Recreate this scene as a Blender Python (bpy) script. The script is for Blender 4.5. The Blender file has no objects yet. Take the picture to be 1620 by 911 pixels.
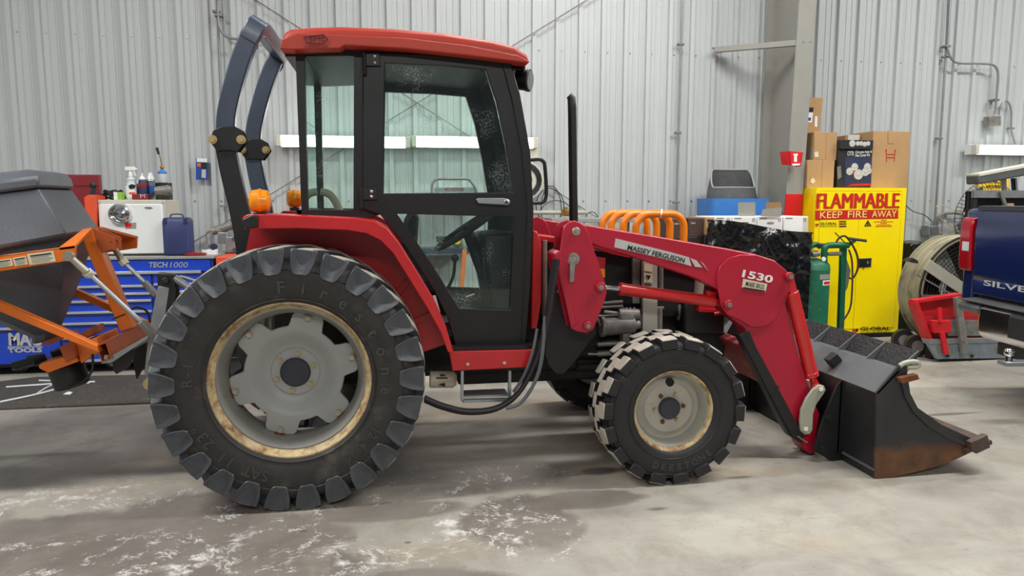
import bpy, bmesh, math, random
from mathutils import Vector, Matrix
from mathutils.geometry import tessellate_polygon
random.seed(7)
SC = bpy.context.scene
COL = SC.collection
R = math.radians
# ------------------------------------------------------------------ camera
F_PX = 1150.0
PITCH, YAW, CAM_H = R(6.85), R(9.7), 1.33
_cb, _sb, _ct, _st = math.cos(YAW), math.sin(YAW), math.cos(PITCH), math.sin(PITCH)
FWD = Vector((_sb*_ct, _cb*_ct, -_st)); RGT = Vector((_cb, -_sb, 0)); UP = RGT.cross(FWD)
cam_data = bpy.data.cameras.new('camera'); cam = bpy.data.objects.new('camera', cam_data); COL.objects.link(cam)
cam_data.sensor_width = 36.0; cam_data.lens = 36.0*F_PX/1620.0
cam_data.clip_start = 0.05; cam_data.clip_end = 100
cam.matrix_world = Matrix(((RGT.x, UP.x, -FWD.x, 0), (RGT.y, UP.y, -FWD.y, 0), (RGT.z, UP.z, -FWD.z, CAM_H), (0, 0, 0, 1)))
SC.camera = cam
# ------------------------------------------------------------------ world and lights
SC.view_settings.view_transform = 'Standard'; SC.view_settings.look = 'None'
SC.view_settings.gamma = 1.0; SC.view_settings.use_curve_mapping = False
SC.view_settings.exposure = 0.24
W = bpy.data.worlds.new('shop_air'); SC.world = W; W.use_nodes = True
W.node_tree.nodes['Background'].inputs[0].default_value = (0.90, 0.96, 1.0, 1)
W.node_tree.nodes['Background'].inputs[1].default_value = 0.17
def area(name, loc, sx, sy, power, aim=None, col=(1.0, 0.975, 0.94)):
    d = bpy.data.lights.new(name, 'AREA'); d.shape = 'RECTANGLE'; d.size = sx; d.size_y = sy
    d.energy = power; d.color = col
    o = bpy.data.objects.new(name, d); COL.objects.link(o); o.location = loc
    if aim is not None:
        o.rotation_euler = (Vector(aim)-Vector(loc)).to_track_quat('-Z', 'Y').to_euler()
    return o
# overhead strip lamps of the shop (above the frame)
area('ceiling_lamp_right', (3.6, 2.5, 4.6), 2.4, 0.3, 150)
area('ceiling_lamp_left', (-3.2, 2.6, 4.6), 2.4, 0.3, 195)
area('ceiling_lamp_near', (0.4, -3.2, 4.4), 4.8, 0.3, 250)
area('ceiling_lamp_back', (1.6, 5.0, 4.9), 2.4, 0.3, 110)
area('ceiling_lamp_far_right', (6.6, 4.2, 4.9), 2.4, 0.3, 150)
# ------------------------------------------------------------------ helpers
def ray(x, y): return FWD + RGT*((x-810.0)/F_PX) - UP*((y-455.5)/F_PX)
def P(x, y, Y):                       # the point of the plane Y that stands at a photograph position
    d = ray(x, y); t = Y/d.y
    return Vector((d.x*t, Y, CAM_H + d.z*t))
def G(x, y, Z=0.0):                   # the same on the level plane Z
    d = ray(x, y); t = (Z-CAM_H)/d.z
    return Vector((d.x*t, d.y*t, Z))
def px(pts, Y): return [(P(a, b, Y).x, P(a, b, Y).z) for a, b in pts]
def lin(c):
    def f(v):
        v /= 255.0
        return v/12.92 if v <= 0.04045 else ((v+0.055)/1.055)**2.4
    return (f(c[0]), f(c[1]), f(c[2]), 1)
MATS = {}
def mat(name, col, rough=0.5, metal=0.0, var=0.12, scale=6.0, bump=0.0, bscale=None, dirt=None, coat=0.0, spec=0.5, rvar=0.0, stretch=None):
    m = bpy.data.materials.new(name); m.use_nodes = True; MATS[name] = m
    nt = m.node_tree; N = nt.nodes; L = nt.links; b = N['Principled BSDF']
    b.inputs['Roughness'].default_value = rough; b.inputs['Metallic'].default_value = metal
    b.inputs['Coat Weight'].default_value = coat; b.inputs['Coat Roughness'].default_value = 0.15
    b.inputs['Specular IOR Level'].default_value = spec
    tc = N.new('ShaderNodeTexCoord'); mp = N.new('ShaderNodeMapping'); L.new(tc.outputs['Object'], mp.inputs['Vector'])
    if stretch: mp.inputs['Scale'].default_value = stretch
    n = N.new('ShaderNodeTexNoise'); n.inputs['Scale'].default_value = scale; n.inputs['Detail'].default_value = 6
    n.inputs['Roughness'].default_value = 0.65
    L.new(mp.outputs[0], n.inputs['Vector'])
    c = lin(col)
    r = N.new('ShaderNodeValToRGB'); L.new(n.outputs['Fac'], r.inputs['Fac'])
    r.color_ramp.elements[0].position = 0.3; r.color_ramp.elements[1].position = 0.72
    r.color_ramp.elements[0].color = tuple(max(0, v*(1-var)) for v in c[:3])+(1,)
    r.color_ramp.elements[1].color = tuple(min(1, v*(1+var)) for v in c[:3])+(1,)
    out = r.outputs['Color']
    if dirt:
        dc, amt, ds = dirt
        n2 = N.new('ShaderNodeTexNoise'); n2.inputs['Scale'].default_value = ds; n2.inputs['Detail'].default_value = 8
        n2.inputs['Roughness'].default_value = 0.7
        L.new(mp.outputs[0], n2.inputs['Vector'])
        r2 = N.new('ShaderNodeValToRGB'); L.new(n2.outputs['Fac'], r2.inputs['Fac'])
        r2.color_ramp.elements[0].position = max(0.02, 0.72-amt*0.45); r2.color_ramp.elements[1].position = max(0.1, 0.88-amt*0.35)
        mx = N.new('ShaderNodeMix'); mx.data_type = 'RGBA'
        L.new(r2.outputs['Color'], mx.inputs['Factor']); L.new(out, mx.inputs[6]); mx.inputs[7].default_value = lin(dc)
        out = mx.outputs[2]
    L.new(out, b.inputs['Base Color'])
    if rvar:
        mr = N.new('ShaderNodeMapRange'); L.new(n.outputs['Fac'], mr.inputs[0])
        mr.inputs[3].default_value = max(0, rough-rvar); mr.inputs[4].default_value = min(1, rough+rvar)
        L.new(mr.outputs[0], b.inputs['Roughness'])
    if bump:
        n3 = N.new('ShaderNodeTexNoise'); n3.inputs['Scale'].default_value = bscale or scale*8; n3.inputs['Detail'].default_value = 4
        L.new(mp.outputs[0], n3.inputs['Vector'])
        bp = N.new('ShaderNodeBump'); bp.inputs['Strength'].default_value = bump; bp.inputs['Distance'].default_value = 0.01
        L.new(n3.outputs['Fac'], bp.inputs['Height']); L.new(bp.outputs[0], b.inputs['Normal'])
    return m
def glass(name, tint, refl=0.06, specks=0.0):
    m = bpy.data.materials.new(name); m.use_nodes = True; nt = m.node_tree; N = nt.nodes; L = nt.links
    N.remove(N['Principled BSDF']); o = N['Material Output']
    t = N.new('ShaderNodeBsdfTransparent'); t.inputs[0].default_value = (*tint, 1)
    g = N.new('ShaderNodeBsdfGlossy'); g.inputs['Roughness'].default_value = 0.03; g.inputs['Color'].default_value = (0.9, 1, 0.97, 1)
    fr = N.new('ShaderNodeFresnel'); fr.inputs[0].default_value = 1.45
    mx = N.new('ShaderNodeMixShader'); L.new(fr.outputs[0], mx.inputs[0]); L.new(t.outputs[0], mx.inputs[1]); L.new(g.outputs[0], mx.inputs[2])
    out = mx.outputs[0]
    if specks:
        tc = N.new('ShaderNodeTexCoord'); v = N.new('ShaderNodeTexNoise'); v.inputs['Scale'].default_value = 130; v.inputs['Detail'].default_value = 3
        L.new(tc.outputs['Object'], v.inputs['Vector'])
        w = N.new('ShaderNodeTexNoise'); w.inputs['Scale'].default_value = 6; L.new(tc.outputs['Object'], w.inputs['Vector'])
        ml = N.new('ShaderNodeMath'); ml.operation = 'MULTIPLY'; L.new(v.outputs['Fac'], ml.inputs[0]); L.new(w.outputs['Fac'], ml.inputs[1])
        rp = N.new('ShaderNodeValToRGB'); rp.color_ramp.elements[0].position = 0.32; rp.color_ramp.elements[1].position = 0.52
        rp.color_ramp.elements[1].color = (specks, specks, specks, 1)
        L.new(ml.outputs[0], rp.inputs[0])
        d = N.new('ShaderNodeBsdfDiffuse'); d.inputs[0].default_value = (0.75, 0.8, 0.78, 1)
        m2 = N.new('ShaderNodeMixShader'); L.new(rp.outputs[0], m2.inputs[0]); L.new(out, m2.inputs[1]); L.new(d.outputs[0], m2.inputs[2]); out = m2.outputs[0]
    L.new(out, o.inputs['Surface']); MATS[name] = m
    return m
def emit(name, col, s):
    m = bpy.data.materials.new(name); m.use_nodes = True; b = m.node_tree.nodes['Principled BSDF']
    b.inputs['Base Color'].default_value = (0.9, 0.9, 0.9, 1)
    b.inputs['Emission Color'].default_value = (*col, 1); b.inputs['Emission Strength'].default_value = s
    MATS[name] = m; return m
class MB:
    def __init__(s): s.v = []; s.f = []; s.mi = []; s.m = 0
    def add(s, vs, fs):
        o = len(s.v); s.v += [tuple(v) for v in vs]
        s.f += [tuple(i+o for i in f) for f in fs]; s.mi += [s.m]*len(fs); return s
    def box(s, x0, x1, y0, y1, z0, z1):
        return s.add([(x, y, z) for x in (x0, x1) for y in (y0, y1) for z in (z0, z1)],
                     [(0, 1, 3, 2), (4, 6, 7, 5), (0, 4, 5, 1), (2, 3, 7, 6), (0, 2, 6, 4), (1, 5, 7, 3)])
    def obox(s, c, size, M=None):
        h = Vector(size)*0.5; M = M or Matrix.Identity(3); c = Vector(c)
        vs = [c + M @ Vector((a*h.x, b*h.y, d*h.z)) for a in (-1, 1) for b in (-1, 1) for d in (-1, 1)]
        return s.add(vs, [(0, 1, 3, 2), (4, 6, 7, 5), (0, 4, 5, 1), (2, 3, 7, 6), (0, 2, 6, 4), (1, 5, 7, 3)])
    def beam(s, p0, p1, w, h, ref=(0, 1, 0)):        # bar from p0 to p1; w along ref, h across
        p0 = Vector(p0); p1 = Vector(p1); d = p1-p0; z = d.normalized(); a = Vector(ref); a = (a-z*a.dot(z)).normalized(); b = z.cross(a)
        return s.obox((p0+p1)/2, (w, h, d.length), Matrix((a, b, z)).transposed())
    def prism(s, pts, y0, y1, holes=()):             # (x, z) outline carried from y0 to y1
        if not holes:
            n = len(pts)
            return s.add([(x, y0, z) for x, z in pts]+[(x, y1, z) for x, z in pts],
                         [tuple(range(n)), tuple(range(2*n-1, n-1, -1))]+[(i, (i+1) % n, n+(i+1) % n, n+i) for i in range(n)])
        loops = [pts]+list(holes); allp = [q for l in loops for q in l]; n = len(allp)
        tri = tessellate_polygon([[Vector((x, z, 0)) for x, z in l] for l in loops])
        fs = [tuple(t) for t in tri]+[tuple(i+n for i in reversed(t)) for t in tri]; k = 0
        for l in loops:
            m = len(l); fs += [(k+i, k+(i+1) % m, n+k+(i+1) % m, n+k+i) for i in range(m)]; k += m
        return s.add([(x, y0, z) for x, z in allp]+[(x, y1, z) for x, z in allp], fs)
    def pp(s, pts, y0, y1, holes=(), yt=None):       # prism whose outline is read off the photograph at plane y0 (or yt)
        t = y0 if yt is None else yt
        return s.prism(px(pts, t), y0, y1, [px(h, t) for h in holes])
    def ring(s, c, a, b, r, n): return [c + a*(r*math.cos(2*math.pi*i/n)) + b*(r*math.sin(2*math.pi*i/n)) for i in range(n)]
    def loft(s, rings, cap=True, closed=False):
        n = len(rings[0]); fs = []; K = len(rings)
        for k in range(K-1+(1 if closed else 0)):
            a = k*n; b = ((k+1) % K)*n
            fs += [(a+i, a+(i+1) % n, b+(i+1) % n, b+i) for i in range(n)]
        if cap and not closed: fs += [tuple(range(n-1, -1, -1)), tuple((K-1)*n+i for i in range(n))]
        return s.add([v for r in rings for v in r], fs)
    def tube(s, path, r, n=8, closed=False):
        path = [Vector(p) for p in path]; K = len(path); rs = r if isinstance(r, (list, tuple)) else [r]*K; rings = []; a = None
        for i, p in enumerate(path):
            if closed: t = (path[(i+1) % K]-path[i-1]).normalized()
            else: t = (path[min(i+1, K-1)]-path[max(i-1, 0)]).normalized()
            if a is None:
                a = Vector((0, 1, 0)) if abs(t.y) < 0.9 else Vector((1, 0, 0))
            a = (a-t*a.dot(t)).normalized(); rings.append(s.ring(p, a, t.cross(a), rs[i], n))
        return s.loft(rings, True, closed)
    def cyl(s, p0, p1, r0, r1=None, n=16): return s.tube([p0, p1], [r0, r0 if r1 is None else r1], n)
    def lathe(s, prof, o, ax=(0, 0, 1), n=32, closed=False):      # prof: (radius, along axis)
        ax = Vector(ax).normalized(); o = Vector(o); a = Vector((1, 0, 0)) if abs(ax.x) < 0.9 else Vector((0, 0, 1))
        a = (a-ax*a.dot(ax)).normalized(); b = ax.cross(a)
        rings = [s.ring(o+ax*h, a, b, max(r, 1e-4), n) for r, h in prof]
        return s.loft(rings, not closed, closed)
    def ball(s, c, r, n=12, m=8):
        r = (r, r, r) if not isinstance(r, (tuple, list)) else r; c = Vector(c)
        rings = [[c+Vector((r[0]*math.sin(math.pi*k/m)*math.cos(2*math.pi*i/n), r[1]*math.sin(math.pi*k/m)*math.sin(2*math.pi*i/n), r[2]*math.cos(math.pi*k/m))) for i in range(n)] for k in range(1, m)]
        k0 = len(s.v); s.loft(rings, True); return s
    def build(s, name, mats, parent=None, bevel=0.0, angle=35, seg=2, smooth=True):
        me = bpy.data.meshes.new(name); me.from_pydata(s.v, [], s.f)
        bm = bmesh.new(); bm.from_mesh(me); bmesh.ops.recalc_face_normals(bm, faces=bm.faces); bm.to_mesh(me); bm.free()
        mats = mats if isinstance(mats, (list, tuple)) else [mats]
        for m in mats: me.materials.append(MATS[m])
        if len(mats) > 1: me.polygons.foreach_set('material_index', s.mi)
        if smooth:
            me.polygons.foreach_set('use_smooth', [True]*len(me.polygons)); me.set_sharp_from_angle(angle=R(angle))
        me.update()
        return place(name, me, parent, bevel, seg)
def place(name, me, parent=None, bevel=0.0, seg=2, loc=None):
    o = bpy.data.objects.new(name, me); COL.objects.link(o)
    if parent is not None: hang(o, parent)
    if loc is not None: o.location = loc
    if bevel:
        b = o.modifiers.new('bevel', 'BEVEL'); b.width = bevel; b.segments = seg; b.limit_method = 'ANGLE'; b.angle_limit = R(40)
    return o
def hang(o, parent):
    o.parent = parent
    if parent.type == 'EMPTY': o.matrix_parent_inverse = Matrix.Translation(-Vector(parent.location))
def tag(o, label=None, cat=None, group=None, kind=None):
    for k, v in (('label', label), ('category', cat), ('group', group), ('kind', kind)):
        if v: o[k] = v
    return o
def thing(name, label, cat, loc=(0, 0, 0), group=None):
    o = bpy.data.objects.new(name, None); COL.objects.link(o); o.location = loc; o.empty_display_size = 0.1
    return tag(o, label, cat, group)
def text_mesh(body, bold=0.0, shear=0.0, depth=0.001):
    cu = bpy.data.curves.new('lettering', 'FONT'); cu.body = body; cu.offset = bold; cu.shear = shear; cu.resolution_u = 3
    ob = bpy.data.objects.new('lettering', cu); COL.objects.link(ob)
    dg = bpy.context.evaluated_depsgraph_get(); me = bpy.data.meshes.new_from_object(ob.evaluated_get(dg), depsgraph=dg)
    bpy.data.objects.remove(ob); bpy.data.curves.remove(cu); return me
def fit_text(body, p0, p1, h, m, parent, bold=0.0, shear=0.0, up=None, lift=0.002, name='lettering', fat=0.0):
    # writing between two baseline ends p0 -> p1, letters h tall, raised by lift towards the reader
    p0 = Vector(p0); p1 = Vector(p1); ex = (p1-p0); w = ex.length; ex.normalize()
    up = Vector(up or (0, 0, 1)); up = (up-ex*up.dot(ex)).normalized(); nz = ex.cross(up)
    me = text_mesh(body, bold, shear)
    xs = [v.co.x for v in me.vertices]; ys = [v.co.y for v in me.vertices]
    sx = w/max(1e-6, max(xs)-min(xs)); sy = h/max(1e-6, max(ys)-min(ys)); x0 = min(xs); y0 = min(ys)
    for v in me.vertices:
        v.co = p0+ex*((v.co.x-x0)*sx)+up*((v.co.y-y0)*sy)+nz*lift
    if fat:                                            # heavier strokes: side by side copies of the letters
        vs = [v.co.copy() for v in me.vertices]; fs = [tuple(p.vertices) for p in me.polygons]; b = MB()
        for k in (-1, -0.5, 0, 0.5, 1): b.add([v+ex*(fat*k)+nz*(0.0002*(k+1)) for v in vs], fs)
        bpy.data.meshes.remove(me); me = bpy.data.meshes.new(name); me.from_pydata(b.v, [], b.f)
    me.materials.clear(); me.materials.append(MATS[m])
    o = bpy.data.objects.new(name, me); COL.objects.link(o)
    if parent is not None: hang(o, parent)
    return o
def ptext(body, a, b, h, Y, m, parent, **k):          # the same with photograph ends on plane Y, h in photograph pixels
    s = (P(a[0], a[1]-h, Y)-P(a[0], a[1], Y)).length
    return fit_text(body, P(a[0], a[1], Y), P(b[0], b[1], Y), s, m, parent, **k)
def arc_text(chars, c, Y, rad, a0, a1, h, m, parent, out=True):
    # raised letters round a wheel centre c = (x, z), facing -Y; angles in degrees, tops outwards
    n = len(chars); k0 = 0
    for i, ch in enumerate(chars):
        if ch == ' ': continue
        me = text_mesh(ch, 0.02)
        if not len(me.vertices): continue
        xs = [v.co.x for v in me.vertices]; cx = (min(xs)+max(xs))/2
        t = R(a0+(a1-a0)*i/max(1, n-1)); er = Vector((math.cos(t), 0, math.sin(t))); ex = Vector((math.sin(t), 0, -math.cos(t)))
        if not out: er = -er; ex = -ex
        vs = []; o = 0; s = h/0.7
        for v in me.vertices:
            q = Vector((c[0], Y, c[1]))+Vector((math.cos(t), 0, math.sin(t)))*rad+ex*((v.co.x-cx)*s)+er*((v.co.y-0.35)*s)
            vs.append(q)
        fs = [tuple(p.vertices) for p in me.polygons]
        bpy.data.meshes.remove(me)
        b = MB(); b.add([tuple(v) for v in vs], fs)
        ob = b.build('letter', m, parent, smooth=False)
        sd = ob.modifiers.new('solid', 'SOLIDIFY'); sd.thickness = 0.003
def sub(parts): pass
def smoothstep(a, b, x):
    t = min(1, max(0, (x-a)/(b-a))); return t*t*(3-2*t)
def catmull(pts, k=6):
    pts = [Vector(p) for p in pts]; out = []
    for i in range(len(pts)-1):
        p0 = pts[max(0, i-1)]; p1 = pts[i]; p2 = pts[i+1]; p3 = pts[min(len(pts)-1, i+2)]
        for j in range(k):
            t = j/k
            out.append(0.5*((2*p1)+(p2-p0)*t+(2*p0-5*p1+4*p2-p3)*t*t+(3*p1-p0-3*p2+p3)*t**3))
    return out+[pts[-1]]
def dup(root, off, label=None):
    r = root.copy(); COL.objects.link(r); r.location = Vector(root.location)+Vector(off)
    if label: r['label'] = label
    for ch in list(root.children):
        c = ch.copy(); COL.objects.link(c); c.parent = r
        for g in list(ch.children):
            d = g.copy(); COL.objects.link(d); d.parent = c
    return r
# ------------------------------------------------------------------ materials
mat('wall_paint', (188, 193, 193), 0.42, var=0.05, scale=1.4, dirt=((150, 148, 140), 0.12, 5), stretch=(1, 1, 0.25))
mat('steel_paint_grey', (150, 149, 142), 0.45, var=0.05)
mat('column_red', (214, 24, 32), 0.45)
mat('tractor_red', (196, 28, 34), 0.38, var=0.10, scale=4, dirt=((120, 70, 60), 0.08, 9), coat=0.25)
mat('loader_red', (176, 17, 47), 0.42, var=0.10, scale=4, dirt=((120, 50, 56), 0.1, 11), coat=0.2)
mat('roof_red', (176, 54, 36), 0.48, var=0.06, scale=3)
mat('dusty_red', (160, 60, 58), 0.7, dirt=((170, 140, 126), 0.4, 6))
mat('cab_black', (17, 17, 19), 0.42, var=0.2)
mat('black_paint', (26, 26, 28), 0.45, var=0.25, dirt=((90, 88, 84), 0.1, 14))
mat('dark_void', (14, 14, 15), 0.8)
mat('rubber', (46, 44, 42), 0.6, var=0.25, scale=9, bump=0.15, bscale=160, dirt=((88, 82, 73), 0.4, 5))
mat('rubber_letters', (64, 61, 57), 0.45)
mat('rubber_lug', (72, 75, 80), 0.36, var=0.3, scale=10, dirt=((120, 116, 108), 0.15, 18))
mat('rubber_dust', (168, 160, 148), 0.85, var=0.2, scale=20, dirt=((96, 92, 86), 0.25, 25))
mat('front_rubber', (31, 31, 33), 0.55, var=0.2, scale=9, dirt=((70, 67, 62), 0.15, 7))
mat('wheel_grey', (156, 157, 154), 0.45, var=0.06, dirt=((96, 84, 70), 0.1, 16))
mat('rim_grey', (134, 134, 128), 0.5, var=0.1, dirt=((126, 92, 56), 0.3, 22))
mat('rim_cream', (196, 176, 134), 0.6, var=0.2, scale=14, dirt=((120, 74, 36), 0.62, 18))
mat('front_rim', (168, 166, 154), 0.5, var=0.1, dirt=((120, 92, 60), 0.25, 18))
mat('rust', (116, 66, 36), 0.8, var=0.4, scale=20)
mat('hub_black', (44, 48, 58), 0.4, var=0.2)
mat('zinc', (176, 172, 158), 0.4, metal=0.7, var=0.15)
mat('bolt_yellow', (186, 166, 116), 0.45, metal=0.5)
mat('chrome', (220, 222, 224), 0.12, metal=1.0, var=0.03)
mat('steel', (160, 166, 170), 0.38, metal=0.75, var=0.15, dirt=((110, 100, 90), 0.15, 14))
mat('rops_blue', (66, 76, 94), 0.36, var=0.14, scale=7, coat=0.2, dirt=((100, 104, 110), 0.08, 16))
mat('amber', (255, 150, 10), 0.25, var=0.12, scale=25, coat=0.5)
mat('tail_red', (160, 10, 26), 0.2, coat=0.6)
mat('decal_silver', (190, 190, 186), 0.4, var=0.06)
mat('ink_black', (20, 20, 22), 0.5)
mat('ink_dark_red', (84, 22, 22), 0.6)
mat('white_print', (232, 232, 228), 0.5, var=0.03)
mat('label_cream', (214, 208, 180), 0.5, var=0.04)
mat('link_grey', (164, 166, 150), 0.5, var=0.1, dirt=((80, 70, 60), 0.25, 30))
mat('hose', (30, 30, 32), 0.5)
mat('hose_grey', (84, 88, 94), 0.45)
mat('cast_iron', (132, 130, 124), 0.5, metal=0.25, var=0.3, scale=18, dirt=((52, 48, 44), 0.3, 14))
mat('engine_dark', (30, 29, 28), 0.6, var=0.4, scale=14, dirt=((70, 60, 50), 0.2, 12))
mat('seat_black', (36, 36, 40), 0.6)
mat('bucket_black', (34, 35, 37), 0.36, var=0.25, scale=5, dirt=((112, 108, 104), 0.14, 12))
mat('bucket_rough', (36, 36, 38), 0.6, var=0.4, scale=30, bump=0.7, bscale=60)
mat('galv', (150, 154, 156), 0.4, metal=0.5, var=0.15, scale=14)
glass('cab_glass', (0.93, 0.99, 0.965), specks=0.30)
mat('sign_red', (196, 40, 28), 0.45, var=0.03)
mat('sign_cream', (250, 226, 130), 0.5, var=0.02)
mat('sign_yellow', (244, 200, 40), 0.45, var=0.04)
mat('kit_print', (54, 58, 84), 0.35, var=0.25, scale=12)
mat('tank_green', (22, 104, 76), 0.5, var=0.15, scale=9, dirt=((150, 176, 160), 0.28, 26))
mat('tank_green_clean', (14, 94, 64), 0.4, var=0.1)
mat('hose_brown', (54, 42, 34), 0.5)
mat('film_black', (14, 14, 15), 0.14, var=0.3, bump=1.0, bscale=22, spec=0.7)
mat('brown_carton', (74, 54, 48), 0.5, var=0.1)
mat('brown_carton_dark', (48, 36, 32), 0.4, var=0.3)
mat('tub_blue', (58, 122, 196), 0.4, var=0.1, dirt=((150, 180, 206), 0.2, 14))
mat('old_rubber', (82, 84, 86), 0.75, var=0.2, scale=14, dirt=((140, 138, 132), 0.2, 20))
mat('cage_orange', (236, 128, 10), 0.32, var=0.05, coat=0.3)
mat('drum_cream', (146, 141, 116), 0.5, var=0.18, scale=5, dirt=((84, 80, 60), 0.45, 6))
mat('plough_red', (206, 34, 42), 0.42, var=0.08, dirt=((150, 80, 80), 0.15, 12))
mat('plough_red_worn', (170, 40, 46), 0.55, var=0.15, dirt=((110, 90, 88), 0.35, 14))
mat('scraper_steel', (140, 152, 160), 0.4, metal=0.4, var=0.2, scale=8, dirt=((90, 90, 88), 0.3, 12))
mat('truck_blue', (18, 34, 84), 0.2, var=0.06, coat=0.8)
mat('truck_letters', (214, 218, 222), 0.3, metal=0.3, var=0.02)
mat('bent_trim', (96, 98, 100), 0.4, metal=0.3, var=0.25, dirt=((40, 40, 42), 0.4, 16))
mat('wire_tan', (206, 180, 128), 0.6)
# ------------------------------------------------------------------ floor
def floor_material():
    m = bpy.data.materials.new('concrete'); m.use_nodes = True; MATS['concrete'] = m
    nt = m.node_tree; N = nt.nodes; L = nt.links; b = N['Principled BSDF']; b.inputs['Roughness'].default_value = 0.6
    tc = N.new('ShaderNodeTexCoord')
    def noise(scale, detail=6, rough=0.6, dist=0.0, st=None):
        n = N.new('ShaderNodeTexNoise'); n.inputs['Scale'].default_value = scale; n.inputs['Detail'].default_value = detail
        n.inputs['Roughness'].default_value = rough; n.inputs['Distortion'].default_value = dist
        if st:
            mp = N.new('ShaderNodeMapping'); mp.inputs['Scale'].default_value = st; L.new(tc.outputs['Object'], mp.inputs[0]); L.new(mp.outputs[0], n.inputs['Vector'])
        else: L.new(tc.outputs['Object'], n.inputs['Vector'])
        return n
    def mth(op, a, c=None):
        q = N.new('ShaderNodeMath'); q.operation = op
        for i, s in enumerate((a, c)):
            if s is None: continue
            if isinstance(s, (int, float)): q.inputs[i].default_value = s
            else: L.new(s, q.inputs[i])
        return q.outputs[0]
    def ramp(s, lo, hi, v0=0.0, v1=1.0):
        q = N.new('ShaderNodeMapRange'); q.interpolation_type = 'SMOOTHSTEP'; L.new(s, q.inputs[0])
        q.inputs[1].default_value = lo; q.inputs[2].default_value = hi; q.inputs[3].default_value = v0; q.inputs[4].default_value = v1
        return q.outputs[0]
    def mix(fac, a, c):
        q = N.new('ShaderNodeMix'); q.data_type = 'RGBA'
        L.new(fac, q.inputs[0]) if not isinstance(fac, float) else None
        for i, s in ((6, a), (7, c)):
            if isinstance(s, tuple): q.inputs[i].default_value = s
            else: L.new(s, q.inputs[i])
        return q.outputs[2]
    wob = noise(2.2, 5, 0.6).outputs['Fac']; wob2 = noise(9, 5, 0.7).outputs['Fac']
    def blob(cx, cy, rx, ry, rot=0.0, soft=0.25, amp=1.1):
        mp = N.new('ShaderNodeMapping'); mp.vector_type = 'TEXTURE'
        mp.inputs['Location'].default_value = (cx, cy, 0); mp.inputs['Rotation'].default_value = (0, 0, rot); mp.inputs['Scale'].default_value = (rx, ry, 1)
        L.new(tc.outputs['Object'], mp.inputs[0]); ln = N.new('ShaderNodeVectorMath'); ln.operation = 'LENGTH'; L.new(mp.outputs[0], ln.inputs[0])
        d = mth('ADD', ln.outputs['Value'], mth('MULTIPLY', mth('SUBTRACT', wob, 0.5), amp*1.6))
        d = mth('ADD', d, mth('MULTIPLY', mth('SUBTRACT', wob2, 0.5), amp*0.9))
        return ramp(d, 1.0-soft*0.5, 1.0+soft*0.5, 1.0, 0.0)
    big = noise(0.9, 7, 0.62).outputs['Fac']; mid = noise(3.2, 8, 0.7, 0.4).outputs['Fac']; fine = noise(60, 4, 0.6).outputs['Fac']
    streak = noise(1.3, 6, 0.65, 0.3, (0.35, 1.9, 1)).outputs['Fac']
    col = mix(ramp(big, 0.32, 0.68), lin((146, 141, 132)), lin((174, 171, 160)))
    col = mix(ramp(mid, 0.42, 0.72, 0.0, 0.75), col, lin((130, 124, 113)))
    col = mix(ramp(streak, 0.5, 0.72, 0.0, 0.45), col, lin((124, 119, 111)))
    col = mix(ramp(fine, 0.55, 0.8, 0.0, 0.25), col, lin((110, 104, 98)))
    warm = noise(1.1, 5, 0.6, 0.4, (0.5, 1.6, 1)).outputs['Fac']
    col = mix(ramp(warm, 0.5, 0.68, 0.0, 0.4), col, lin((164, 141, 110)))
    scr = noise(5, 8, 0.78, 0.2, (0.5, 3.2, 1)).outputs['Fac']
    col = mix(ramp(scr, 0.58, 0.7, 0.0, 0.55), col, lin((112, 104, 95)))
    spk = noise(26, 5, 0.75).outputs['Fac']
    col = mix(ramp(spk, 0.6, 0.72, 0.0, 0.5), col, lin((96, 88, 80)))
    # damp stains
    stains = None
    for a in STAINS:
        s = blob(*a); stains = s if stains is None else mth('MAXIMUM', stains, s)
    dk = mix(ramp(mid, 0.35, 0.7), lin((104, 97, 90)), lin((130, 123, 115)))
    col = mix(mth('MULTIPLY', stains, mth('ADD', 0.45, mth('MULTIPLY', big, 0.75))), col, dk)
    # dried salt: thin crusted veins inside their own patches
    ridge = noise(2.4, 9, 0.72, 0.5).outputs['Fac']; ridge2 = noise(6.5, 8, 0.72, 0.6).outputs['Fac']
    def thin(r, w): return ramp(mth('ABSOLUTE', mth('SUBTRACT', r, 0.5)), 0.0, w, 1.0, 0.0)
    brk = noise(11, 6, 0.7).outputs['Fac']
    vein = mth('MAXIMUM', mth('MULTIPLY', thin(ridge, 0.016), ramp(brk, 0.44, 0.56)), mth('MULTIPLY', thin(ridge2, 0.02), ramp(brk, 0.52, 0.64, 0.0, 0.8)))
    salts = None
    for a in SALTS:
        s = blob(*a); salts = s if salts is None else mth('MAXIMUM', salts, s)
    col = mix(mth('MULTIPLY', mth('MULTIPLY', salts, vein), 0.8), col, lin((228, 226, 222)))
    core = None
    for a in SALT_CORES:
        s = blob(*a); core = s if core is None else mth('MAXIMUM', core, s)
    col = mix(mth('MULTIPLY', mth('MULTIPLY', core, ramp(brk, 0.46, 0.62)), 0.7), col, lin((226, 224, 220)))
    # small oily spots, and a painted dark streak for the truck's shadow edge
    oil_shadow = None
    for a in OIL_SHADOW:
        s = blob(*a); oil_shadow = s if oil_shadow is None else mth('MAXIMUM', oil_shadow, s)
    col = mix(mth('MULTIPLY', oil_shadow, 0.7), col, lin((84, 78, 74)))
    L.new(col, b.inputs['Base Color'])
    L.new(mth('SUBTRACT', 0.62, mth('MULTIPLY', stains, 0.16)), b.inputs['Roughness'])
    bp = N.new('ShaderNodeBump'); bp.inputs['Strength'].default_value = 0.25; bp.inputs['Distance'].default_value = 0.01
    L.new(mid, bp.inputs['Height']); L.new(bp.outputs[0], b.inputs['Normal'])
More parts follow.
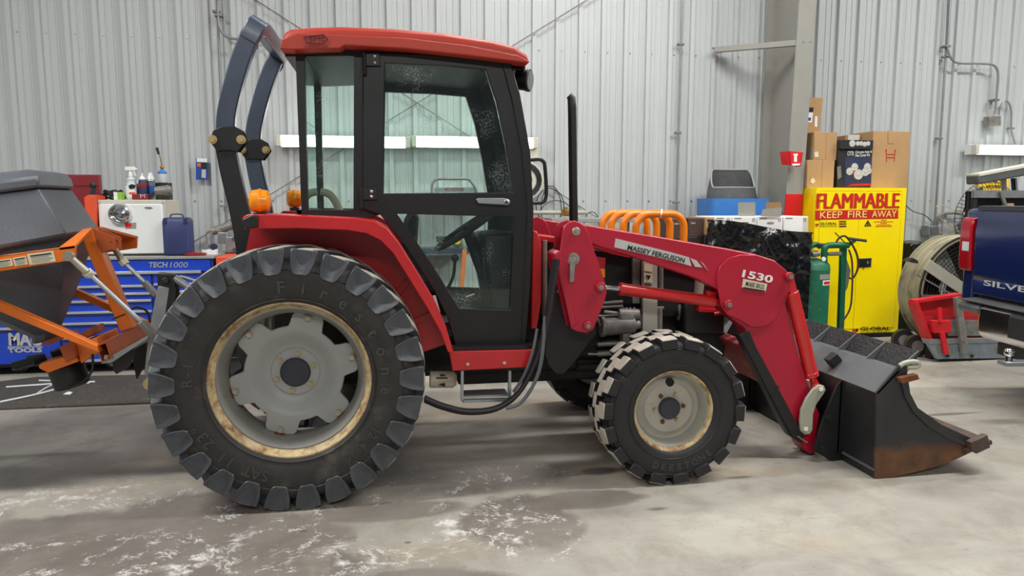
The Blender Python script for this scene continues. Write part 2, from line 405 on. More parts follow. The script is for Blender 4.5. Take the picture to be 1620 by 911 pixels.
def gb(x, y, rx, ry, rot=0.0, soft=0.25, amp=1.0):
    g = G(x, y); return (g.x, g.y, rx, ry, R(rot), soft*1.6, amp)
STAINS = [gb(130, 850, 0.75, 0.26, 0, 0.2, 0.6), gb(330, 800, 0.36, 0.16, 0, 0.2, 0.6), gb(420, 850, 0.34, 0.22, 0, 0.15, 0.7), gb(100, 940, 0.9, 0.4), gb(600, 810, 0.38, 0.10, 0, 0.2, 0.5), gb(820, 825, 0.24, 0.26, 0, 0.2, 0.8), gb(660, 925, 0.34, 0.10), gb(930, 790, 0.26, 0.10, 0, 0.15, 0.6), gb(720, 755, 0.5, 0.2, 0, 0.4, 0.8)]
SALTS = [gb(90, 790, 0.6, 0.18), gb(360, 870, 0.55, 0.24), gb(715, 835, 0.12, 0.26), gb(815, 835, 0.24, 0.3), gb(740, 760, 0.45, 0.16), gb(170, 890, 0.7, 0.25), gb(420, 815, 0.35, 0.14), gb(560, 790, 0.4, 0.1), gb(560, 890, 0.3, 0.1)]
SALT_CORES = [gb(85, 788, 0.20, 0.035, 12, 0.7, 1.3), gb(345, 872, 0.05, 0.15, -35, 0.7, 1.6), gb(708, 830, 0.045, 0.15, 10, 0.6, 1.3), gb(565, 890, 0.05, 0.07, 0, 0.7, 1.5), gb(300, 900, 0.08, 0.05, 0, 0.7, 1.5), gb(815, 805, 0.025, 0.12, -20, 0.6, 1.6), gb(805, 850, 0.04, 0.1, 10, 0.6, 1.6)]
OIL_SHADOW = [gb(475, 840, 0.03, 0.012, 0, 0.5, 1.2), gb(950, 745, 0.09, 0.05, 0, 0.3, 0.4), gb(830, 670, 0.22, 0.1, 0, 0.8, 1.2), gb(770, 672, 0.09, 0.06, 0, 0.6, 1.2), gb(1170, 755, 0.07, 0.015, 0, 0.5, 0.9), gb(645, 858, 0.014, 0.010), gb(1040, 805, 0.05, 0.02, 0, 0.6, 0.9), gb(1500, 655, 0.2, 0.02, 0, 0.6, 0.9)]  # the last entry paints the front edge of the truck's shadow
floor_material()
fl = MB(); fl.box(-9, 14, -4, 7.2, -0.1, 0.0)
tag(fl.build('floor', 'concrete', smooth=False), kind='structure')
# ------------------------------------------------------------------ back wall: ribbed metal liner panels
WALL_Y = 7.05
PITCHX = 0.2286
wr = MB(); wr.box(-9, 14, WALL_Y+0.03, WALL_Y+0.12, 0, 6.2)
wall = tag(wr.build('wall_back', 'steel_paint_grey', smooth=False), kind='structure')
RIB_X = P(1020.5, 316, WALL_Y).x
def panel_mesh(width_ribs=4):
    prof = []; w = PITCHX
    for k in range(width_ribs):
        x = k*w
        prof += [(x-0.024, 0), (x-0.019, -0.032), (x+0.019, -0.032), (x+0.024, 0)]
        for q in (0.085, 0.145):
            prof += [(x+q-0.010, 0), (x+q-0.006, -0.006), (x+q+0.006, -0.006), (x+q+0.010, 0)]
    prof += [(width_ribs*w-0.024, 0)]
    b = MB(); vs = []
    for x, y in prof: vs += [(x, y, 0), (x, y, 6.2)]
    b.add(vs, [(2*i, 2*i+2, 2*i+3, 2*i+1) for i in range(len(prof)-1)])
    me = bpy.data.meshes.new('wall_panel'); me.from_pydata(b.v, [], b.f); me.materials.append(MATS['wall_paint']); return me
pm = panel_mesh()
for k in range(-10, 14):
    place('wall_panel', pm, wall, loc=(RIB_X+k*4*PITCHX, WALL_Y+0.028, 0))
sm = MB(); sm.lathe([(0.0045, 0), (0.009, 0), (0.009, -0.003), (0.005, -0.003), (0.005, -0.007), (0.0005, -0.007)], (0, 0, 0), (0, 1, 0), 8)
screw = MB(); screw.v, screw.f, screw.mi = sm.v, sm.f, sm.mi
sx0 = P(1031.6, 85.8, WALL_Y+0.03); zrows = [sx0.z, P(1007, 318, WALL_Y+0.03).z]
b = MB()
for z in zrows:
    for k in range(-26, 44):
        o = len(b.v); dx = sx0.x+k*PITCHX
        b.v += [(v[0]+dx, v[1]+WALL_Y+0.028, v[2]+z) for v in sm.v]; b.f += [tuple(i+o for i in f) for f in sm.f]; b.mi += [0]*len(sm.f)
tag(b.build('panel_screws', 'steel', wall), kind='stuff')
# ================================================================== TRACTOR
YC = 3.86                                            # centre plane of the tractor
T = thing('tractor', 'red compact farm tractor with black framed glass cab and front loader, on the concrete floor', 'tractor', (0.3, YC, 0))
RX, RZ, RR = -0.418, 0.570, 0.572                    # rear axle
FX, FZ, FR = P(1066, 657, 3.13).x, 0.352, 0.355
def mir(y, s): return y if s < 0 else 2*YC-y         # s = -1 near side, +1 far side
def rear_wheel(s):
    yc = mir(3.265, s)
    def q(r, th, o): return (RX+r*math.cos(th), yc+s*o, RZ+r*math.sin(th))
    b = MB(); half = [(0.322, 0.112), (0.336, 0.134), (0.362, 0.146), (0.40, 0.152), (0.45, 0.155), (0.49, 0.150), (0.518, 0.136), (0.532, 0.10), (0.538, 0.05), (0.540, 0)]
    prof = half+[(r, -o) for r, o in half[-2::-1]]
    n = 104
    b.loft([[q(r, 2*math.pi*i/n, o) for i in range(n)] for r, o in prof], True, False)
    b.f = b.f[:-2]; b.mi = b.mi[:-2]
    # raised ring ribs on the sidewall
    for r0 in (0.352, 0.475):
        b.loft([[q(r0+dr, 2*math.pi*i/n, oo) for i in range(n)] for dr, oo in ((-0.004, 0.142 if r0 < 0.4 else 0.150), (0, 0.149 if r0 < 0.4 else 0.157), (0.004, 0.146 if r0 < 0.4 else 0.150))], False)
    tire = b.build('tire', 'rubber', T, angle=50)
    l = MB(); NL = 26
    for side in (1, -1):
        for i in range(NL):
            th0 = R(109.8)+2*math.pi*(i+(0 if side > 0 else 0.5))/NL
            secs = []
            for k, (u, rt, rb, wt, wb) in enumerate(((-0.06, 0.572, 0.53, 0.017, 0.024), (0.25, 0.573, 0.53, 0.019, 0.026), (0.55, 0.572, 0.528, 0.021, 0.030), (0.85, 0.569, 0.515, 0.027, 0.040), (1.0, 0.565, 0.49, 0.033, 0.048))):
                o = 0.150*u*side; th = th0-0.21*(1-u)
                secs.append([q(rb, th-wb/RR, o), q(rt, th-wt/RR, o), q(rt, th, o), q(rt, th+wt/RR, o), q(rb, th+wb/RR, o)])
            tong = []
            for r_, hw, oe, om in ((0.566, 0.052, 0.146, 0.144), (0.562, 0.054, 0.152, 0.147), (0.535, 0.055, 0.158, 0.145), (0.508, 0.053, 0.163, 0.147), (0.486, 0.047, 0.164, 0.153), (0.468, 0.042, 0.165, 0.157), (0.457, 0.030, 0.163, 0.161)):
                sh = (0.566-r_)*0.12
                tong.append([q(r_, th0+sh+f*hw/RR, side*(0.130 if abs(f) > 1 else oe+(om-oe)*(1-f*f))) for f in (-1.04, -1, -0.6, 0, 0.6, 1, 1.04)])
            l.loft(tong)
            k0 = len(l.f); l.loft(secs)
            for fi in range(k0, len(l.f)):
                f = l.f[fi]; zr = [math.hypot(l.v[j][0]-RX, l.v[j][2]-RZ) for j in f]
                if min(zr) > 0.562: l.mi[fi] = 1
    lug = l.build('tread_lugs', ['rubber_lug', 'rubber_dust'], tire, bevel=0.004, angle=40, seg=1)
    if s < 0:
        c = (RX, RZ); Yl = yc-0.1555
        arc_text('Firestone', c, Yl, 0.405, 93, -8, 0.050, 'rubber_letters', tire)
        arc_text('SAT II 23°', c, Yl, 0.420, 254, 206, 0.046, 'rubber_letters', tire)
        arc_text('12.4-24', c, Yl, 0.420, 327, 304, 0.036, 'rubber_letters', tire)
        arc_text('R-1', c, Yl, 0.410, 178, 168, 0.04, 'rubber_letters', tire)
    # rim
    b = MB(); n = 72
    b.lathe([(0.300, -0.125), (0.325, -0.135), (0.325, -0.128), (0.306, -0.115), (0.292, -0.06), (0.286, 0.02), (0.294, 0.07), (0.313, 0.100), (0.306, 0.102), (0.290, 0.07), (0.276, 0.02), (0.282, -0.06), (0.294, -0.115)], (RX, yc, RZ), (0, s, 0), n, closed=True)
    rim = b.build('rim', 'rim_grey', T)
    b = MB(); b.lathe([(0.312, 0.100), (0.320, 0.108), (0.326, 0.124), (0.332, 0.136), (0.338, 0.136), (0.338, 0.118), (0.326, 0.100), (0.314, 0.092)], (RX, yc, RZ), (0, s, 0), n, closed=True)
    b.build('rim_flange', 'rim_cream', rim)
    # disc with six lobes
    b = MB(); n = 144
    def rout(t):
        c = (math.cos(6*(t-R(15)))+1)/2
        return 0.212+0.062*smoothstep(0.22, 0.62, c)
    rows = [(lambda t: 0.02, -0.045), (lambda t: 0.108, -0.045), (lambda t: 0.122, -0.041), (lambda t: 0.142, -0.030), (lambda t: 0.172, -0.008), (lambda t: 0.188, 0.0), (lambda t: 0.2, 0.002), (rout, 0.004), (lambda t: rout(t)+0.004, -0.002), (lambda t: rout(t)+0.002, -0.010), (lambda t: 0.188, -0.012), (lambda t: 0.12, -0.055), (lambda t: 0.02, -0.06)]
    b.loft([[q(fr(2*math.pi*i/n), 2*math.pi*i/n, o) for i in range(n)] for fr, o in rows])
    disc = b.build('wheel_disc', 'wheel_grey', T, angle=40)
    b = MB(); b.lathe([(0.02, -0.045), (0.106, -0.045), (0.106, -0.040), (0.102, -0.037), (0.068, -0.037), (0.02, -0.037)], (RX, yc, RZ), (0, s, 0), 48); b.build('hub_plate', 'wheel_grey', disc)
    b = MB(); b.lathe([(0.01, -0.04), (0.064, -0.04), (0.066, -0.030), (0.060, -0.024), (0.01, -0.022)], (RX, yc, RZ), (0, s, 0), 36); b.build('hub_cap', 'hub_black', disc)
    for k in range(6):
        t = R(20+60*k); c = Vector(q(0.085, t, -0.037)); m = MB()
        m.cyl(c, c+Vector((0, s*0.012, 0)), 0.011, 0.011, 6); m.cyl(c, c+Vector((0, s*0.017, 0)), 0.006, 0.005, 8); m.build('wheel_nut', 'bolt_yellow', disc)
        t = R(15+60*k); er = Vector((math.cos(t), 0, math.sin(t))); et = Vector((-math.sin(t), 0, math.cos(t)))
        M3 = Matrix((er, et, Vector((0, 1, 0)))).transposed(); m = MB()
        m.obox(Vector(q(0.268, t, -0.014)), (0.05, 0.055, 0.012), M3); m.obox(Vector(q(0.280, t, 0.004)), (0.012, 0.05, 0.045), M3)
        m.build('rim_clamp', 'rust', rim, bevel=0.003)
        m = MB(); c = Vector(q(0.258, t, 0.003)); m.cyl(c, c+Vector((0, s*0.016, 0)), 0.014, 0.014, 6); m.cyl(c, c+Vector((0, s*0.024, 0)), 0.007, 0.007, 8); m.build('clamp_bolt', 'zinc', rim)
rear_wheel(-1); rear_wheel(1)
def front_wheel(s):
    yc = mir(3.235, s); HW = 0.125
    def q(r, th, o): return (FX+r*math.cos(th), yc+s*o, FZ+r*math.sin(th))
    b = MB(); n = 96
    half = [(0.186, 0.090), (0.196, 0.108), (0.215, 0.118), (0.25, 0.124), (0.285, 0.124), (0.300, 0.120), (0.318, 0.116), (0.326, 0.09), (0.328, 0)]
    b.loft([[q(r, 2*math.pi*i/n, o) for i in range(n)] for r, o in half+[(r, -o) for r, o in half[-2::-1]]], True); b.f = b.f[:-2]; b.mi = b.mi[:-2]
    for r0, o0 in ((0.298, 0.1225), (0.309, 0.1195), (0.225, 0.1205)):
        b.loft([[q(r0+d, 2*math.pi*i/n, oo) for i in range(n)] for d, oo in ((-0.003, o0-0.003), (0, o0+0.002), (0.003, o0-0.003))], False)
    tire = b.build('tire', 'front_rubber', T, angle=50)
    l = MB(); NL = 18
    def block(t0, t1, oa, ob, rt, sh, down):
        # a tread block: angle span t0..t1, width span oa..ob (outward end at ob), sh = skew
        g = 0.006/FR
        sec = []
        for o, r_t, rb, k in ((oa, rt, 0.318, 0.0), ((oa+ob)/2, rt+0.001, 0.318, 0.5), (ob, rt-0.004, down, 1.0)):
            dt = sh*k
            sec.append([q(rb, t0+dt, o), q(r_t, t0+dt+g, o), q(r_t, t1+dt-g, o), q(rb, t1+dt, o)])
        k0 = len(l.f); l.loft(sec)
        for fi in range(k0, len(l.f)):
            if min(math.hypot(l.v[j][0]-FX, l.v[j][2]-FZ) for j in l.f[fi]) > 0.345: l.mi[fi] = 1
    w = 2*math.pi/NL
    for side in (1, -1):
        for i in range(NL):
            th = R(17.6)+w*(i+(0 if side > 0 else 0.5))
            block(th-0.37*w, th+0.37*w, 0.060*side, 0.128*side, FR, -0.02*side, 0.300)
            block(th-0.37*w+0.26*w, th+0.37*w+0.26*w, -0.002*side, 0.052*side, FR, -0.02*side, 0.318)
    l.build('tread_blocks', ['front_rubber', 'rubber_dust'], tire, bevel=0.004, angle=40, seg=1)
    if s < 0:
        arc_text('DEESTONE', (FX, FZ), yc-0.1225, 0.263, 250, 310, 0.03, 'rubber_letters', tire, out=False)
    b = MB(); n = 64
    b.lathe([(0.168, -0.095), (0.190, -0.105), (0.184, -0.09), (0.170, -0.08), (0.166, 0.03), (0.172, 0.06), (0.184, 0.082), (0.176, 0.084), (0.162, 0.055), (0.154, 0.03), (0.158, -0.08)], (FX, yc, FZ), (0, s, 0), n, closed=True)
    rim = b.build('rim', 'front_rim', T)
    b = MB(); b.lathe([(0.176, 0.080), (0.182, 0.090), (0.187, 0.104), (0.194, 0.106), (0.196, 0.098), (0.188, 0.086), (0.180, 0.076)], (FX, yc, FZ), (0, s, 0), n, closed=True); b.build('rim_flange', 'rim_cream', rim)
    b = MB(); hp = (FX+0.0, FZ+0.125)
    prof = [(0.015, 0.040), (0.05, 0.040), (0.10, 0.040), (0.118, 0.038), (0.134, 0.022), (0.146, 0.018), (0.158, 0.03), (0.160, 0.02), (0.14, 0.008), (0.1, 0.03), (0.015, 0.03)]
    b.lathe(prof, (FX, yc, FZ), (0, s, 0), n); disc = b.build('wheel_disc', 'front_rim', T)
    b = MB(); c = Vector(q(0.122, R(88), 0.030)); b.cyl(c, c+Vector((0, s*0.011, 0)), 0.020, 0.020, 20); b.build('valve_hole', 'dark_void', disc)
    b = MB(); b.lathe([(0.01, 0.04), (0.052, 0.04), (0.052, 0.058), (0.046, 0.064), (0.01, 0.066)], (FX, yc, FZ), (0, s, 0), 32); b.build('hub_cap', 'hub_black', disc)
    for k in range(6):
        t = R(5+60*k); c = Vector(q(0.072, t, 0.038)); m = MB()
        m.cyl(c, c+Vector((0, s*0.014, 0)), 0.011, 0.010, 6); m.cyl(c, c+Vector((0, s*0.019, 0)), 0.006, 0.006, 8); m.build('wheel_nut', 'bolt_yellow' if k % 2 else 'rust', disc)
front_wheel(-1); front_wheel(1)
# ------------------------------------------------------------------ chassis, axles, engine
b = MB(); b.box(RX-0.16, RX+0.35, YC-0.17, YC+0.17, 0.40, 0.86); b.box(RX+0.3, FX-0.30, YC-0.14, YC+0.14, 0.42, 0.70); b.build('transmission_housing', 'engine_dark', T, bevel=0.02)
b = MB(); b.cyl((RX, 3.37, RZ), (RX, 2*YC-3.37, RZ), 0.085, 0.085, 20); b.cyl((RX, 3.34, RZ), (RX, 3.40, RZ), 0.10, 0.12, 20); b.cyl((RX, 2*YC-3.40, RZ), (RX, 2*YC-3.34, RZ), 0.12, 0.10, 20); b.build('rear_axle', 'engine_dark', T)
b = MB(); b.box(FX-0.07, FX+0.07, 3.36, 2*YC-3.36, FZ-0.05, FZ+0.09); b.box(FX-0.12, FX+0.12, YC-0.13, YC+0.13, FZ-0.08, FZ+0.22)
for s in (-1, 1): b.cyl((FX, mir(3.22, s), FZ), (FX, mir(3.42, s), FZ), 0.075, 0.09, 18)
b.build('front_axle', 'engine_dark', T, bevel=0.01)
b = MB(); b.box(P(852, 400, 3.66).x, P(1150, 400, 3.66).x, YC-0.13, YC+0.16, 0.45, 0.98); b.box(P(870, 400, 3.66).x, P(990, 400, 3.66).x, YC-0.19, YC+0.19, 0.50, 0.80)
b.box(0.35, 1.5, YC-0.11, YC+0.11, 0.36, 0.5)
eng = b.build('engine_block', 'engine_dark', T, bevel=0.015)
b = MB()
def ep(x, y, Y=3.62): return P(x, y, Y)
b.cyl(ep(955, 517), ep(1003, 514), 0.048, 0.046, 16); b.cyl(ep(1000, 514), ep(1012, 513), 0.03, 0.024, 12); b.cyl(ep(950, 517), ep(956, 517), 0.055, 0.055, 12); b.build('starter_motor', 'cast_iron', eng, bevel=0.004)
b = MB(); b.cyl(ep(978, 496), ep(1010, 497), 0.030, 0.030, 12); b.obox(ep(990, 503), (0.07, 0.06, 0.05)); b.cyl(ep(955, 493), ep(980, 496), 0.01, 0.01, 8)
for i in range(4): b.cyl(ep(985+i*6, 492), ep(985+i*6, 486), 0.007, 0.007, 8)
b.build('injection_pump', 'cast_iron', eng, bevel=0.003)
b = MB(); b.obox(ep(990, 540), (0.05, 0.06, 0.09)); b.cyl(ep(990, 535), ep(990, 552), 0.03, 0.02, 12); b.build('oil_drain_housing', 'cast_iron', eng, bevel=0.004)
b = MB()
for (x0, y0, x1, y1, r) in ((945, 486, 985, 484, .008), (940, 500, 978, 498, .006), (930, 470, 950, 515, .006), (1010, 490, 1018, 520, .008), (945, 545, 1000, 542, .012), (945, 560, 990, 558, .014), (950, 480, 985, 477, .009), (880, 400, 884, 470, .010), (862, 380, 862, 500, .012), (870, 470, 862, 540, .009)):
    b = MB(); b.cyl(ep(x0, y0), ep(x1, y1), r, r, 8); b.build('fuel_line', 'cast_iron', eng)
b = MB(); b.tube(catmull([ep(1008, 492), ep(1018, 492), ep(1020, 510), ep(1016, 535)]), 0.008); b.build('fuel_line', 'cast_iron', eng); b = MB(); b.tube(catmull([ep(930, 560, 3.5), ep(980, 560, 3.5), ep(1010, 548, 3.5), ep(1030, 542, 3.5)]), 0.006); b.build('fuel_line', 'cast_iron', eng)
b = MB(); b.pp([(1018, 385), (1034, 388), (1035, 525), (1017, 528)], 3.60, 3.63); b.pp([(1034, 388), (1040, 389), (1040, 524), (1035, 525)], 3.60, 3.80); rb = b.build('radiator_bracket', 'front_rim', T)
b = MB(); b.pp([(1019, 417), (1032, 419), (1032, 430), (1019, 428)], 3.592, 3.598); b.pp([(1019, 432), (1032, 433), (1032, 447), (1019, 446)], 3.592, 3.598); b.build('warning_sticker', 'label_cream', rb)
b = MB(); b.pp([(1022, 435), (1030, 436), (1026, 443)], 3.588, 3.591); b.pp([(1020, 449), (1031, 450), (1031, 452), (1020, 451)], 3.588, 3.591); b.build('sticker_print', 'ink_black', rb)
b = MB(); b.pp([(1001, 385), (1013, 385), (1012, 480), (1001, 480)], 3.66, 3.70); b.build('radiator_frame', 'cast_iron', T)
b = MB(); b.cyl(ep(1046, 395), ep(1046, 470), .011, .011, 10); b.cyl(ep(1043, 488), ep(1043, 525), .016, .016, 10); b.cyl(ep(1036, 487), ep(1050, 487), .008, .008, 8); b.build('radiator_pipe', 'cast_iron', T)
b = MB(); b.tube(catmull([ep(1106, 430, 3.7), ep(1100, 480, 3.7), ep(1090, 505, 3.7), ep(1080, 500, 3.7), ep(1078, 480, 3.7)]), 0.035, 12); b.build('intake_pipe', 'link_grey', T)
b = MB(); b.pp([(938, 405), (958, 408), (957, 424), (938, 422)], 3.66, 3.72); b.build('battery_cover', 'loader_red', T)
b = MB(); b.pp([(943, 424), (957, 425), (957, 439), (943, 438)], 3.64, 3.66); b.build('caution_sticker', 'amber', T)
b = MB(); b.box(P(1085, 500, 3.6).x, P(1150, 500, 3.6).x, 3.62, 4.10, 0.62, 0.80); b.box(P(1050, 500, 3.6).x, P(1160, 500, 3.6).x, 3.68, 4.04, 0.40, 0.62); b.build('front_bumper_block', 'black_paint', T, bevel=0.012)
b = MB(); b.pp([(1106, 488), (1180, 492), (1180, 496), (1106, 493)], 3.58, 3.62); b.pp([(1106, 478), (1150, 482), (1180, 491), (1106, 488)], 3.60, 4.12); b.build('grille_cowl', 'tractor_red', T)
# hood shell over the engine
b = MB(); top = px([(850, 372), (940, 384), (1050, 408), (1130, 426), (1158, 446), (1166, 480)], 3.60); bot = [(x-0.0, z-0.03) for x, z in top]
b.prism(top+bot[::-1], 3.66, 4.06); b.build('hood', 'tractor_red', T, bevel=0.012)
b = MB(); b.pp([(843, 364), (850, 366), (857, 385), (856, 480), (850, 520), (840, 520)], 3.50, 4.22); b.build('cowl', 'tractor_red', T, bevel=0.006)
b = MB(); b.pp([(862, 375), (880, 376), (876, 540), (860, 540)], 3.70, 4.05); b.build('firewall', 'engine_dark', T)
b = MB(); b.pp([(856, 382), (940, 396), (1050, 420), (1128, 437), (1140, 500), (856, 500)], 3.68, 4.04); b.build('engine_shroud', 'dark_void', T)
# exhaust
b = MB(); b.tube([P(908, 380, 3.66), P(906, 250, 3.66), P(905, 170, 3.66), P(904, 155, 3.66), P(900, 151, 3.66)], [0.023, 0.022, 0.022, 0.021, 0.016], 16); b.build('exhaust_pipe', 'black_paint', T)
# platform, step, filter
x0, x1 = P(712, 570, 3.34).x, P(845, 570, 3.34).x
b = MB(); b.pp([(710, 556), (846, 553), (838, 581), (716, 587)], 3.33, 3.345); b.box(x0+0.03, x1-0.03, 3.345, 2*YC-3.345, P(760, 560, 3.34).z-0.01, P(760, 555, 3.34).z); plat = b.build('platform', 'tractor_red', T, bevel=0.004)
for a, c in ((740, 576), (798, 574)):
    m = MB(); m.cyl(P(a, c, 3.33), P(a, c, 3.32), 0.009, 0.008, 6); m.build('platform_bolt', 'zinc', plat)
b = MB(); b.pp([(716, 549), (846, 546), (845, 555), (718, 557)], 3.345, 3.50); b.build('door_sill', 'cab_black', T)
b = MB()
for a in (731, 806): b.beam(P(a, 586, 3.33), P(a, 634, 3.33), 0.03, 0.012)
b.beam(P(731, 634, 3.33), P(806, 632, 3.33), 0.03, 0.012); b.box(P(733, 634, 3.33).x, P(804, 634, 3.33).x, 3.33, 3.44, P(731, 630, 3.33).z, P(731, 627, 3.33).z); b.build('step_bracket', 'steel', T)
b = MB(); b.cyl(P(680, 600, 3.55), P(718, 600, 3.55), 0.042, 0.042, 20); b.cyl(P(718, 600, 3.55), P(722, 600, 3.55), 0.038, 0.03, 20); flt = b.build('oil_filter', 'label_cream', T, bevel=0.003)
b = MB(); b.pp([(694, 608), (704, 606), (704, 612)], 3.500, 3.504); b.pp([(690, 597), (708, 597), (708, 598.5), (690, 598.5)], 3.500, 3.504); b.pp([(696, 592), (704, 592), (704, 594), (696, 594)], 3.500, 3.504); b.build('filter_print', 'ink_black', flt)
# ------------------------------------------------------------------ hoses
hp = [(672, 628), (700, 640), (740, 649), (785, 644), (820, 620), (845, 575), (862, 520), (872, 460), (880, 410)]
for k, (dy, dx, Y, m) in enumerate(((0, 0, 3.30, 'hose'), (4, -3, 3.33, 'hose'), (2, 3, 3.27, 'hose'), (6, 0, 3.36, 'hose'))):
    b = MB(); b.tube(catmull([P(x+dx*(i/8), y+dy*(1-i/8), Y) for i, (x, y) in enumerate(hp)]), 0.010, 8); b.build('hydraulic_hose', m, T)
b = MB(); b.tube(catmull([P(800, 646, 3.25), P(825, 636, 3.25), P(848, 600, 3.25), (P(858, 560, 3.25)), P(862, 500, 3.28)]), 0.009, 8); b.build('hydraulic_hose', 'hose_grey', T)
b = MB(); b.tube(catmull([P(812, 620, 3.29), P(828, 596, 3.29), P(842, 560, 3.29), P(850, 520, 3.32)]), 0.008, 8); b.build('hydraulic_hose', 'hose_grey', T)
# ------------------------------------------------------------------ fenders
outer = [(384, 345), (392, 339), (430, 339), (470, 341), (560, 345), (590, 349), (612, 360), (632, 385), (660, 430), (690, 480), (705, 515), (717, 556)]
inner = [(708, 556), (697, 525), (676, 487), (645, 437), (622, 400), (602, 380), (580, 369), (550, 364), (470, 361), (388, 362)]
for s in (-1, 1):
    o2 = px(outer, 3.20); i2 = px(inner, 3.20)
    b = MB(); ya, yb = sorted((mir(3.185, s), mir(3.20, s))); b.prism(o2+i2, ya, yb)
    thin = [(x-0.004, z-0.014) for x, z in o2][::-1]; ya, yb = sorted((mir(3.20, s), mir(3.46, s))); b.prism(o2+thin, ya, yb)
    fen = b.build('fender', 'tractor_red', T, bevel=0.006)
    tire_arc = [(RX+0.36*math.cos(R(t)), RZ+0.36*math.sin(R(t))) for t in range(-5, 150, 10)]
    b = MB(); ya, yb = sorted((mir(3.45, s), mir(3.462, s))); b.prism([(x-0.005, z-0.012) for x, z in o2]+[tire_arc[0]]+tire_arc[1:], ya, yb); b.build('wheel_well_panel', 'tractor_red', fen)
    b = MB(); ya, yb = sorted((mir(3.435, s), mir(3.45, s)))
    for pts in ([(610, 480), (642, 442), (648, 447), (616, 486)], [(655, 505), (690, 490), (692, 496), (657, 512)]):
        b.pp([(x, y) for x, y in pts], ya, yb, yt=3.44)
    b.build('panel_seam', 'tractor_red', fen)
b = MB(); b.pp([(383, 347), (397, 340), (408, 340), (408, 360), (390, 362), (384, 358)], 3.17, 3.40); b.build('fender_end_cap', 'black_paint', T, bevel=0.006)
b = MB(); b.pp([(384, 341), (390, 341), (390, 346), (384, 348)], 3.2, 3.26); b.build('rear_reflector', 'tail_red', T)
for (x, y, Y) in ((411, 318, 3.28), (466, 314, 4.36)):
    c = P(x, y, Y); b = MB()
    b.lathe([(0.01, -0.046), (0.034, -0.042), (0.046, -0.030), (0.050, -0.006), (0.053, -0.003), (0.053, 0.003), (0.050, 0.006), (0.046, 0.030), (0.034, 0.042), (0.01, 0.046)], c, (1, 0.1, 0), 28); lamp = b.build('amber_lamp', 'amber', T)
    b = MB(); b.obox(c+Vector((0, 0.0, -0.06)), (0.05, 0.05, 0.02)); b.build('lamp_foot', 'black_paint', lamp)
# ------------------------------------------------------------------ cab
rear_o = [(467, 78), (578, 80), (582, 350), (477, 346)]; rear_h = [(481, 84), (560, 84), (559, 333), (487, 332)]
door_o = [(574, 84), (700, 88), (780, 95), (796, 99), (812, 150), (828, 240), (836, 330), (833, 440), (827, 545), (722, 553), (708, 503), (688, 462), (640, 388), (602, 340), (574, 330)]
door_h1 = [(609, 101), (700, 105), (768, 111), (785, 165), (800, 235), (811, 304), (606, 306)]
door_h2 = [(628, 338), (812, 343), (809, 430), (806, 489), (726, 487), (680, 412)]
pill = [(790, 92), (806, 95), (822, 150), (838, 240), (843, 335), (839, 450), (831, 550), (822, 550), (828, 440), (832, 330), (823, 240), (808, 160)]
YS = 3.42
for s in (-1, 1):
    def yy(a, c): return sorted((mir(a, s), mir(c, s)))
    def pr(b, pts, a, c, holes=()): ya, yb = yy(a, c); b.prism(px(pts, YS), ya, yb, [px(h, YS) for h in holes])
    b = MB(); pr(b, rear_o, 3.425, 3.47, [rear_h]); fr = b.build('quarter_window_frame', 'cab_black', T)
    b = MB(); pr(b, [(481, 84), (560, 84), (559, 333), (487, 332)], 3.440, 3.445); b.build('quarter_window_glass', 'cab_glass', fr, smooth=False)
    b = MB(); pr(b, door_o, 3.405, 3.445, [door_h1, door_h2]); dr = b.build('cab_door', 'cab_black', T, bevel=0.004)
    b = MB(); pr(b, [(x, y) for x, y in door_h1], 3.423, 3.428); pr(b, door_h2, 3.423, 3.428); b.build('door_glass', 'cab_glass', dr, smooth=False)
    b = MB(); pr(b, pill, 3.40, 3.50); b.build('cab_pillar', 'cab_black', T, bevel=0.006)
    b = MB(); pr(b, [(467, 72), (540, 72), (640, 74), (740, 84), (806, 95), (800, 108), (700, 95), (574, 88), (467, 86)], 3.43, 3.49); b.build('roof_rail', 'cab_black', T)
    b = MB(); pr(b, [(574, 86), (592, 86), (600, 340), (582, 345)], 3.43, 3.50); b.build('door_post', 'cab_black', T)
    if s < 0:
        cabdoor = dr
        for (y0, y1, xo) in ((84, 104, 575), (298, 316, 570)):
            m = MB(); m.pp([(xo, y0+1), (xo+25, y0), (xo+27, y1), (xo, y1)], 3.392, 3.405); m.cyl(P(xo+1, y0, 3.39), P(xo+2, y1+14, 3.39), 0.009, 0.009, 10); h = m.build('door_hinge', 'black_paint', dr, bevel=0.002)
            for yb_ in (y0+5, y1-5):
                m = MB(); c = P(xo+18, yb_, 3.392); m.lathe([(0.0072, 0), (0.0072, 0.003), (0.004, 0.006), (0.0005, 0.0065)], c, (0, -1, 0), 10); m.build('hinge_bolt', 'zinc', dr)
        m = MB(); m.pp([(753, 315), (758, 313), (795, 313), (805, 315), (808, 320), (804, 325), (795, 324), (757, 322)], 3.375, 3.39); m.cyl(P(801, 320, 3.37), P(801, 320, 3.41), 0.012, 0.014, 14); m.build('door_handle', 'steel', dr, bevel=0.004)
        m = MB(); m.cyl(P(801, 320, 3.366), P(801, 320, 3.37), 0.006, 0.006, 12); m.build('door_lock', 'ink_black', dr)
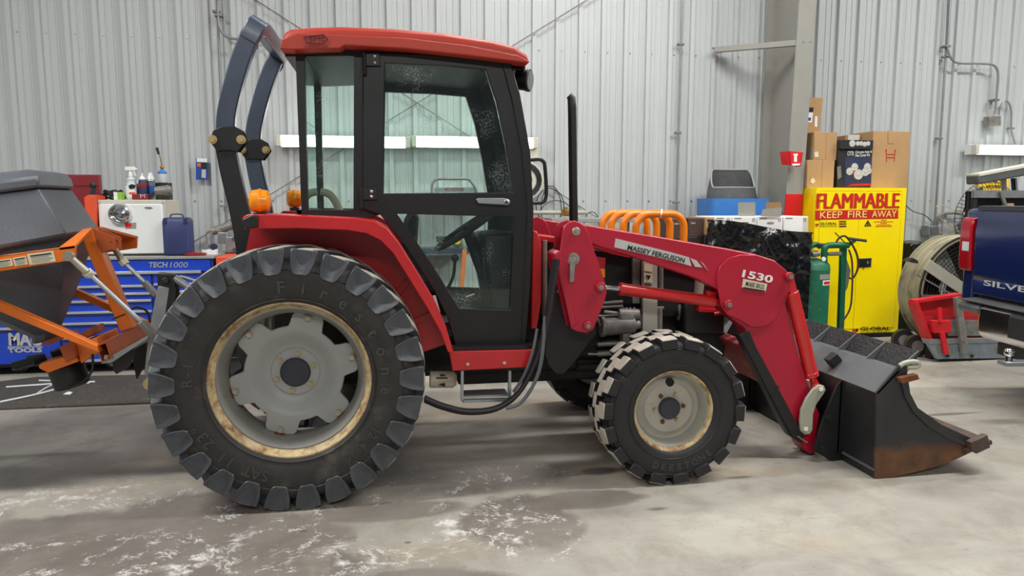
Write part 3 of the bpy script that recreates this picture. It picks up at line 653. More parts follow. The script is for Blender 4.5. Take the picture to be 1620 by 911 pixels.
# windshield and rear window, between the side frames
b = MB(); ya, yb = 3.50, 2*YC-3.50
line = px([(800, 99), (816, 150), (832, 240), (838, 330), (835, 400)], YS)
for i in range(len(line)-1):
    pass
vs = []
for x, z in line: vs += [(x, ya, z), (x, yb, z)]
b.add(vs, [(2*i, 2*i+1, 2*i+3, 2*i+2) for i in range(len(line)-1)]); b.build('windshield', 'cab_glass', T)
b = MB(); p0 = P(474, 84, YS); p1 = P(481, 335, YS); b.add([(p0.x, ya, p0.z), (p0.x, yb, p0.z), (p1.x, yb, p1.z), (p1.x, ya, p1.z)], [(0, 1, 2, 3)]); b.build('rear_window', 'cab_glass', T)
b = MB(); b.prism(px([(467, 332), (582, 332), (582, 352), (477, 350)], YS), 3.45, 3.52); b.prism(px([(467, 332), (487, 332), (487, 352), (470, 352)], YS), 3.45, 2*YC-3.45); b.prism(px([(467, 78), (483, 80), (483, 90), (467, 90)], YS), 3.45, 2*YC-3.45); b.prism(px([(790, 95), (806, 97), (808, 110), (790, 108)], YS), 3.45, 2*YC-3.45); b.build('cab_crossbar', 'cab_black', T)
# floor, dash, seat, steering
b = MB(); xf0, xf1 = P(600, 500, YS).x, P(835, 500, YS).x; b.box(xf0, xf1, 3.46, 2*YC-3.46, P(720, 545, YS).z, P(720, 535, YS).z); b.box(P(480, 400, YS).x, P(640, 400, YS).x, 3.47, 2*YC-3.47, 0.90, 1.02); b.build('cab_floor', 'dark_void', T)
b = MB(); b.pp([(765, 372), (800, 368), (835, 372), (835, 540), (790, 540), (770, 440)], 3.62, 4.10); b.build('dashboard', 'seat_black', T, bevel=0.02)
b = MB(); b.pp([(610, 432), (700, 438), (704, 458), (690, 470), (612, 466)], 3.62, 4.10); b.build('seat_cushion', 'seat_black', T, bevel=0.03)
b = MB(); b.pp([(628, 440), (642, 350), (650, 336), (659, 334), (663, 345), (660, 400), (672, 440)], 3.66, 4.06); b.build('seat_backrest', 'seat_black', T, bevel=0.03)
hub = P(738, 362, YC); ax = Vector((-0.55, 0, 0.83)).normalized(); e1 = Vector((0, 1, 0)); e2 = ax.cross(e1)
b = MB(); b.tube([hub+e1*0.19*math.cos(t*math.pi/16)+e2*0.19*math.sin(t*math.pi/16) for t in range(32)], 0.014, 8, closed=True)
for t in (0.5, 2.6, 4.7): b.beam(hub, hub+e1*0.18*math.cos(t)+e2*0.18*math.sin(t), 0.03, 0.012, ax)
b.cyl(hub-ax*0.03, hub+ax*0.02, 0.04, 0.035, 16); b.build('steering_wheel', 'seat_black', T)
b = MB(); b.cyl(hub, P(768, 440, YC), 0.03, 0.035, 12); b.build('steering_column', 'seat_black', T)
b = MB(); b.tube(catmull([P(700, 470, 3.7), P(716, 440, 3.7), P(720, 410, 3.7)]), 0.008); b.ball(P(720, 408, 3.7), 0.02); b.build('gear_lever', 'seat_black', T)
b = MB(); b.tube(catmull([P(507, 303, 4.18), P(522, 308, 4.18), P(534, 325, 4.18), P(540, 345, 4.18)]), 0.022, 10); b.build('armrest', 'label_cream', T)
b = MB(); m3 = Matrix.Rotation(R(-18), 3, 'Y'); b.obox(P(744, 467, 3.7), (0.045, 0.03, 0.003), m3); b.build('paper_tag', 'white_print', T)
# cab roof: two stacked moulded bands
low = px([(443, 78), (446, 62), (470, 52), (545, 56), (640, 60), (740, 72), (820, 88), (838, 97), (836, 100), (740, 88), (640, 77), (545, 72), (538, 77), (460, 79)], 3.34)
upp = px([(446, 68), (449, 52), (460, 45), (500, 42), (540, 41), (620, 44), (700, 51), (780, 64), (815, 73), (834, 86), (838, 97), (740, 80), (640, 68), (545, 64), (480, 66)], 3.36)
b = MB(); b.prism(low, 3.335, 2*YC-3.335); roof = b.build('cab_roof', 'roof_red', T, bevel=0.012, seg=3)
def scaled(pts, k, f):                                # thin the outline towards its lower edge
    zb = min(z for x, z in pts); xm = sum(x for x, z in pts)/len(pts)
    return [(xm+(x-xm)*f, zb+(z-zb)*k) for x, z in pts]
b = MB(); rings = []
for y, k, f in ((3.352, 0.80, 0.99), (3.375, 1.0, 1.0), (3.55, 1.06, 1.0), (YC, 1.09, 1.0), (2*YC-3.55, 1.06, 1.0), (2*YC-3.375, 1.0, 1.0), (2*YC-3.352, 0.80, 0.99)):
    rings.append([(x, y, z) for x, z in scaled(upp, k, f)])
b.loft(rings); b.build('roof_dome', 'roof_red', roof, bevel=0.01, seg=3)
b = MB(); b.prism(px([(450, 80), (545, 76), (640, 79), (740, 90), (832, 103), (832, 108), (740, 97), (640, 87), (450, 88)], 3.42), 3.44, 2*YC-3.44); b.build('headliner', 'cab_black', T)
b = MB(); o_ = [(480, 58), (512, 54), (519, 62), (511, 70), (484, 68)]; i_ = [(481.5, 59), (511.5, 55.5), (517, 62), (510.5, 68.6), (485, 66.8)]; b.pp(o_, 3.331, 3.334, [i_], yt=3.332); b.build('logo_outline', 'ink_dark_red', roof)
ptext('SIMS', (489, 66), (513, 66), 8, 3.333, 'ink_black', roof, bold=0.0, shear=0.1); ptext('CABDEPOT.COM', (482, 75.5), (519, 75.5), 4, 3.333, 'ink_dark_red', roof)
# work lamp, grab rail, mirror bracket
b = MB(); b.pp([(800, 92), (834, 98), (830, 104), (822, 110), (806, 112)], 3.44, 3.60); b.build('lamp_shelf', 'black_paint', T)
c = P(828, 127, 3.50); d = Vector((0.86, -0.5, -0.1)).normalized(); b = MB()
b.lathe([(0.025, -0.035), (0.045, -0.03), (0.048, 0.01), (0.052, 0.02), (0.052, 0.032), (0.047, 0.035)], c, d, 28)
for k in range(7): b.obox(c-d*0.045+Vector((0, 0, -0.036+k*0.012)), (0.03, 0.06, 0.004), Matrix.Identity(3))
wl = b.build('work_lamp', 'black_paint', T); b = MB(); b.lathe([(0.001, 0.030), (0.044, 0.030), (0.044, 0.037), (0.001, 0.039)], c, d, 24); b.build('lamp_lens', 'steel', wl)
b = MB(); b.cyl(P(826, 102, 3.5), P(826, 116, 3.5), 0.007, 0.007, 8); b.obox(P(826, 110, 3.5), (0.03, 0.03, 0.018)); b.build('lamp_bracket', 'zinc', wl)
b = MB(); b.tube(catmull([P(838, 253, 3.43), P(853, 252, 3.43), P(860, 256, 3.43), P(862, 264, 3.43), P(864, 290, 3.43), P(864, 310, 3.43), P(860, 319, 3.43), P(852, 321, 3.43), P(838, 321, 3.43)], 5), 0.009, 10); b.build('grab_rail', 'black_paint', T)
# ------------------------------------------------------------------ roll bar
YA, YB = 3.50, 4.18
spine_lo = [(392, 420), (388, 380), (379, 330), (367, 280), (359, 240), (357, 222)]
spine_hi = [(358, 218), (359, 185), (366, 150), (380, 100), (394, 62), (402, 48)]
def post(pts, Y, hw, th):
    ps = [P(x, y, YA) for x, y in pts]; ps = [Vector((p.x, 0, p.z)) for p in catmull(ps, 4)]; rings = []
    for i, p in enumerate(ps):
        t = (ps[min(i+1, len(ps)-1)]-ps[max(i-1, 0)]).normalized(); nn = Vector((t.z, 0, -t.x))
        rings.append([Vector((0, Y-th, 0))+p-nn*hw, Vector((0, Y-th, 0))+p+nn*hw, Vector((0, Y+th, 0))+p+nn*hw, Vector((0, Y+th, 0))+p-nn*hw])
    b = MB(); b.loft(rings); return b
post(spine_lo, YA, 0.042, 0.03).build('roll_bar_post', 'black_paint', T, bevel=0.008)
post(spine_lo, YB, 0.042, 0.03).build('roll_bar_post', 'rops_blue', T, bevel=0.008)
for Y in (YA, YB): post(spine_hi, Y, 0.040, 0.028).build('roll_bar_upper', 'rops_blue', T, bevel=0.008)
tp = P(404, 46, YA); tt = (P(404, 44, YA)-P(394, 62, YA)); tt.y = 0; tt.normalize(); nn = Vector((tt.z, 0, -tt.x))
b = MB(); rings = []
for y, dz in ((YA-0.032, -0.03), (YA-0.025, 0.0), (YA+0.01, 0.022), (YA+0.06, 0.028), (YB-0.06, 0.028), (YB-0.01, 0.022), (YB+0.025, 0.0), (YB+0.032, -0.03)):
    c = Vector((tp.x, y, tp.z))+tt*dz; rings.append([c-nn*0.042-tt*0.034, c+nn*0.042-tt*0.034, c+nn*0.042+tt*0.03, c-nn*0.042+tt*0.03])
b.loft(rings); b.build('roll_bar_crossbar', 'rops_blue', T, bevel=0.008)
for Y in (YA, YB):
    off = Y-YA
    def pq(x, y, Z=0): p = P(x, y, YA-0.035); return (p.x, p.z)
    for dy in (-0.036, 0.030):
        b = MB(); b.prism([pq(331, 222), (pq(338, 206)), pq(352, 200), pq(372, 200), pq(382, 206), pq(389, 222), pq(376, 240), pq(366, 238), pq(352, 238), pq(344, 240)], Y+dy-0.004, Y+dy+0.004); pl = b.build('hinge_plate', 'black_paint', T, bevel=0.002)
    for bx in (337, 382):
        p = P(bx, 221, YA-0.035); b = MB(); b.cyl((p.x, Y-0.055, p.z), (p.x, Y+0.055, p.z), 0.013, 0.013, 6); b.cyl((p.x, Y-0.047, p.z), (p.x, Y-0.041, p.z), 0.020, 0.020, 16); b.build('hinge_bolt', 'bolt_yellow', T)
# ------------------------------------------------------------------ loader
LY0, LY1 = 3.37, 3.47
leg = [(1140, 460), (1150, 497), (1176, 518), (1200, 566), (1250, 660), (1262, 690), (1272, 712), (1284, 720), (1294, 712), (1292, 690), (1297, 655), (1286, 630), (1264, 560), (1243, 478), (1251, 462), (1253, 444), (1245, 428), (1226, 412), (1195, 402), (1150, 393), (1040, 374), (960, 361), (925, 355), (908, 352), (895, 360), (900, 378), (935, 386), (1000, 406), (1100, 440)]
kc = P(1197, 462, LY0); knee = [(1135, 452), (1134, 436), (1140, 420), (1153, 408), (1172, 403), (1196, 403), (1226, 413), (1244, 428), (1252, 444), (1251, 460), (1240, 470), (1235, 490), (1228, 504), (1216, 514), (1200, 518), (1186, 516), (1172, 507), (1150, 497), (1141, 484)]
postp = [(890, 368), (893, 358), (900, 352), (909, 349), (918, 352), (926, 358), (931, 368), (938, 390), (958, 448), (960, 462), (957, 475), (942, 514), (938, 522), (928, 527), (914, 525), (904, 520), (880, 424), (877, 408), (886, 398)]
sub_ = [(888, 430), (880, 425), (874, 440), (868, 470), (864, 520), (862, 562), (868, 578), (880, 592), (892, 592), (906, 578), (944, 528), (940, 470)]
for s in (-1, 1):
    def yy(a, c): return sorted((mir(a, s), mir(c, s)))
    def ppr(pts, a, c, yt=LY0, holes=()):
        b = MB(); ya, yb = yy(a, c); b.prism(px(pts, yt), ya, yb, [px(h, yt) for h in holes]); return b
    arm = ppr(leg, LY0, LY1).build('loader_arm', 'loader_red', T, bevel=0.007)
    ppr(knee, LY0-0.012, LY0, LY0-0.012).build('knee_plate', 'loader_red', arm, bevel=0.003)
    ppr(knee, LY1, LY1+0.012, LY0).build('knee_plate', 'loader_red', arm, bevel=0.003)
    pst = ppr(postp, LY0-0.03, LY0-0.016, LY0-0.03).build('loader_post', 'loader_red', T, bevel=0.004)
    ppr(postp, LY1+0.016, LY1+0.03, LY0-0.03).build('post_plate', 'loader_red', pst, bevel=0.004)
    ppr([(877, 402), (886, 396), (913, 512), (904, 521)], LY0-0.034, LY1+0.03, LY0-0.034).build('post_flange', 'loader_red', pst, bevel=0.005)
    ppr(sub_, LY1-0.01, LY1+0.02, LY1-0.01).build('subframe_plate', 'black_paint', T, bevel=0.004)
    if s > 0: continue
    def pin(x, y, r, l=0.02, m='loader_red', y0=LY0-0.03, par=pst):
        c = P(x, y, y0); b = MB(); b.cyl(c, c-Vector((0, l, 0)), r, r, 20); o = b.build('pin_boss', m, par, bevel=0.003)
        b = MB(); b.cyl(c, c-Vector((0, l+0.008, 0)), r*0.62, r*0.58, 6); b.build('pin_bolt', 'cast_iron', par)
    pin(911, 366, 0.020, 0.010, 'zinc'); pin(949, 454, 0.024); pin(929, 515, 0.022, 0.014); pin(1150, 481, 0.023, 0.026, 'loader_red', LY0-0.012, arm); pin(1246, 437, 0.022, 0.03, 'loader_red', LY0-0.012, arm); pin(884, 460, 0.012, 0.010, 'zinc', LY1-0.01)
    b = MB(); b.cyl(P(906, 412, LY0-0.03), P(906, 412, LY0-0.055), 0.017, 0.017, 6); b.cyl(P(907, 410, LY0-0.030), P(907, 410, LY0-0.036), 0.030, 0.030, 18); b.beam(P(906, 412, LY0-0.05), P(904, 446, LY0-0.05), 0.012, 0.022); b.build('lock_pin', 'cast_iron', pst, bevel=0.002)
def ram(a, bb, c, d, Y, r, name, end=None):
    A, B, Cc, D = (P(*q, Y) for q in (a, bb, c, d))
    t = (D-Cc).normalized(); o = MB(); o.cyl(Cc, D, r, r, 24); o.cyl(Cc-t*0.004, Cc+t*0.02, r*1.06, r*1.06, 24); o.cyl(D-t*0.02, D+t*0.002, r*1.04, r*0.9, 24)
    if end: o.beam(D, P(*end, Y), 0.05, r*1.1)
    cy = o.build(name, 'loader_ram', T, bevel=0.002); o = MB(); o.cyl(A, Cc+t*0.01, r*0.42, r*0.42, 16); o.build('cylinder_rod', 'chrome', cy); return cy
mat('loader_ram', (200, 34, 34), 0.3, var=0.08, coat=0.4, dirt=((130, 50, 46), 0.08, 10))
ram((949, 454), (0, 0), (981, 457), (1130, 477), 3.425, 0.030, 'lift_cylinder', (1150, 481))
c2 = ram((1292, 612), (0, 0), (1284, 594), (1252, 462), 3.385, 0.035, 'bucket_cylinder', (1247, 440))
b = MB(); b.cyl(P(1285, 596, 3.385), P(1291, 613, 3.385), 0.017, 0.022, 12); b.cyl(P(1293, 614, 3.345), P(1293, 614, 3.425), 0.026, 0.026, 16); b.build('rod_eye', 'loader_ram', c2)
b = MB(); b.cyl(P(1130, 497, 3.50), P(1250, 470, 3.50), 0.008, 0.008, 8); b.pp([(1118, 460), (1133, 462), (1134, 474), (1118, 472)], 3.42, 3.46); b.build('cylinder_port', 'loader_ram', T)
lk = [(1296, 609), (1304, 610), (1307, 617), (1303, 624), (1292, 640), (1287, 655), (1286, 680), (1282, 687), (1274, 688), (1267, 682), (1266, 666), (1268, 648), (1276, 630), (1286, 616)]
for y in (3.325, 3.44):
    b = MB(); b.pp(lk, y, y+0.018, yt=3.325); l_ = b.build('bucket_link', 'link_grey', T, bevel=0.005)
    for q_ in ((1299, 616), (1275, 679)):
        if y < 3.4:
            m = MB(); m.cyl(P(*q_, 3.325), P(*q_, 3.312), 0.013, 0.010, 14); m.build('link_pin', 'label_cream', l_)
b = MB(); b.pp([(1170, 530), (1185, 522), (1196, 548), (1272, 690), (1268, 702), (1256, 694), (1238, 662)], 3.335, 3.345); b.pp([(1170, 530), (1175, 533), (1240, 661), (1256, 694), (1251, 690), (1236, 664)], 3.345, 3.40, yt=3.335); st = b.build('parking_stand', 'black_paint', T, bevel=0.003)
b = MB()
for q_ in ((1224, 613), (1229, 622), (1225, 624), (1231, 612), (1234, 626)): b.cyl(P(*q_, 3.334), P(*q_, 3.331), 0.006, 0.006, 10)
b.cyl(P(1180, 527, 3.33), P(1180, 527, 3.40), 0.012, 0.012, 10); b.build('stand_pin', 'dark_void', st)
b = MB(); b.cyl(P(1262, 690, 3.33), P(1277, 700, 3.33), 0.004, 0.004, 8); b.build('stand_clip', 'zinc', st)
# cross member and inner black braces between the arms
b = MB(); b.pp([(1165, 545), (1180, 538), (1232, 606), (1214, 612)], 3.47, 2*YC-3.47); b.build('loader_crossmember', 'dusty_red', T, bevel=0.01)
b = MB(); b.pp([(1172, 500), (1195, 505), (1165, 560), (1146, 548)], 3.75, 3.80); b.build('loader_brace', 'black_paint', T)
# decals
b = MB(); b.pp([(974, 377), (1062, 399), (1090, 407), (1094, 421), (1066, 413), (972, 391)], LY0-0.004, LY0-0.0005); dc = b.build('side_decal', 'decal_silver', T)
b = MB(); b.pp([(1092, 408), (1102, 412), (1111, 423), (1100, 422)], LY0-0.004, LY0-0.0005); b.pp([(1108, 413), (1113, 417), (1121, 429)], LY0-0.004, LY0-0.0005); b.build('decal_slash', 'decal_silver', dc)
ptext('MASSEY FERGUSON', (992, 395), (1082, 416), 8, LY0-0.005, 'ink_black', dc, bold=0.025, up=(0.16, 0, 1))
ptext('1530', (1173, 438), (1221, 448), 12, LY0-0.0135, 'white_print', T, bold=0.03, up=(0.12, 0, 1))
b = MB(); b.pp([(1176, 441), (1214, 449), (1211, 462), (1174, 455)], LY0-0.0155, LY0-0.0125); lb = b.build('dealer_label', 'label_cream', T)
ptext('MABIE BROS.', (1179, 452), (1209, 458), 7.5, LY0-0.016, 'ink_black', lb, bold=0.01, up=(0.1, 0, 1))
b = MB(); b.pp([(1176, 454), (1211, 459.7), (1210, 461.6), (1175.5, 456)], LY0-0.018, LY0-0.016); b.build('label_band', 'ink_black', lb)
# ------------------------------------------------------------------ bucket
BY0, BY1 = 3.02, 4.70
side = [(1386, 622), (1421, 580), (1432, 572), (1437, 600), (1440, 622), (1452, 645), (1490, 672), (1545, 697), (1556, 703), (1535, 716), (1500, 732), (1460, 744), (1420, 753), (1385, 761)]
sp = px(side, BY0)
def xz(x, y): return px([(x, y)], BY0)[0]
def worn_bucket():
    m = mat('bucket_side', (42, 43, 45), 0.42, var=0.25, scale=5)
    nt = m.node_tree; N = nt.nodes; L = nt.links; b = N['Principled BSDF']; src = b.inputs['Base Color'].links[0].from_socket
    tc = N.new('ShaderNodeTexCoord'); sp_ = N.new('ShaderNodeSeparateXYZ'); L.new(tc.outputs['Object'], sp_.inputs[0])
    n = N.new('ShaderNodeTexNoise'); n.inputs['Scale'].default_value = 7; n.inputs['Detail'].default_value = 9; n.inputs['Roughness'].default_value = 0.72; L.new(tc.outputs['Object'], n.inputs['Vector'])
    a = N.new('ShaderNodeMath'); a.operation = 'MULTIPLY_ADD'; L.new(n.outputs['Fac'], a.inputs[0]); a.inputs[1].default_value = 0.16; L.new(sp_.outputs['Z'], a.inputs[2])
    r = N.new('ShaderNodeMapRange'); r.interpolation_type = 'SMOOTHSTEP'; L.new(a.outputs[0], r.inputs[0]); r.inputs[1].default_value = 0.20; r.inputs[2].default_value = 0.255; r.inputs[3].default_value = 1; r.inputs[4].default_value = 0
    c = N.new('ShaderNodeValToRGB'); L.new(n.outputs['Fac'], c.inputs[0]); c.color_ramp.elements[0].position = 0.3; c.color_ramp.elements[1].position = 0.7
    c.color_ramp.elements[0].color = lin((66, 48, 38)); c.color_ramp.elements[1].color = lin((122, 82, 50))
    mx = N.new('ShaderNodeMix'); mx.data_type = 'RGBA'; L.new(r.outputs[0], mx.inputs[0]); L.new(src, mx.inputs[6]); L.new(c.outputs[0], mx.inputs[7]); L.new(mx.outputs[2], b.inputs['Base Color'])
    q = N.new('ShaderNodeMapRange'); L.new(r.outputs[0], q.inputs[0]); q.inputs[3].default_value = 0.42; q.inputs[4].default_value = 0.8; L.new(q.outputs[0], b.inputs['Roughness'])
worn_bucket()
mat('bucket_top', (92, 95, 97), 0.4, var=0.15, scale=7, dirt=((150, 148, 144), 0.16, 12))
mat('edge_steel', (84, 70, 62), 0.6, metal=0.2, var=0.3, scale=14, dirt=((110, 64, 38), 0.3, 14))
def off(pts, dx, dz): return [(x+dx, z+dz) for x, z in pts]
Bk = px([(1386, 622)], BY0)[0]; Bb = px([(1385, 761)], BY0)[0]; Bt = px([(1421, 585)], BY0)[0]; Gb = (Bt[0]+0.055, Bt[1]-0.004); Sg = px([(1458, 556)], BY0)[0]; Tip = px([(1556, 703)], BY0)[0]
b = MB(); b.prism([Bb, Bk, (Bk[0]+0.014, Bk[1]), (Bb[0]+0.014, Bb[1])], BY0+0.012, BY1-0.012)
bk = b.build('loader_bucket', 'bucket_black', T)
for y0, y1 in ((BY0, BY0+0.012), (BY1-0.012, BY1)):
    b = MB(); b.prism(sp, y0, y1); b.build('bucket_side_plate', 'bucket_side', bk)
bot = px([(1385, 761), (1420, 753), (1460, 744), (1500, 732), (1556, 703)], BY0)
b = MB(); b.prism([(x, z+0.001) for x, z in bot]+[(x, z+0.015) for x, z in bot][::-1], BY0+0.012, BY1-0.012); b.build('bucket_floor', 'bucket_side', bk)
b = MB(); b.prism([Bk, Bt, (Bt[0]+0.012, Bt[1]-0.006), (Bk[0]+0.012, Bk[1]-0.006)], BY0, BY1); b.build('bucket_top_plate', 'bucket_top', bk, bevel=0.002)
b = MB(); b.prism([Bt, Gb, (Gb[0], Gb[1]-0.01), (Bt[0], Bt[1]-0.01)], BY0+0.004, BY1-0.004); b.build('top_strip', 'bucket_top', bk)
b = MB(); b.prism([(Gb[0]-0.004, Gb[1]), (Sg[0]-0.004, Sg[1]), (Sg[0]+0.006, Sg[1]-0.002), (Gb[0]+0.008, Gb[1]-0.004)], BY0+0.01, BY1-0.01); b.build('spill_guard', 'bucket_rough', bk)
for k in range(8):
    y = BY0+0.012+k*(BY1-BY0-0.04)/7
    b = MB(); b.prism([(Bt[0]-0.012, Bt[1]-0.014), (Gb[0], Gb[1]), (Sg[0]-0.004, Sg[1])], y, y+0.010); b.build('gusset', 'bucket_top', bk)
lip = [(1425, 600), (1437, 600), (1440, 622), (1452, 645), (1490, 672), (1545, 697), (1530, 706), (1500, 694), (1470, 676), (1445, 652), (1432, 628)]
b = MB(); b.pp(lip, BY0-0.010, BY0, yt=BY0-0.01); b.build('side_edge_strip', 'bucket_side', bk)
b = MB(); b.prism([(Tip[0]-0.12, Tip[1]-0.028), (Tip[0]+0.02, Tip[1]+0.01), (Tip[0]+0.016, Tip[1]+0.03), (Tip[0]-0.12, Tip[1]-0.01)], BY0-0.03, BY1+0.03); b.build('cutting_edge', 'edge_steel', bk)
b = MB(); b.pp([(1536, 700), (1563, 688), (1567, 708), (1545, 718), (1538, 712)], BY0-0.045, BY0-0.01, yt=BY0-0.045); b.build('edge_wear_tip', 'edge_steel', bk, bevel=0.003)
b = MB(); b.pp([(1424, 598), (1452, 592), (1455, 600), (1428, 607)], BY0-0.03, BY0+0.0, yt=BY0-0.03); b.build('rusty_bracket', 'rust', bk, bevel=0.002)
b = MB(); b.tube(catmull([P(1423, 579, BY0), P(1432, 574, BY0), P(1446, 572, BY0), P(1453, 575, BY0), P(1450, 580, BY0), P(1434, 581, BY0)]), 0.012, 10); b.build('lifting_hook', 'link_grey', bk)
brk = [(1334, 601), (1333, 730), (1316, 730), (1290, 714), (1291, 700), (1301, 668), (1312, 640), (1326, 608)]
for yb in (3.28, 3.50, 2*YC-3.51, 2*YC-3.29):
    b = MB(); b.prism(px(brk, 3.28)+[], yb, yb+0.014); b.prism([(px([(1333, 605)], 3.28)[0][0]-0.01, 0.04), (Bk[0], 0.04), (Bk[0], 0.42), (px([(1333, 605)], 3.28)[0][0]-0.01, 0.42)], yb, yb+0.014); o = b.build('mounting_bracket', 'black_paint', bk)
    if yb < 3.3:
        for q_ in ((1311, 661), (1298, 709)):
            m = MB(); c = P(*q_, 3.28); m.cyl(c, c-Vector((0, 0.012, 0)), 0.022, 0.022, 6); m.cyl(c, c-Vector((0, 0.02, 0)), 0.012, 0.01, 12); m.build('bracket_pin', 'black_paint', bk)
b = MB(); t_ = px([(1315, 566), (1322, 552), (1338, 556), (1334, 574)], 3.55); 
c = Vector(((Bk[0]+Bt[0])/2-0.02, 3.42, (Bk[1]+Bt[1])/2+0.02)); b.obox(c, (0.06, 0.05, 0.05), Matrix.Rotation(R(-40), 3, 'Y')); b.build('stop_block', 'black_paint', bk, bevel=0.003)
b = MB(); b.prism([(Bb[0]-0.012, Bb[1]+0.05), (Bb[0], Bb[1]+0.05), (Bb[0], Bb[1]+0.06), (Bb[0]-0.012, Bb[1]+0.06)], BY0+0.004, 3.27); b.build('weld_strip', 'bucket_top', bk)
# ================================================================== SALT SPREADER on the three point hitch
mat('spreader_orange', (226, 112, 22), 0.42, var=0.08, scale=6, coat=0.2, dirt=((150, 74, 30), 0.12, 10))
mat('spreader_orange_dark', (168, 78, 34), 0.5, var=0.15, scale=9, dirt=((120, 60, 34), 0.3, 9))
mat('poly_black', (82, 86, 93), 0.4, var=0.12, scale=3, bump=0.12, bscale=90)
mat('tool_blue', (14, 66, 196), 0.3, var=0.05, coat=0.4)
mat('tool_blue_dark', (16, 44, 132), 0.35, var=0.05, coat=0.3)
mat('trim_alu', (206, 208, 210), 0.28, metal=0.6, var=0.05)
mat('worktop_grey', (150, 150, 148), 0.5, var=0.15, dirt=((90, 84, 78), 0.3, 18))
mat('fridge_white', (232, 235, 234), 0.35, var=0.02)
mat('fridge_beige', (206, 203, 188), 0.45, var=0.03)
mat('case_blue', (58, 66, 112), 0.5, var=0.08)
mat('orange_red', (228, 84, 50), 0.45, var=0.06)
mat('maroon', (132, 38, 46), 0.4, var=0.08)
mat('clear_plastic', (206, 212, 214), 0.25, var=0.03)
mat('label_blue', (34, 74, 160), 0.4)
mat('label_navy', (44, 52, 84), 0.4)
mat('label_green', (140, 196, 70), 0.4)
mat('paper_white', (236, 236, 232), 0.6, var=0.02)
mat('torch_blue', (60, 126, 206), 0.35)
mat('brass', (176, 140, 74), 0.35, metal=0.8)
mat('yellow_paint', (255, 226, 0), 0.35, var=0.03, coat=0.2)
mat('wood_orange', (206, 110, 50), 0.6)
mat('mat_fibre', (76, 72, 66), 0.95, var=0.4, scale=60, bump=0.6, bscale=180, dirt=((120, 112, 100), 0.3, 9))
mat('plastic_strip', (216, 222, 228), 0.45, var=0.03)
mat('cardboard', (178, 142, 98), 0.75, var=0.06, scale=5)
mat('cardboard_dark', (150, 116, 80), 0.8, var=0.06)
mat('cart_black', (38, 38, 40), 0.5, var=0.2)
S = thing('salt_spreader', 'black hopper salt spreader in an orange frame, hung behind the tractor', 'spreader', (P(100, 500, YC).x, YC, 0.0))
th_ = R(12.5); e1 = Vector((math.cos(th_), 0, math.sin(th_))); e3 = Vector((-math.sin(th_), 0, math.cos(th_))); O_ = P(90, 525, YC)
def ab(p): q = p-O_; return q.dot(e1), q.dot(e3)
def octo(ar, ac, b, B, B2, al):
    pts = [(ar, -B2), (ar, B2), (ac, B), (2*al-ac, B), (2*al-ar, B2), (2*al-ar, -B2), (2*al-ac, -B), (ac, -B)]
    return [O_+e1*a+e3*b+Vector((0, y, 0)) for a, y in pts]
def rg(c, B, B2):                                      # ring from its near right corner as the photograph shows it
    ar, b_ = ab(P(*c, YC-B2)); return octo(ar, ar-(B-B2), b_, B, B2, ar-0.62)
b = MB(); b.loft([rg((44, 268), 0.40, 0.14), rg((54, 271), 0.445, 0.165), rg((60, 279), 0.465, 0.185), rg((63, 296), 0.47, 0.19)])
b.build('hopper_lid', 'poly_black', S, bevel=0.012, angle=25)
b = MB(); b.loft([rg((60, 298), 0.45, 0.175), rg((63, 301), 0.455, 0.18), rg((82, 332), 0.485, 0.19), rg((105, 368), 0.515, 0.20), rg((104, 373), 0.515, 0.20), rg((99, 378), 0.49, 0.18)])
hop = b.build('hopper', 'poly_black', S, bevel=0.02, seg=3, angle=25)
def fr(r, B, wl): a, b_ = ab(P(*r, YC+B*0.4)); return octo(a, a-B*0.6, b_, B, B*0.4, a-wl)
b = MB(); b.loft([fr((146, 362), 0.45, 0.50), fr((141, 400), 0.38, 0.38), fr((128, 440), 0.26, 0.26), fr((108, 490), 0.12, 0.13), fr((95, 522), 0.05, 0.06), fr((92, 534), 0.045, 0.055)])
b.build('hopper_funnel', 'poly_black', hop, bevel=0.01, angle=25)
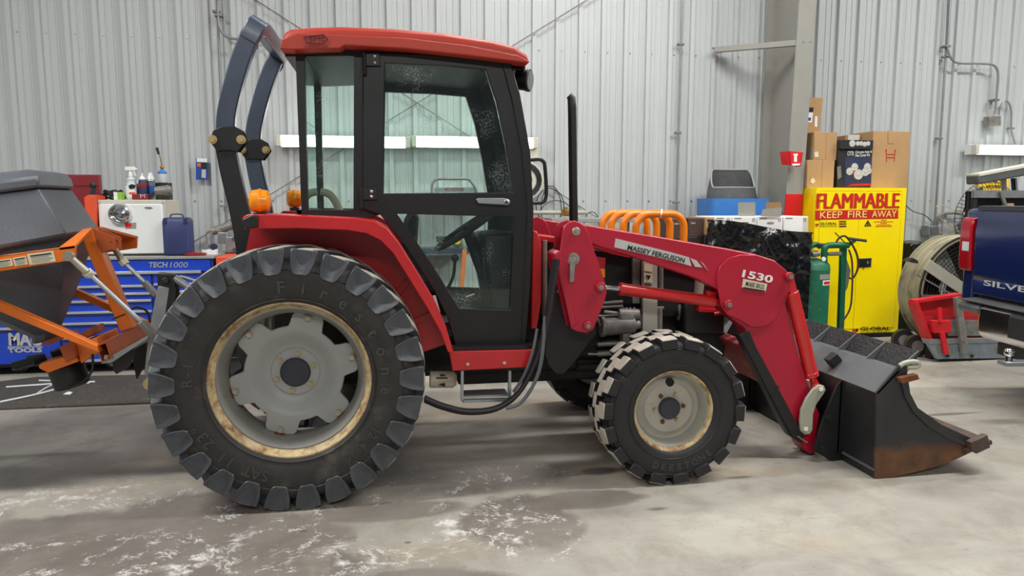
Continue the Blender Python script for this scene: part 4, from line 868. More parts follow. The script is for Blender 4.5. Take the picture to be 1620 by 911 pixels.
for s in (-1, 1):
    Yr = mir(3.45, s); Y2 = mir(3.80, s)
    b = MB(); ya, yb = sorted((Yr, mir(3.47, s)))
    b.prism(px([(-160, 430), (0, 404), (95, 391.5), (119, 388), (118, 411), (0, 429), (-160, 455)], 3.45), ya, yb)
    b.prism(px([(-160, 430), (0, 404), (95, 391.5), (95, 394), (0, 406.5), (-160, 433)], 3.45), *sorted((Yr, mir(3.50, s)))); rail = b.build('frame_rail', 'spreader_orange', S, bevel=0.002)
    A = [P(95, 391, 3.45), P(119, 388, 3.45), P(119, 411, 3.45), P(112, 412, 3.45)]; Bq = [P(133, 362, 3.8), P(147, 361, 3.8), P(152, 392, 3.8), P(146, 396, 3.8)]
    for l in (A, Bq):
        for v in l: v.y = mir(v.y, s)
    b = MB(); A2 = [P(94, 391, 3.45), P(119, 388, 3.45), P(132, 362, 3.8), P(146, 360, 3.8)]
    for v in A2: v.y = mir(v.y, s)
    dz = Vector((0, 0, -0.012)); b.add([A2[0], A2[1], A2[3], A2[2]]+[v+dz for v in (A2[0], A2[1], A2[3], A2[2])], [(0, 1, 2, 3), (7, 6, 5, 4), (0, 4, 5, 1), (1, 5, 6, 2), (2, 6, 7, 3), (3, 7, 4, 0)]); b.build('rail_gusset', 'spreader_orange', S)
    b = MB(); b.prism(px([(-160, 410), (0, 479), (100, 522), (153, 547), (157, 558), (100, 535), (0, 493), (-160, 424)], 3.50), *sorted((mir(3.50, s), mir(3.545, s)))); b.build('frame_strut', 'spreader_orange', S, bevel=0.003)
    if s < 0:
        for (q0, q1, q2, q3) in (((42.5, 402), (84, 396.5), (88.5, 413.5), (47, 419)), ((20, 408), (40.5, 404.5), (44, 418), (24, 421)), ((-14, 413), (18, 408.5), (21, 420), (-10, 425))):
            b = MB(); b.pp([q0, q1, q2, q3], 3.4475, 3.4495); lbl = b.build('safety_label', 'label_cream', rail)
            for k in range(4):
                t = 0.16+0.2*k; u0, u1 = 0.1, 0.9-0.12*(k % 2)
                def lp(u, v): return tuple(q0[i]*(1-u)*(1-v)+q1[i]*u*(1-v)+q2[i]*u*v+q3[i]*(1-u)*v for i in (0, 1))
                h_ = 0.12 if k == 0 else 0.05
                m = MB(); m.pp([lp(u0, t), lp(u1, t), lp(u1, t+h_), lp(u0, t+h_)], 3.446, 3.4475); m.build('label_print', 'ink_black' if k == 0 else 'steel_paint_grey', rail)
b = MB(); b.beam(P(141, 366, YC), P(204, 520, YC), 0.075, 0.06); post_ = b.build('frame_post', 'spreader_orange', S, bevel=0.005)
b = MB(); b.beam(P(192, 498, YC), P(193, 500, YC), 0.079, 0.064); b.build('post_band', 'ink_black', post_)
hole = [(176+1.9*math.cos(t*0.785), 383+1.9*math.sin(t*0.785)) for t in range(8)]
for y in (3.82, 3.895):
    b = MB(); b.pp([(146, 361), (182, 376), (184, 397), (176, 394), (160, 400), (153, 386)], y, y+0.008, [hole], yt=3.82); b.build('top_link_bracket', 'spreader_orange_dark', S)
sec = [(152, 546), (168, 540), (177, 567), (161, 573)]; sin = [(154.5, 547.5), (167, 543), (174.5, 566), (162, 570.5)]
b = MB(); b.pp(sec, 3.52, 4.20, [sin]); tb = b.build('hitch_tube', 'spreader_orange_dark', S)
b = MB(); b.pp([(120, 545), (152, 534), (160, 556), (128, 575)], 3.72, 4.0); b.build('drive_mount', 'spreader_orange', S, bevel=0.004)
b = MB(); b.pp([(93, 549), (112, 540), (120, 565), (104, 573)], 3.68, 3.76); b.pp([(118, 532), (142, 519), (146, 530), (126, 541)], 3.78, 3.95); b.build('drive_bracket', 'spreader_orange_dark', S, bevel=0.003)
b = MB(); b.pp([(60, 578), (66, 574), (118, 560), (124, 572), (76, 590), (62, 583)], 3.70, 4.02); b.build('drive_pan', 'spreader_orange', S, bevel=0.004)
b = MB(); b.pp([(66, 545), (68, 540), (96, 532), (98, 537), (80, 545)], 3.76, 3.96); b.build('throat_flange', 'spreader_orange_dark', S)
d_ = (P(114, 606, YC)-P(104, 578, YC)).normalized(); c0 = P(104, 578, YC); b = MB(); b.cyl(c0, c0+d_*0.105, 0.083, 0.080, 28); b.cyl(c0+d_*0.105, c0+d_*0.11, 0.078, 0.07, 28); mo = b.build('drive_motor', 'black_paint', S, bevel=0.003)
b = MB(); b.tube(catmull([P(110, 612, 3.78), P(130, 605, 3.7), (P(146, 585, 3.7)), P(146, 560, 3.7)]), 0.006); b.build('motor_cable', 'hose', mo)
sp0 = P(78, 566, YC); dn = -d_
b = MB(); b.cyl(sp0, sp0-dn*0.006, 0.16, 0.16, 32)
for k in range(6):
    t = k*math.pi/3; a_ = Vector((0, math.cos(t), 0))+e1*math.sin(t); b.beam(sp0+a_*0.03+dn*0.012, sp0+a_*0.155+dn*0.012, 0.03, 0.004, dn)
b.build('spinner_disc', 'black_paint', S)
b = MB(); b.pp([(160, 572), (233, 531), (235, 534), (176, 574), (161, 575)], 3.53, 4.18); b.build('tube_skid', 'steel', S)
b = MB(); b.pp([(178, 572), (211, 550), (212, 560), (205, 580), (184, 592), (179, 585)], 3.62, 3.63); b.build('rubber_flap', 'black_paint', S)
b = MB(); b.pp([(206, 548), (232, 533), (230, 575), (216, 600), (212, 580)], 4.02, 4.04); b.build('rubber_flap', 'engine_dark', S)
b = MB(); b.cyl(P(168, 568, 3.52), P(169, 562, 3.52), 0.01, 0.01, 6); b.build('tube_bolt', 'zinc', tb)
for (pts, Y0, Y1) in (([(109, 405), (137, 430), (142, 434), (222, 508), (246, 533)], 3.43, 3.50), ([(177, 387), (193, 411), (199, 418), (228, 446), (248, 468)], 4.0, 4.0)):
    n = len(pts); q = [P(x, y, Y0+(Y1-Y0)*i/(n-1)) for i, (x, y) in enumerate(pts)]
    b = MB(); b.cyl(q[0], q[1], 0.014, 0.017, 12); st_ = b.build('turnbuckle', 'zinc', S); b = MB(); b.cyl(q[1], q[2], 0.022, 0.022, 6); b.build('turnbuckle_nut', 'label_cream', st_)
    b = MB(); b.cyl(q[2], q[3], 0.010, 0.010, 10); b.build('strut_rod', 'steel', st_)
    b = MB(); b.beam(q[3], q[4], 0.05, 0.024); b.build('strut_clevis', 'cast_iron', st_, bevel=0.004)
    b = MB(); b.cyl(q[0]-Vector((0, 0.012, 0)), q[0]+Vector((0, 0.01, 0)), 0.022, 0.022, 14); b.build('strut_eye', 'zinc', st_)
# tractor hitch arms behind the rear tyre
for Y in (3.58,):
    b = MB(); b.pp([(250, 452), (268, 455), (262, 498), (250, 545), (244, 592), (228, 592), (233, 545), (242, 490)], Y, Y+0.015); la = b.build('hitch_arm', 'galv', T, bevel=0.003)
    b = MB(); b.pp([(248, 432), (273, 434), (280, 460), (276, 492), (262, 494), (268, 456), (249, 453)], Y, Y+0.05); b.cyl(P(262, 444, Y-0.012), P(262, 444, Y+0.06), 0.016, 0.016, 14); b.build('hitch_head', 'black_paint', la, bevel=0.004)
    b = MB(); b.lathe([(0.006, -0.02), (0.028, -0.02), (0.022, 0), (0.028, 0.02), (0.006, 0.02)], P(238, 606, Y), (0, 1, 0), 18); b.build('hitch_ball_end', 'bolt_yellow', la)
b = MB(); b.cyl(P(276, 440, 3.6), P(300, 455, 3.6), 0.02, 0.016, 12); b.tube(catmull([P(272, 445, 3.62), P(285, 438, 3.62), P(302, 442, 3.62), P(318, 448, 3.62)]), 0.008); b.build('lift_rod', 'galv', T)
b = MB(); b.tube(catmull([P(205, 492, 3.7), P(215, 486, 3.75), P(232, 492, 3.8), P(238, 510, 3.8)]), 0.006); b.build('hitch_cable', 'hose', T)
# ================================================================== FLOOR MAT AND LOOSE STRIPS
g = [G(-60, 612), G(60, 598), G(250, 594), G(600, 592), G(600, 630), G(238, 639), G(-80, 652)]
b = MB(); b.add([(v.x, v.y, 0.0) for v in g]+[(v.x, v.y, 0.010) for v in g], [tuple(range(7)), tuple(range(13, 6, -1))]+[(i, (i+1) % 7, 7+(i+1) % 7, 7+i) for i in range(7)])
tag(b.build('floor_mat', 'mat_fibre', smooth=False), 'dark grey fibre mat on the floor in front of the blue tool chest', 'mat')
for k, (pts, lb) in enumerate(((((10, 612.5), (88, 607), (150, 604)), 'straight white plastic strip lying across the floor mat, nearest the blue tool chest'), (((0, 636), (48, 626), (80, 618), (100, 612)), 'curved white plastic strip on the floor mat, running out of the left edge'), (((58, 623), (72, 614), (88, 606)), 'short thin white strip slanting between two longer strips on the mat'), (((62, 602), (88, 603), (96, 606)), 'bent white strip end below the hopper on the mat'))):
    b = MB(); b.tube(catmull([G(x, y, 0.018) for x, y in pts]), 0.008 if k != 2 else 0.006, 6); tag(b.build('plastic_strip', 'plastic_strip'), lb, 'strip', 'white strips on the mat')
for (q, lb) in (([(84, 616), (96, 611), (98, 614), (88, 619)], 'small folded white scrap by the curved strip end'), ([(100, 624), (108, 620), (115, 621), (111, 624.5)], 'torn white paper scrap lying flat on the mat below the spreader motor'), ([(134, 603), (142, 605), (141, 607), (134, 606)], 'tiny white scrap on the mat just right of the spreader motor')):
    n = len(q); v = [G(x, y, 0.011) for x, y in q]; b = MB(); b.add(v+[w_+Vector((0, 0, 0.004)) for w_ in v], [tuple(range(n)), tuple(range(2*n-1, n-1, -1))]+[(i, (i+1) % n, n+(i+1) % n, n+i) for i in range(n)]); tag(b.build('paper_scrap', 'paper_white'), lb, 'scrap', 'paper scraps on the mat')
# ================================================================== BLUE TOOL CHEST
CY = 6.0
zt = P(240, 406, CY).z; xR = P(337, 420, CY).x; xL = xR-2.05; zb = P(60, 574, CY).z
C_ = thing('tool_chest', 'long blue roller tool chest with silver drawer trims against the ribbed wall', 'tool chest', ((xL+xR)/2, 6.35, 0))
b = MB(); b.box(xL, xR, CY+0.012, 6.72, zb, zt-0.02); b.build('chest_body', 'tool_blue_dark', C_, bevel=0.004)
b = MB(); b.box(xL-0.01, xR+0.01, CY-0.01, 6.74, zt-0.022, zt); b.build('worktop', 'worktop_grey', C_, bevel=0.004)
def cz(y): return P(240, y, CY).z
def cx(x): return P(x, 480, CY).x
x1, x2, x3 = cx(94), cx(242), cx(324)
banks = [(x1, x2, [433, 454, 466, 477, 494, 511, 533, 569]), (xL+0.02, x1-0.012, [433, 474, 516, 569]), (x2+0.012, x3, [433, 452, 464, 480, 500, 530, 569])]
b = MB(); b.box(xL+0.02, xR-0.02, CY, CY+0.02, cz(430), zt-0.026); ban = b.build('top_drawer', 'tool_blue', C_, bevel=0.002)
b = MB(); b.box(xL+0.02, cx(321), CY-0.02, CY+0.002, cz(433), cz(428.5)); b.build('drawer_trim', 'trim_alu', ban, bevel=0.002)
for xa, xb, ys in banks:
    for ya, yb in zip(ys[:-1], ys[1:]):
        b = MB(); b.box(xa+0.004, xb-0.004, CY, CY+0.02, cz(yb)+0.003, cz(ya)-0.003); dr = b.build('drawer', 'tool_blue', C_, bevel=0.002)
        if yb < 569 or xa > xL+0.1:
            b = MB(); b.box(xa+0.006, xb-0.008, CY-0.022, CY+0.002, cz(yb)+0.002, cz(yb-4)); b.build('drawer_trim', 'trim_alu', dr, bevel=0.002)
ptext('TECH', (236, 423), (266, 423), 8.5, CY-0.002, 'trim_alu', C_, bold=0.03, shear=0.2); ptext('1000', (269, 423), (297.5, 423), 8.5, CY-0.002, 'trim_alu', C_, shear=0.2)
arc = [(12, 549)]+[(40+29*math.cos(R(t)), 549+25*math.sin(R(t))) for t in range(200, 341, 10)]+[(68, 549)]
ptext('MAC', (14, 547), (66, 547), 21, CY-0.002, 'decal_silver', C_, bold=0.05); ptext('TOOLS', (13, 558), (67, 557), 7.5, CY-0.002, 'decal_silver', C_, bold=0.05)
b = MB(); b.pp([(12, 548.2), (67, 547.6), (67, 549), (12, 549.8)], CY-0.003, CY); b.build('logo_bar', 'decal_silver', C_)
b = MB(); b.box(xL+0.05, xR-0.05, CY+0.04, 6.7, zb-0.035, zb+0.01); b.build('chest_base', 'cart_black', C_)
for (x, y) in ((27, 6.12), (176, 6.12), (318, 6.12), (27, 6.6), (318, 6.6), (-140, 6.12)):
    cxx = P(x, 585, 6.05).x; r = 0.066; b = MB(); b.lathe([(r*0.55, -0.02), (r, -0.02), (r, 0.02), (r*0.55, 0.02)], (cxx, y, r), (0, 1, 0), 24, closed=True); w_ = b.build('caster', 'cart_black', C_)
    b = MB(); b.lathe([(0.01, -0.024), (r*0.6, -0.022), (r*0.6, 0.022), (0.01, 0.024)], (cxx, y, r), (0, 1, 0), 20)
    b.build('caster_hub', 'steel', w_); b = MB(); b.beam((cxx, y, r), (cxx-0.05, y, zb-0.02), 0.07, 0.03); b.build('caster_fork', 'steel', w_)
zt0 = zt
# red cart beside it
xa, xb = xR+0.02, P(372, 410, CY).x+0.35
C2 = thing('tool_cart', 'orange red tool cart standing right of the blue tool chest, half behind the rear tyre', 'tool cart', ((xa+xb)/2, 6.3, 0))
b = MB(); b.box(xa, xb, CY+0.01, 6.6, 0.10, zt0-0.01); b.build('cart_body', 'orange_red', C2, bevel=0.006)
for k in range(4):
    b = MB(); b.box(xa+0.015, xb-0.015, CY, CY+0.012, 0.14+k*0.18, 0.31+k*0.18); d2 = b.build('drawer', 'orange_red', C2, bevel=0.003); b = MB(); b.box(xa+0.06, xb-0.06, CY-0.008, CY+0.002, 0.295+k*0.18, 0.305+k*0.18); b.build('drawer_pull', 'cart_black', d2)
for x in (xa+0.06, xb-0.06):
    for y in (CY+0.06, 6.54):
        b = MB(); b.cyl((x-0.015, y, 0.05), (x+0.015, y, 0.05), 0.05, 0.05, 18); b.beam((x, y, 0.05), (x, y, 0.11), 0.05, 0.03); b.build('caster', 'cart_black', C2)
# ------------------------------------------------------------------ on the chest
FY = 6.12; fz0 = zt0; fzt = P(200, 316, FY).z
fx0, fx1 = P(157, 360, FY).x, P(258.5, 360, FY).x
F_ = thing('mini_fridge', 'small white fridge standing on the blue tool chest', 'fridge', ((fx0+fx1)/2, 6.3, fz0))
b = MB(); b.box(fx0+0.004, fx1+0.004, FY+0.05, FY+0.47, fz0, fzt); b.build('fridge_body', 'fridge_beige', F_, bevel=0.006)
b = MB(); b.box(fx0, fx1, FY, FY+0.046, fz0+0.015, fzt-0.03); dr = b.build('fridge_door', 'fridge_white', F_, bevel=0.008)
b = MB(); b.box(fx0, fx1, FY+0.004, FY+0.05, fzt-0.03, fzt); b.build('fridge_top_trim', 'fridge_beige', F_, bevel=0.004)
b = MB(); b.pp([(228, 328.2), (232, 327), (239, 327.2), (242, 329), (238, 330.5), (231, 330)], FY-0.003, FY, yt=FY); b.build('fridge_badge', 'steel', dr)
b = MB(); b.pp([(198, 353), (215.5, 352), (215.5, 361.5), (198, 362)], FY-0.002, FY, yt=FY); stk = b.build('fridge_sticker', 'steel_paint_grey', dr); b = MB(); b.pp([(199, 354), (207, 353), (209, 357), (206, 360), (199, 360)], FY-0.003, FY-0.0021, yt=FY); b.build('sticker_print', 'column_red', dr)
b = MB(); c = P(190, 339, FY); b.lathe([(0.001, -0.028), (0.022, -0.03), (0.034, -0.022), (0.044, -0.012), (0.052, -0.02), (0.064, -0.030), (0.078, -0.026), (0.085, -0.008), (0.087, 0.0), (0.001, 0.0)], c, (0, 1, 0), 36); tag(b.build('hub_cap_disc', 'chrome'), 'round chrome hub cap stuck to the white fridge door', 'hub cap')
# hard case leaning beside the fridge
hy = 6.05; hz0 = zt0+0.001
def rrect(x0, x1, z0, z1, r, n=5):
    o = []
    for cx_, cz_, a0 in ((x1-r, z0+r, -90), (x1-r, z1-r, 0), (x0+r, z1-r, 90), (x0+r, z0+r, 180)):
        o += [(cx_+r*math.cos(R(a0+90*k/n)), cz_+r*math.sin(R(a0+90*k/n))) for k in range(n+1)]
    return o
hx0, hx1 = P(256, 375, hy).x, P(301, 375, hy).x; hz1 = P(280, 344, hy).z
K = thing('hard_case', 'dark blue moulded hard case standing upright on the tool chest right of the fridge', 'case', ((hx0+hx1)/2, hy+0.08, hz0))
b = MB()
rings = []
for y, d in ((0, 0.022), (0.012, 0.006), (0.03, 0.0), (0.062, 0.0), (0.066, 0.004), (0.070, 0.0), (0.11, 0.0), (0.125, 0.006), (0.135, 0.02)):
    rings.append([(x, hy+y, z) for x, z in rrect(hx0+d, hx1-d, hz0+d, hz1-d, 0.035)])
b.loft(rings); b.build('case_shell', 'case_blue', K, angle=50)
b = MB(); xm = (hx0+hx1)/2; b.tube(catmull([(xm-0.045, hy+0.05, hz1-0.006), (xm-0.042, hy+0.05, hz1+0.02), (xm, hy+0.05, hz1+0.026), (xm+0.042, hy+0.05, hz1+0.02), (xm+0.045, hy+0.05, hz1-0.006)]), 0.006); b.build('case_handle', 'case_blue', K)
for s in (-1, 1):
    b = MB(); b.box(xm+s*0.075-0.014, xm+s*0.075+0.014, hy-0.004, hy+0.05, hz1-0.05, hz1-0.004); b.build('case_latch', 'label_navy', K, bevel=0.003)
# things on the fridge
ft = fzt+0.001
def at_x(x, Y): return P(x, 316, Y).x
def bottle(name, lab, cat, x, Y, r, prof, m, extra=None, group=None, z=None):
    z = ft if z is None else z
    c = Vector((at_x(x, Y), Y, z)); t = thing(name, lab, cat, c, group); b = MB(); b.lathe(prof, c, (0, 0, 1), 20); b.build('body', m, t); return t, c
def zpx(y, Y): return P(210, y, Y).z
Y0 = 6.24; h = zpx(280, Y0)-ft
t, c = bottle('spray_bottle', 'tall clear spray bottle with white trigger head on the fridge', 'bottle', 209, Y0, 0.04, [(0.001, 0), (0.038, 0), (0.040, 0.01), (0.040, h*0.62), (0.034, h*0.72), (0.030, h*0.82), (0.034, h*0.9), (0.015, h), (0.001, h)], 'clear_plastic')
b = MB(); b.lathe([(0.001, h), (0.017, h), (0.017, h+0.03), (0.010, h+0.032), (0.010, h+0.05), (0.001, h+0.05)], c, (0, 0, 1), 14); b.obox(c+Vector((0.0, 0, h+0.065)), (0.075, 0.024, 0.03)); b.obox(c+Vector((0.042, 0, h+0.062)), (0.02, 0.018, 0.014)); b.beam(c+Vector((0.022, 0, h+0.05)), c+Vector((0.04, 0, h+0.005)), 0.014, 0.008); b.build('trigger_head', 'paper_white', t, bevel=0.004)
b = MB(); b.lathe([(0.0405, h*0.08), (0.0412, h*0.1), (0.0412, h*0.58), (0.0405, h*0.6)], c, (0, 0, 1), 20); lb_ = b.build('label', 'paper_white', t); b = MB(); b.pp([(203, 294), (208, 291), (215, 293), (213, 298), (205, 299)], c.y-0.043, c.y-0.0414, yt=c.y-0.0425); b.build('label_print', 'ink_black', t); b = MB(); b.pp([(204, 304), (214, 304), (214, 307), (204, 307)], c.y-0.043, c.y-0.0414, yt=c.y-0.0425); b.build('label_band', 'orange_red', t)
Y0 = 6.30; t, c = bottle('small_bottle', 'small navy bottle with white cap just behind the spray bottle', 'bottle', 218, Y0, 0.02, [(0.001, 0), (0.020, 0), (0.020, 0.11), (0.010, 0.125), (0.001, 0.125)], 'label_navy'); b = MB(); b.cyl(c+Vector((0, 0, 0.123)), c+Vector((0, 0, 0.15)), 0.014, 0.012, 12); b.build('cap', 'paper_white', t)
Y0 = 6.24; h = zpx(284, Y0)-ft
t, c = bottle('oil_bottle', 'dark labelled bottle with white nozzle cap, between spray bottle and grey can', 'bottle', 227, Y0, 0.03, [(0.001, 0), (0.030, 0), (0.031, 0.01), (0.031, h*0.85), (0.024, h), (0.001, h)], 'label_navy')
b = MB(); b.lathe([(0.001, h-0.004), (0.023, h-0.004), (0.022, h+0.012), (0.008, h+0.028), (0.006, h+0.05), (0.001, h+0.05)], c, (0, 0, 1), 14); b.build('cap', 'paper_white', t)
b = MB(); b.lathe([(0.0313, h*0.6), (0.0318, h*0.62), (0.0318, h*0.8), (0.0313, h*0.82)], c, (0, 0, 1), 20); b.build('label_band', 'maroon', t)
Y0 = 6.30; h = zpx(280, Y0)-ft
t, c = bottle('spray_can', 'grey aerosol can with translucent cap, tallest can on the fridge', 'can', 240, Y0, 0.03, [(0.001, 0), (0.032, 0), (0.033, 0.005), (0.033, h*0.82), (0.034, h*0.84), (0.026, h*0.95), (0.001, h*0.95)], 'steel')
b = MB(); b.lathe([(0.001, h*0.9), (0.034, h*0.9), (0.033, h*0.93), (0.020, h*1.08), (0.016, h*1.2), (0.001, h*1.2)], c, (0, 0, 1), 16); b.build('cap', 'clear_plastic', t)
b = MB(); b.lathe([(0.0333, h*0.25), (0.0338, h*0.27), (0.0338, h*0.6), (0.0333, h*0.62)], c, (0, 0, 1), 20); b.build('label', 'label_blue', t)
Y0 = 6.22; b = MB(); b.box(at_x(213, Y0), at_x(237.5, Y0), Y0-0.06, Y0+0.02, ft, zpx(307, Y0)); rb_ = b.build('red_tin', 'maroon', bevel=0.004); tag(rb_, 'small flat red tin lying in front of the bottles on the fridge', 'tin'); ptext('M', (222, 313), (230, 313), 6, Y0-0.061, 'decal_silver', rb_)
Y0 = 6.20; b = MB(); b.box(at_x(184, Y0), at_x(196, Y0), Y0-0.05, Y0+0.02, ft, zpx(304, Y0)); gb_ = b.build('carton', 'paper_white'); tag(gb_, 'small white and green carton at the front left of the fridge top', 'carton'); b = MB(); b.box(at_x(190, Y0), at_x(196, Y0)+0.001, Y0-0.052, Y0+0.021, ft, zpx(304, Y0)+0.001); b.build('green_side', 'label_green', gb_)
b = MB(); cc = Vector((at_x(180, 6.36), 6.36, ft+0.014))
for k in range(4): b.tube([cc+Vector(((0.085-0.006*k)*math.cos(t*math.pi/10), (0.06-0.004*k)*math.sin(t*math.pi/10), k*0.016+0.012*math.sin(t*0.9+k))) for t in range(20)], 0.008, 6, closed=True)
tag(b.build('cable_coil', 'hose'), 'coil of black cable lying on the left of the fridge top', 'cable')
Y0 = 6.44; b = MB(); b.box(at_x(249, Y0), at_x(271, Y0), Y0-0.06, Y0+0.05, ft, zpx(289, Y0)); bx_ = b.build('black_box', 'cart_black', bevel=0.003); tag(bx_, 'black box on the right back corner of the fridge, under the blue torch', 'box')
Y0 = 6.20; cc = Vector((at_x(262, Y0), Y0, ft+0.012)); t = thing('air_tool', 'grey pneumatic tool lying on the fridge in front of the black box', 'air tool', cc)
b = MB(); b.cyl(cc+Vector((-0.07, 0, 0.055)), cc+Vector((0.02, 0, 0.06)), 0.035, 0.042, 16); b.cyl(cc+Vector((0.02, 0, 0.06)), cc+Vector((0.05, 0, 0.06)), 0.045, 0.03, 16); b.build('tool_body', 'cast_iron', t); b = MB(); b.beam(cc+Vector((-0.02, 0, 0.03)), cc+Vector((-0.05, 0, 0.0)), 0.03, 0.035); b.beam(cc+Vector((-0.07, 0, 0.05)), cc+Vector((-0.11, 0, 0.01)), 0.025, 0.02); b.build('tool_grip', 'cart_black', t)
Y0 = 6.43; z_ = zpx(289, Y0)+0.001; cc = Vector((at_x(259, Y0), Y0, z_)); h = zpx(270, Y0)-z_
t = thing('blow_torch', 'blue topped gas blow torch standing on the black box, nozzle bent upright', 'torch', cc)
b = MB(); b.lathe([(0.001, 0), (0.033, 0), (0.035, 0.006), (0.035, h*0.8), (0.001, h*0.8)], cc, (0, 0, 1), 20); b.build('gas_bottle', 'clear_plastic', t)
b = MB(); b.lathe([(0.0355, h*0.75), (0.036, h*0.8), (0.034, h*0.92), (0.018, h*1.03), (0.012, h*1.1), (0.001, h*1.1)], cc, (0, 0, 1), 20); b.build('bottle_top', 'torch_blue', t)
b = MB(); b.tube(catmull([cc+Vector((0, 0, h*1.05)), cc+Vector((0, 0, h*1.45)), cc+Vector((-0.006, 0, h*2.0)), cc+Vector((-0.02, 0, h*2.5))]), 0.005, 8); b.ball(cc+Vector((0, 0, h*1.3)), 0.016); b.build('torch_valve', 'brass', t); b = MB(); b.cyl(cc+Vector((-0.018, 0, h*2.4)), cc+Vector((-0.030, 0, h*2.95)), 0.010, 0.012, 12); b.build('torch_nozzle', 'cart_black', t)
# red tool box with open lid and orange case behind the hopper
Y0 = 6.42; t = thing('tool_box', 'dark red steel tool box with its lid standing open, behind the spreader hopper', 'tool box', (P(110, 340, Y0).x, Y0, zt0))
b = MB(); b.box(P(30, 340, Y0).x, P(154, 340, Y0).x, Y0-0.2, Y0+0.08, zt0, zt0+0.30); b.build('box_body', 'maroon', t, bevel=0.006)
b = MB(); b.box(P(30, 340, Y0).x, P(155, 340, Y0).x, Y0+0.085, Y0+0.13, zt0+0.28, P(130, 276, Y0+0.08).z); lid_ = b.build('box_lid', 'maroon', t, bevel=0.006)
b = MB(); b.box(P(34, 340, Y0).x, P(152, 340, Y0).x, Y0+0.078, Y0+0.086, P(130, 293, Y0+0.08).z-0.004, P(130, 293, Y0+0.08).z); b.build('lid_rib', 'maroon', lid_)
b = MB(); b.beam(P(149, 298, Y0-0.02), P(144, 312, Y0-0.02), 0.02, 0.03); b.ball(P(147, 293, Y0-0.02), (0.028, 0.012, 0.028)); b.build('tool_handle', 'cart_black', t)
b = MB(); Y1 = 6.08; ob_ = [(140, 404), (136, 345), (133, 312), (140, 308), (150, 311), (150, 309), (151, 314), (151, 404)]
b.prism(px(ob_, Y1), Y1, Y1+0.2); t2 = b.build('chainsaw_case', 'orange_red', bevel=0.02, seg=3); tag(t2, 'orange moulded plastic case on the tool chest left of the white fridge', 'case')
b = MB(); c = P(280, 402, 6.08); 
rng = random.Random(3); b = MB(); cR = Vector((P(309, 401, 6.06).x, 6.06, zt0+0.001)); n = 14
rr = [[cR+Vector(((0.085*f+0.012*rng.uniform(-1, 1))*math.cos(2*math.pi*i/n), (0.035*f)*math.sin(2*math.pi*i/n), hh+0.006*rng.uniform(0, 1))) for i in range(n)] for f, hh in ((1.0, 0.0), (1.0, 0.008), (0.8, 0.016), (0.5, 0.022), (0.2, 0.018))]
b.loft(rr); tag(b.build('shop_rag', 'maroon'), 'crumpled red rag on the front edge of the tool chest right of the blue case', 'rag')
# small gauge manifold on the cart
cc = P(332, 402, 6.2); cc.z = zt0-0.009; t = thing('gauge_manifold', 'small pale valve manifold with two hose loops standing on the red tool cart', 'manifold', cc)
b = MB(); b.box(cc.x-0.055, cc.x+0.055, 6.17, 6.24, cc.z, cc.z+0.05); b.build('manifold_block', 'paper_white', t, bevel=0.005)
b = MB()
b.cyl(cc+Vector((-0.03, -0.03, 0.075)), cc+Vector((-0.03, 0.02, 0.075)), 0.028, 0.028, 16); b.build('gauge', 'steel', t); b = MB(); b.cyl(cc+Vector((0.035, -0.03, 0.07)), cc+Vector((0.035, 0.02, 0.07)), 0.026, 0.026, 16); b.build('gauge', 'label_navy', t)
for s in (-1, 1):
    b = MB(); b.tube(catmull([cc+Vector((s*0.015, 0, 0.09)), cc+Vector((s*0.02, 0, 0.17)), cc+Vector((s*0.02+0.03, 0, 0.20)), cc+Vector((s*0.02+0.07, 0.03, 0.19))]), 0.006); b.build('hose_loop', 'cast_iron', t)
# grey pipe bracket and vise block beyond the roll bar
cc = P(362, 370, 6.5); t = thing('pipe_vise', 'worn grey vise with thick pipe stub, standing on the red tool cart', 'vise', (cc.x, 6.5, zt0))
b = MB(); b.cyl(P(336, 366, 6.5), P(420, 340, 6.5), 0.035, 0.035, 16); b.build('pipe_stub', 'cast_iron', t)
b = MB(); b.box(P(347, 380, 6.48).x, P(363, 380, 6.48).x, 6.42, 6.54, max(zt0+0.01, P(350, 385, 6.48).z), P(350, 367, 6.48).z); b.build('vise_jaw', 'steel', t, bevel=0.006)
b = MB(); b.box(P(358, 380, 6.44).x, P(395, 380, 6.44).x, 6.40, 6.56, zt0-0.007, P(350, 374, 6.44).z); vb = b.build('vise_body', 'galv', t, bevel=0.008)
for q in ((370, 378), (371, 395)):
    b = MB(); b.cyl(P(*q, 6.40), P(*q, 6.385), 0.018, 0.016, 12); b.build('vise_bolt', 'chrome', vb)
# ================================================================== ON THE BACK WALL
WF = WALL_Y+0.005
b = MB(); b.pp([(310, 250), (328, 251), (328.5, 284.5), (310, 284)], WF-0.05, WF-0.03, yt=WF-0.05); bp_ = b.build('blister_pack', 'label_blue'); tag(bp_, 'blue carded glue pack hanging on the wall above the blue hard case', 'packet')
b = MB(); b.pp([(311.5, 250), (328, 251), (328, 257), (311, 256)], WF-0.053, WF-0.05, yt=WF-0.05); b.build('card_header', 'paper_white', bp_)
b = MB(); b.pp([(319, 257), (327, 257), (326.5, 268), (319, 267)], WF-0.058, WF-0.05, yt=WF-0.05); b.build('tube_cap', 'ink_black', bp_)
b = MB(); b.pp([(319.5, 268), (326, 268), (325.5, 282), (319, 281)], WF-0.058, WF-0.05, yt=WF-0.05); b.build('glue_tube', 'decal_silver', bp_); b = MB(); b.pp([(312, 258), (317.5, 258), (317.5, 264), (312, 263)], WF-0.052, WF-0.05, yt=WF-0.05); b.build('card_print', 'spreader_orange', bp_)
WIRE_Y = WF-0.045
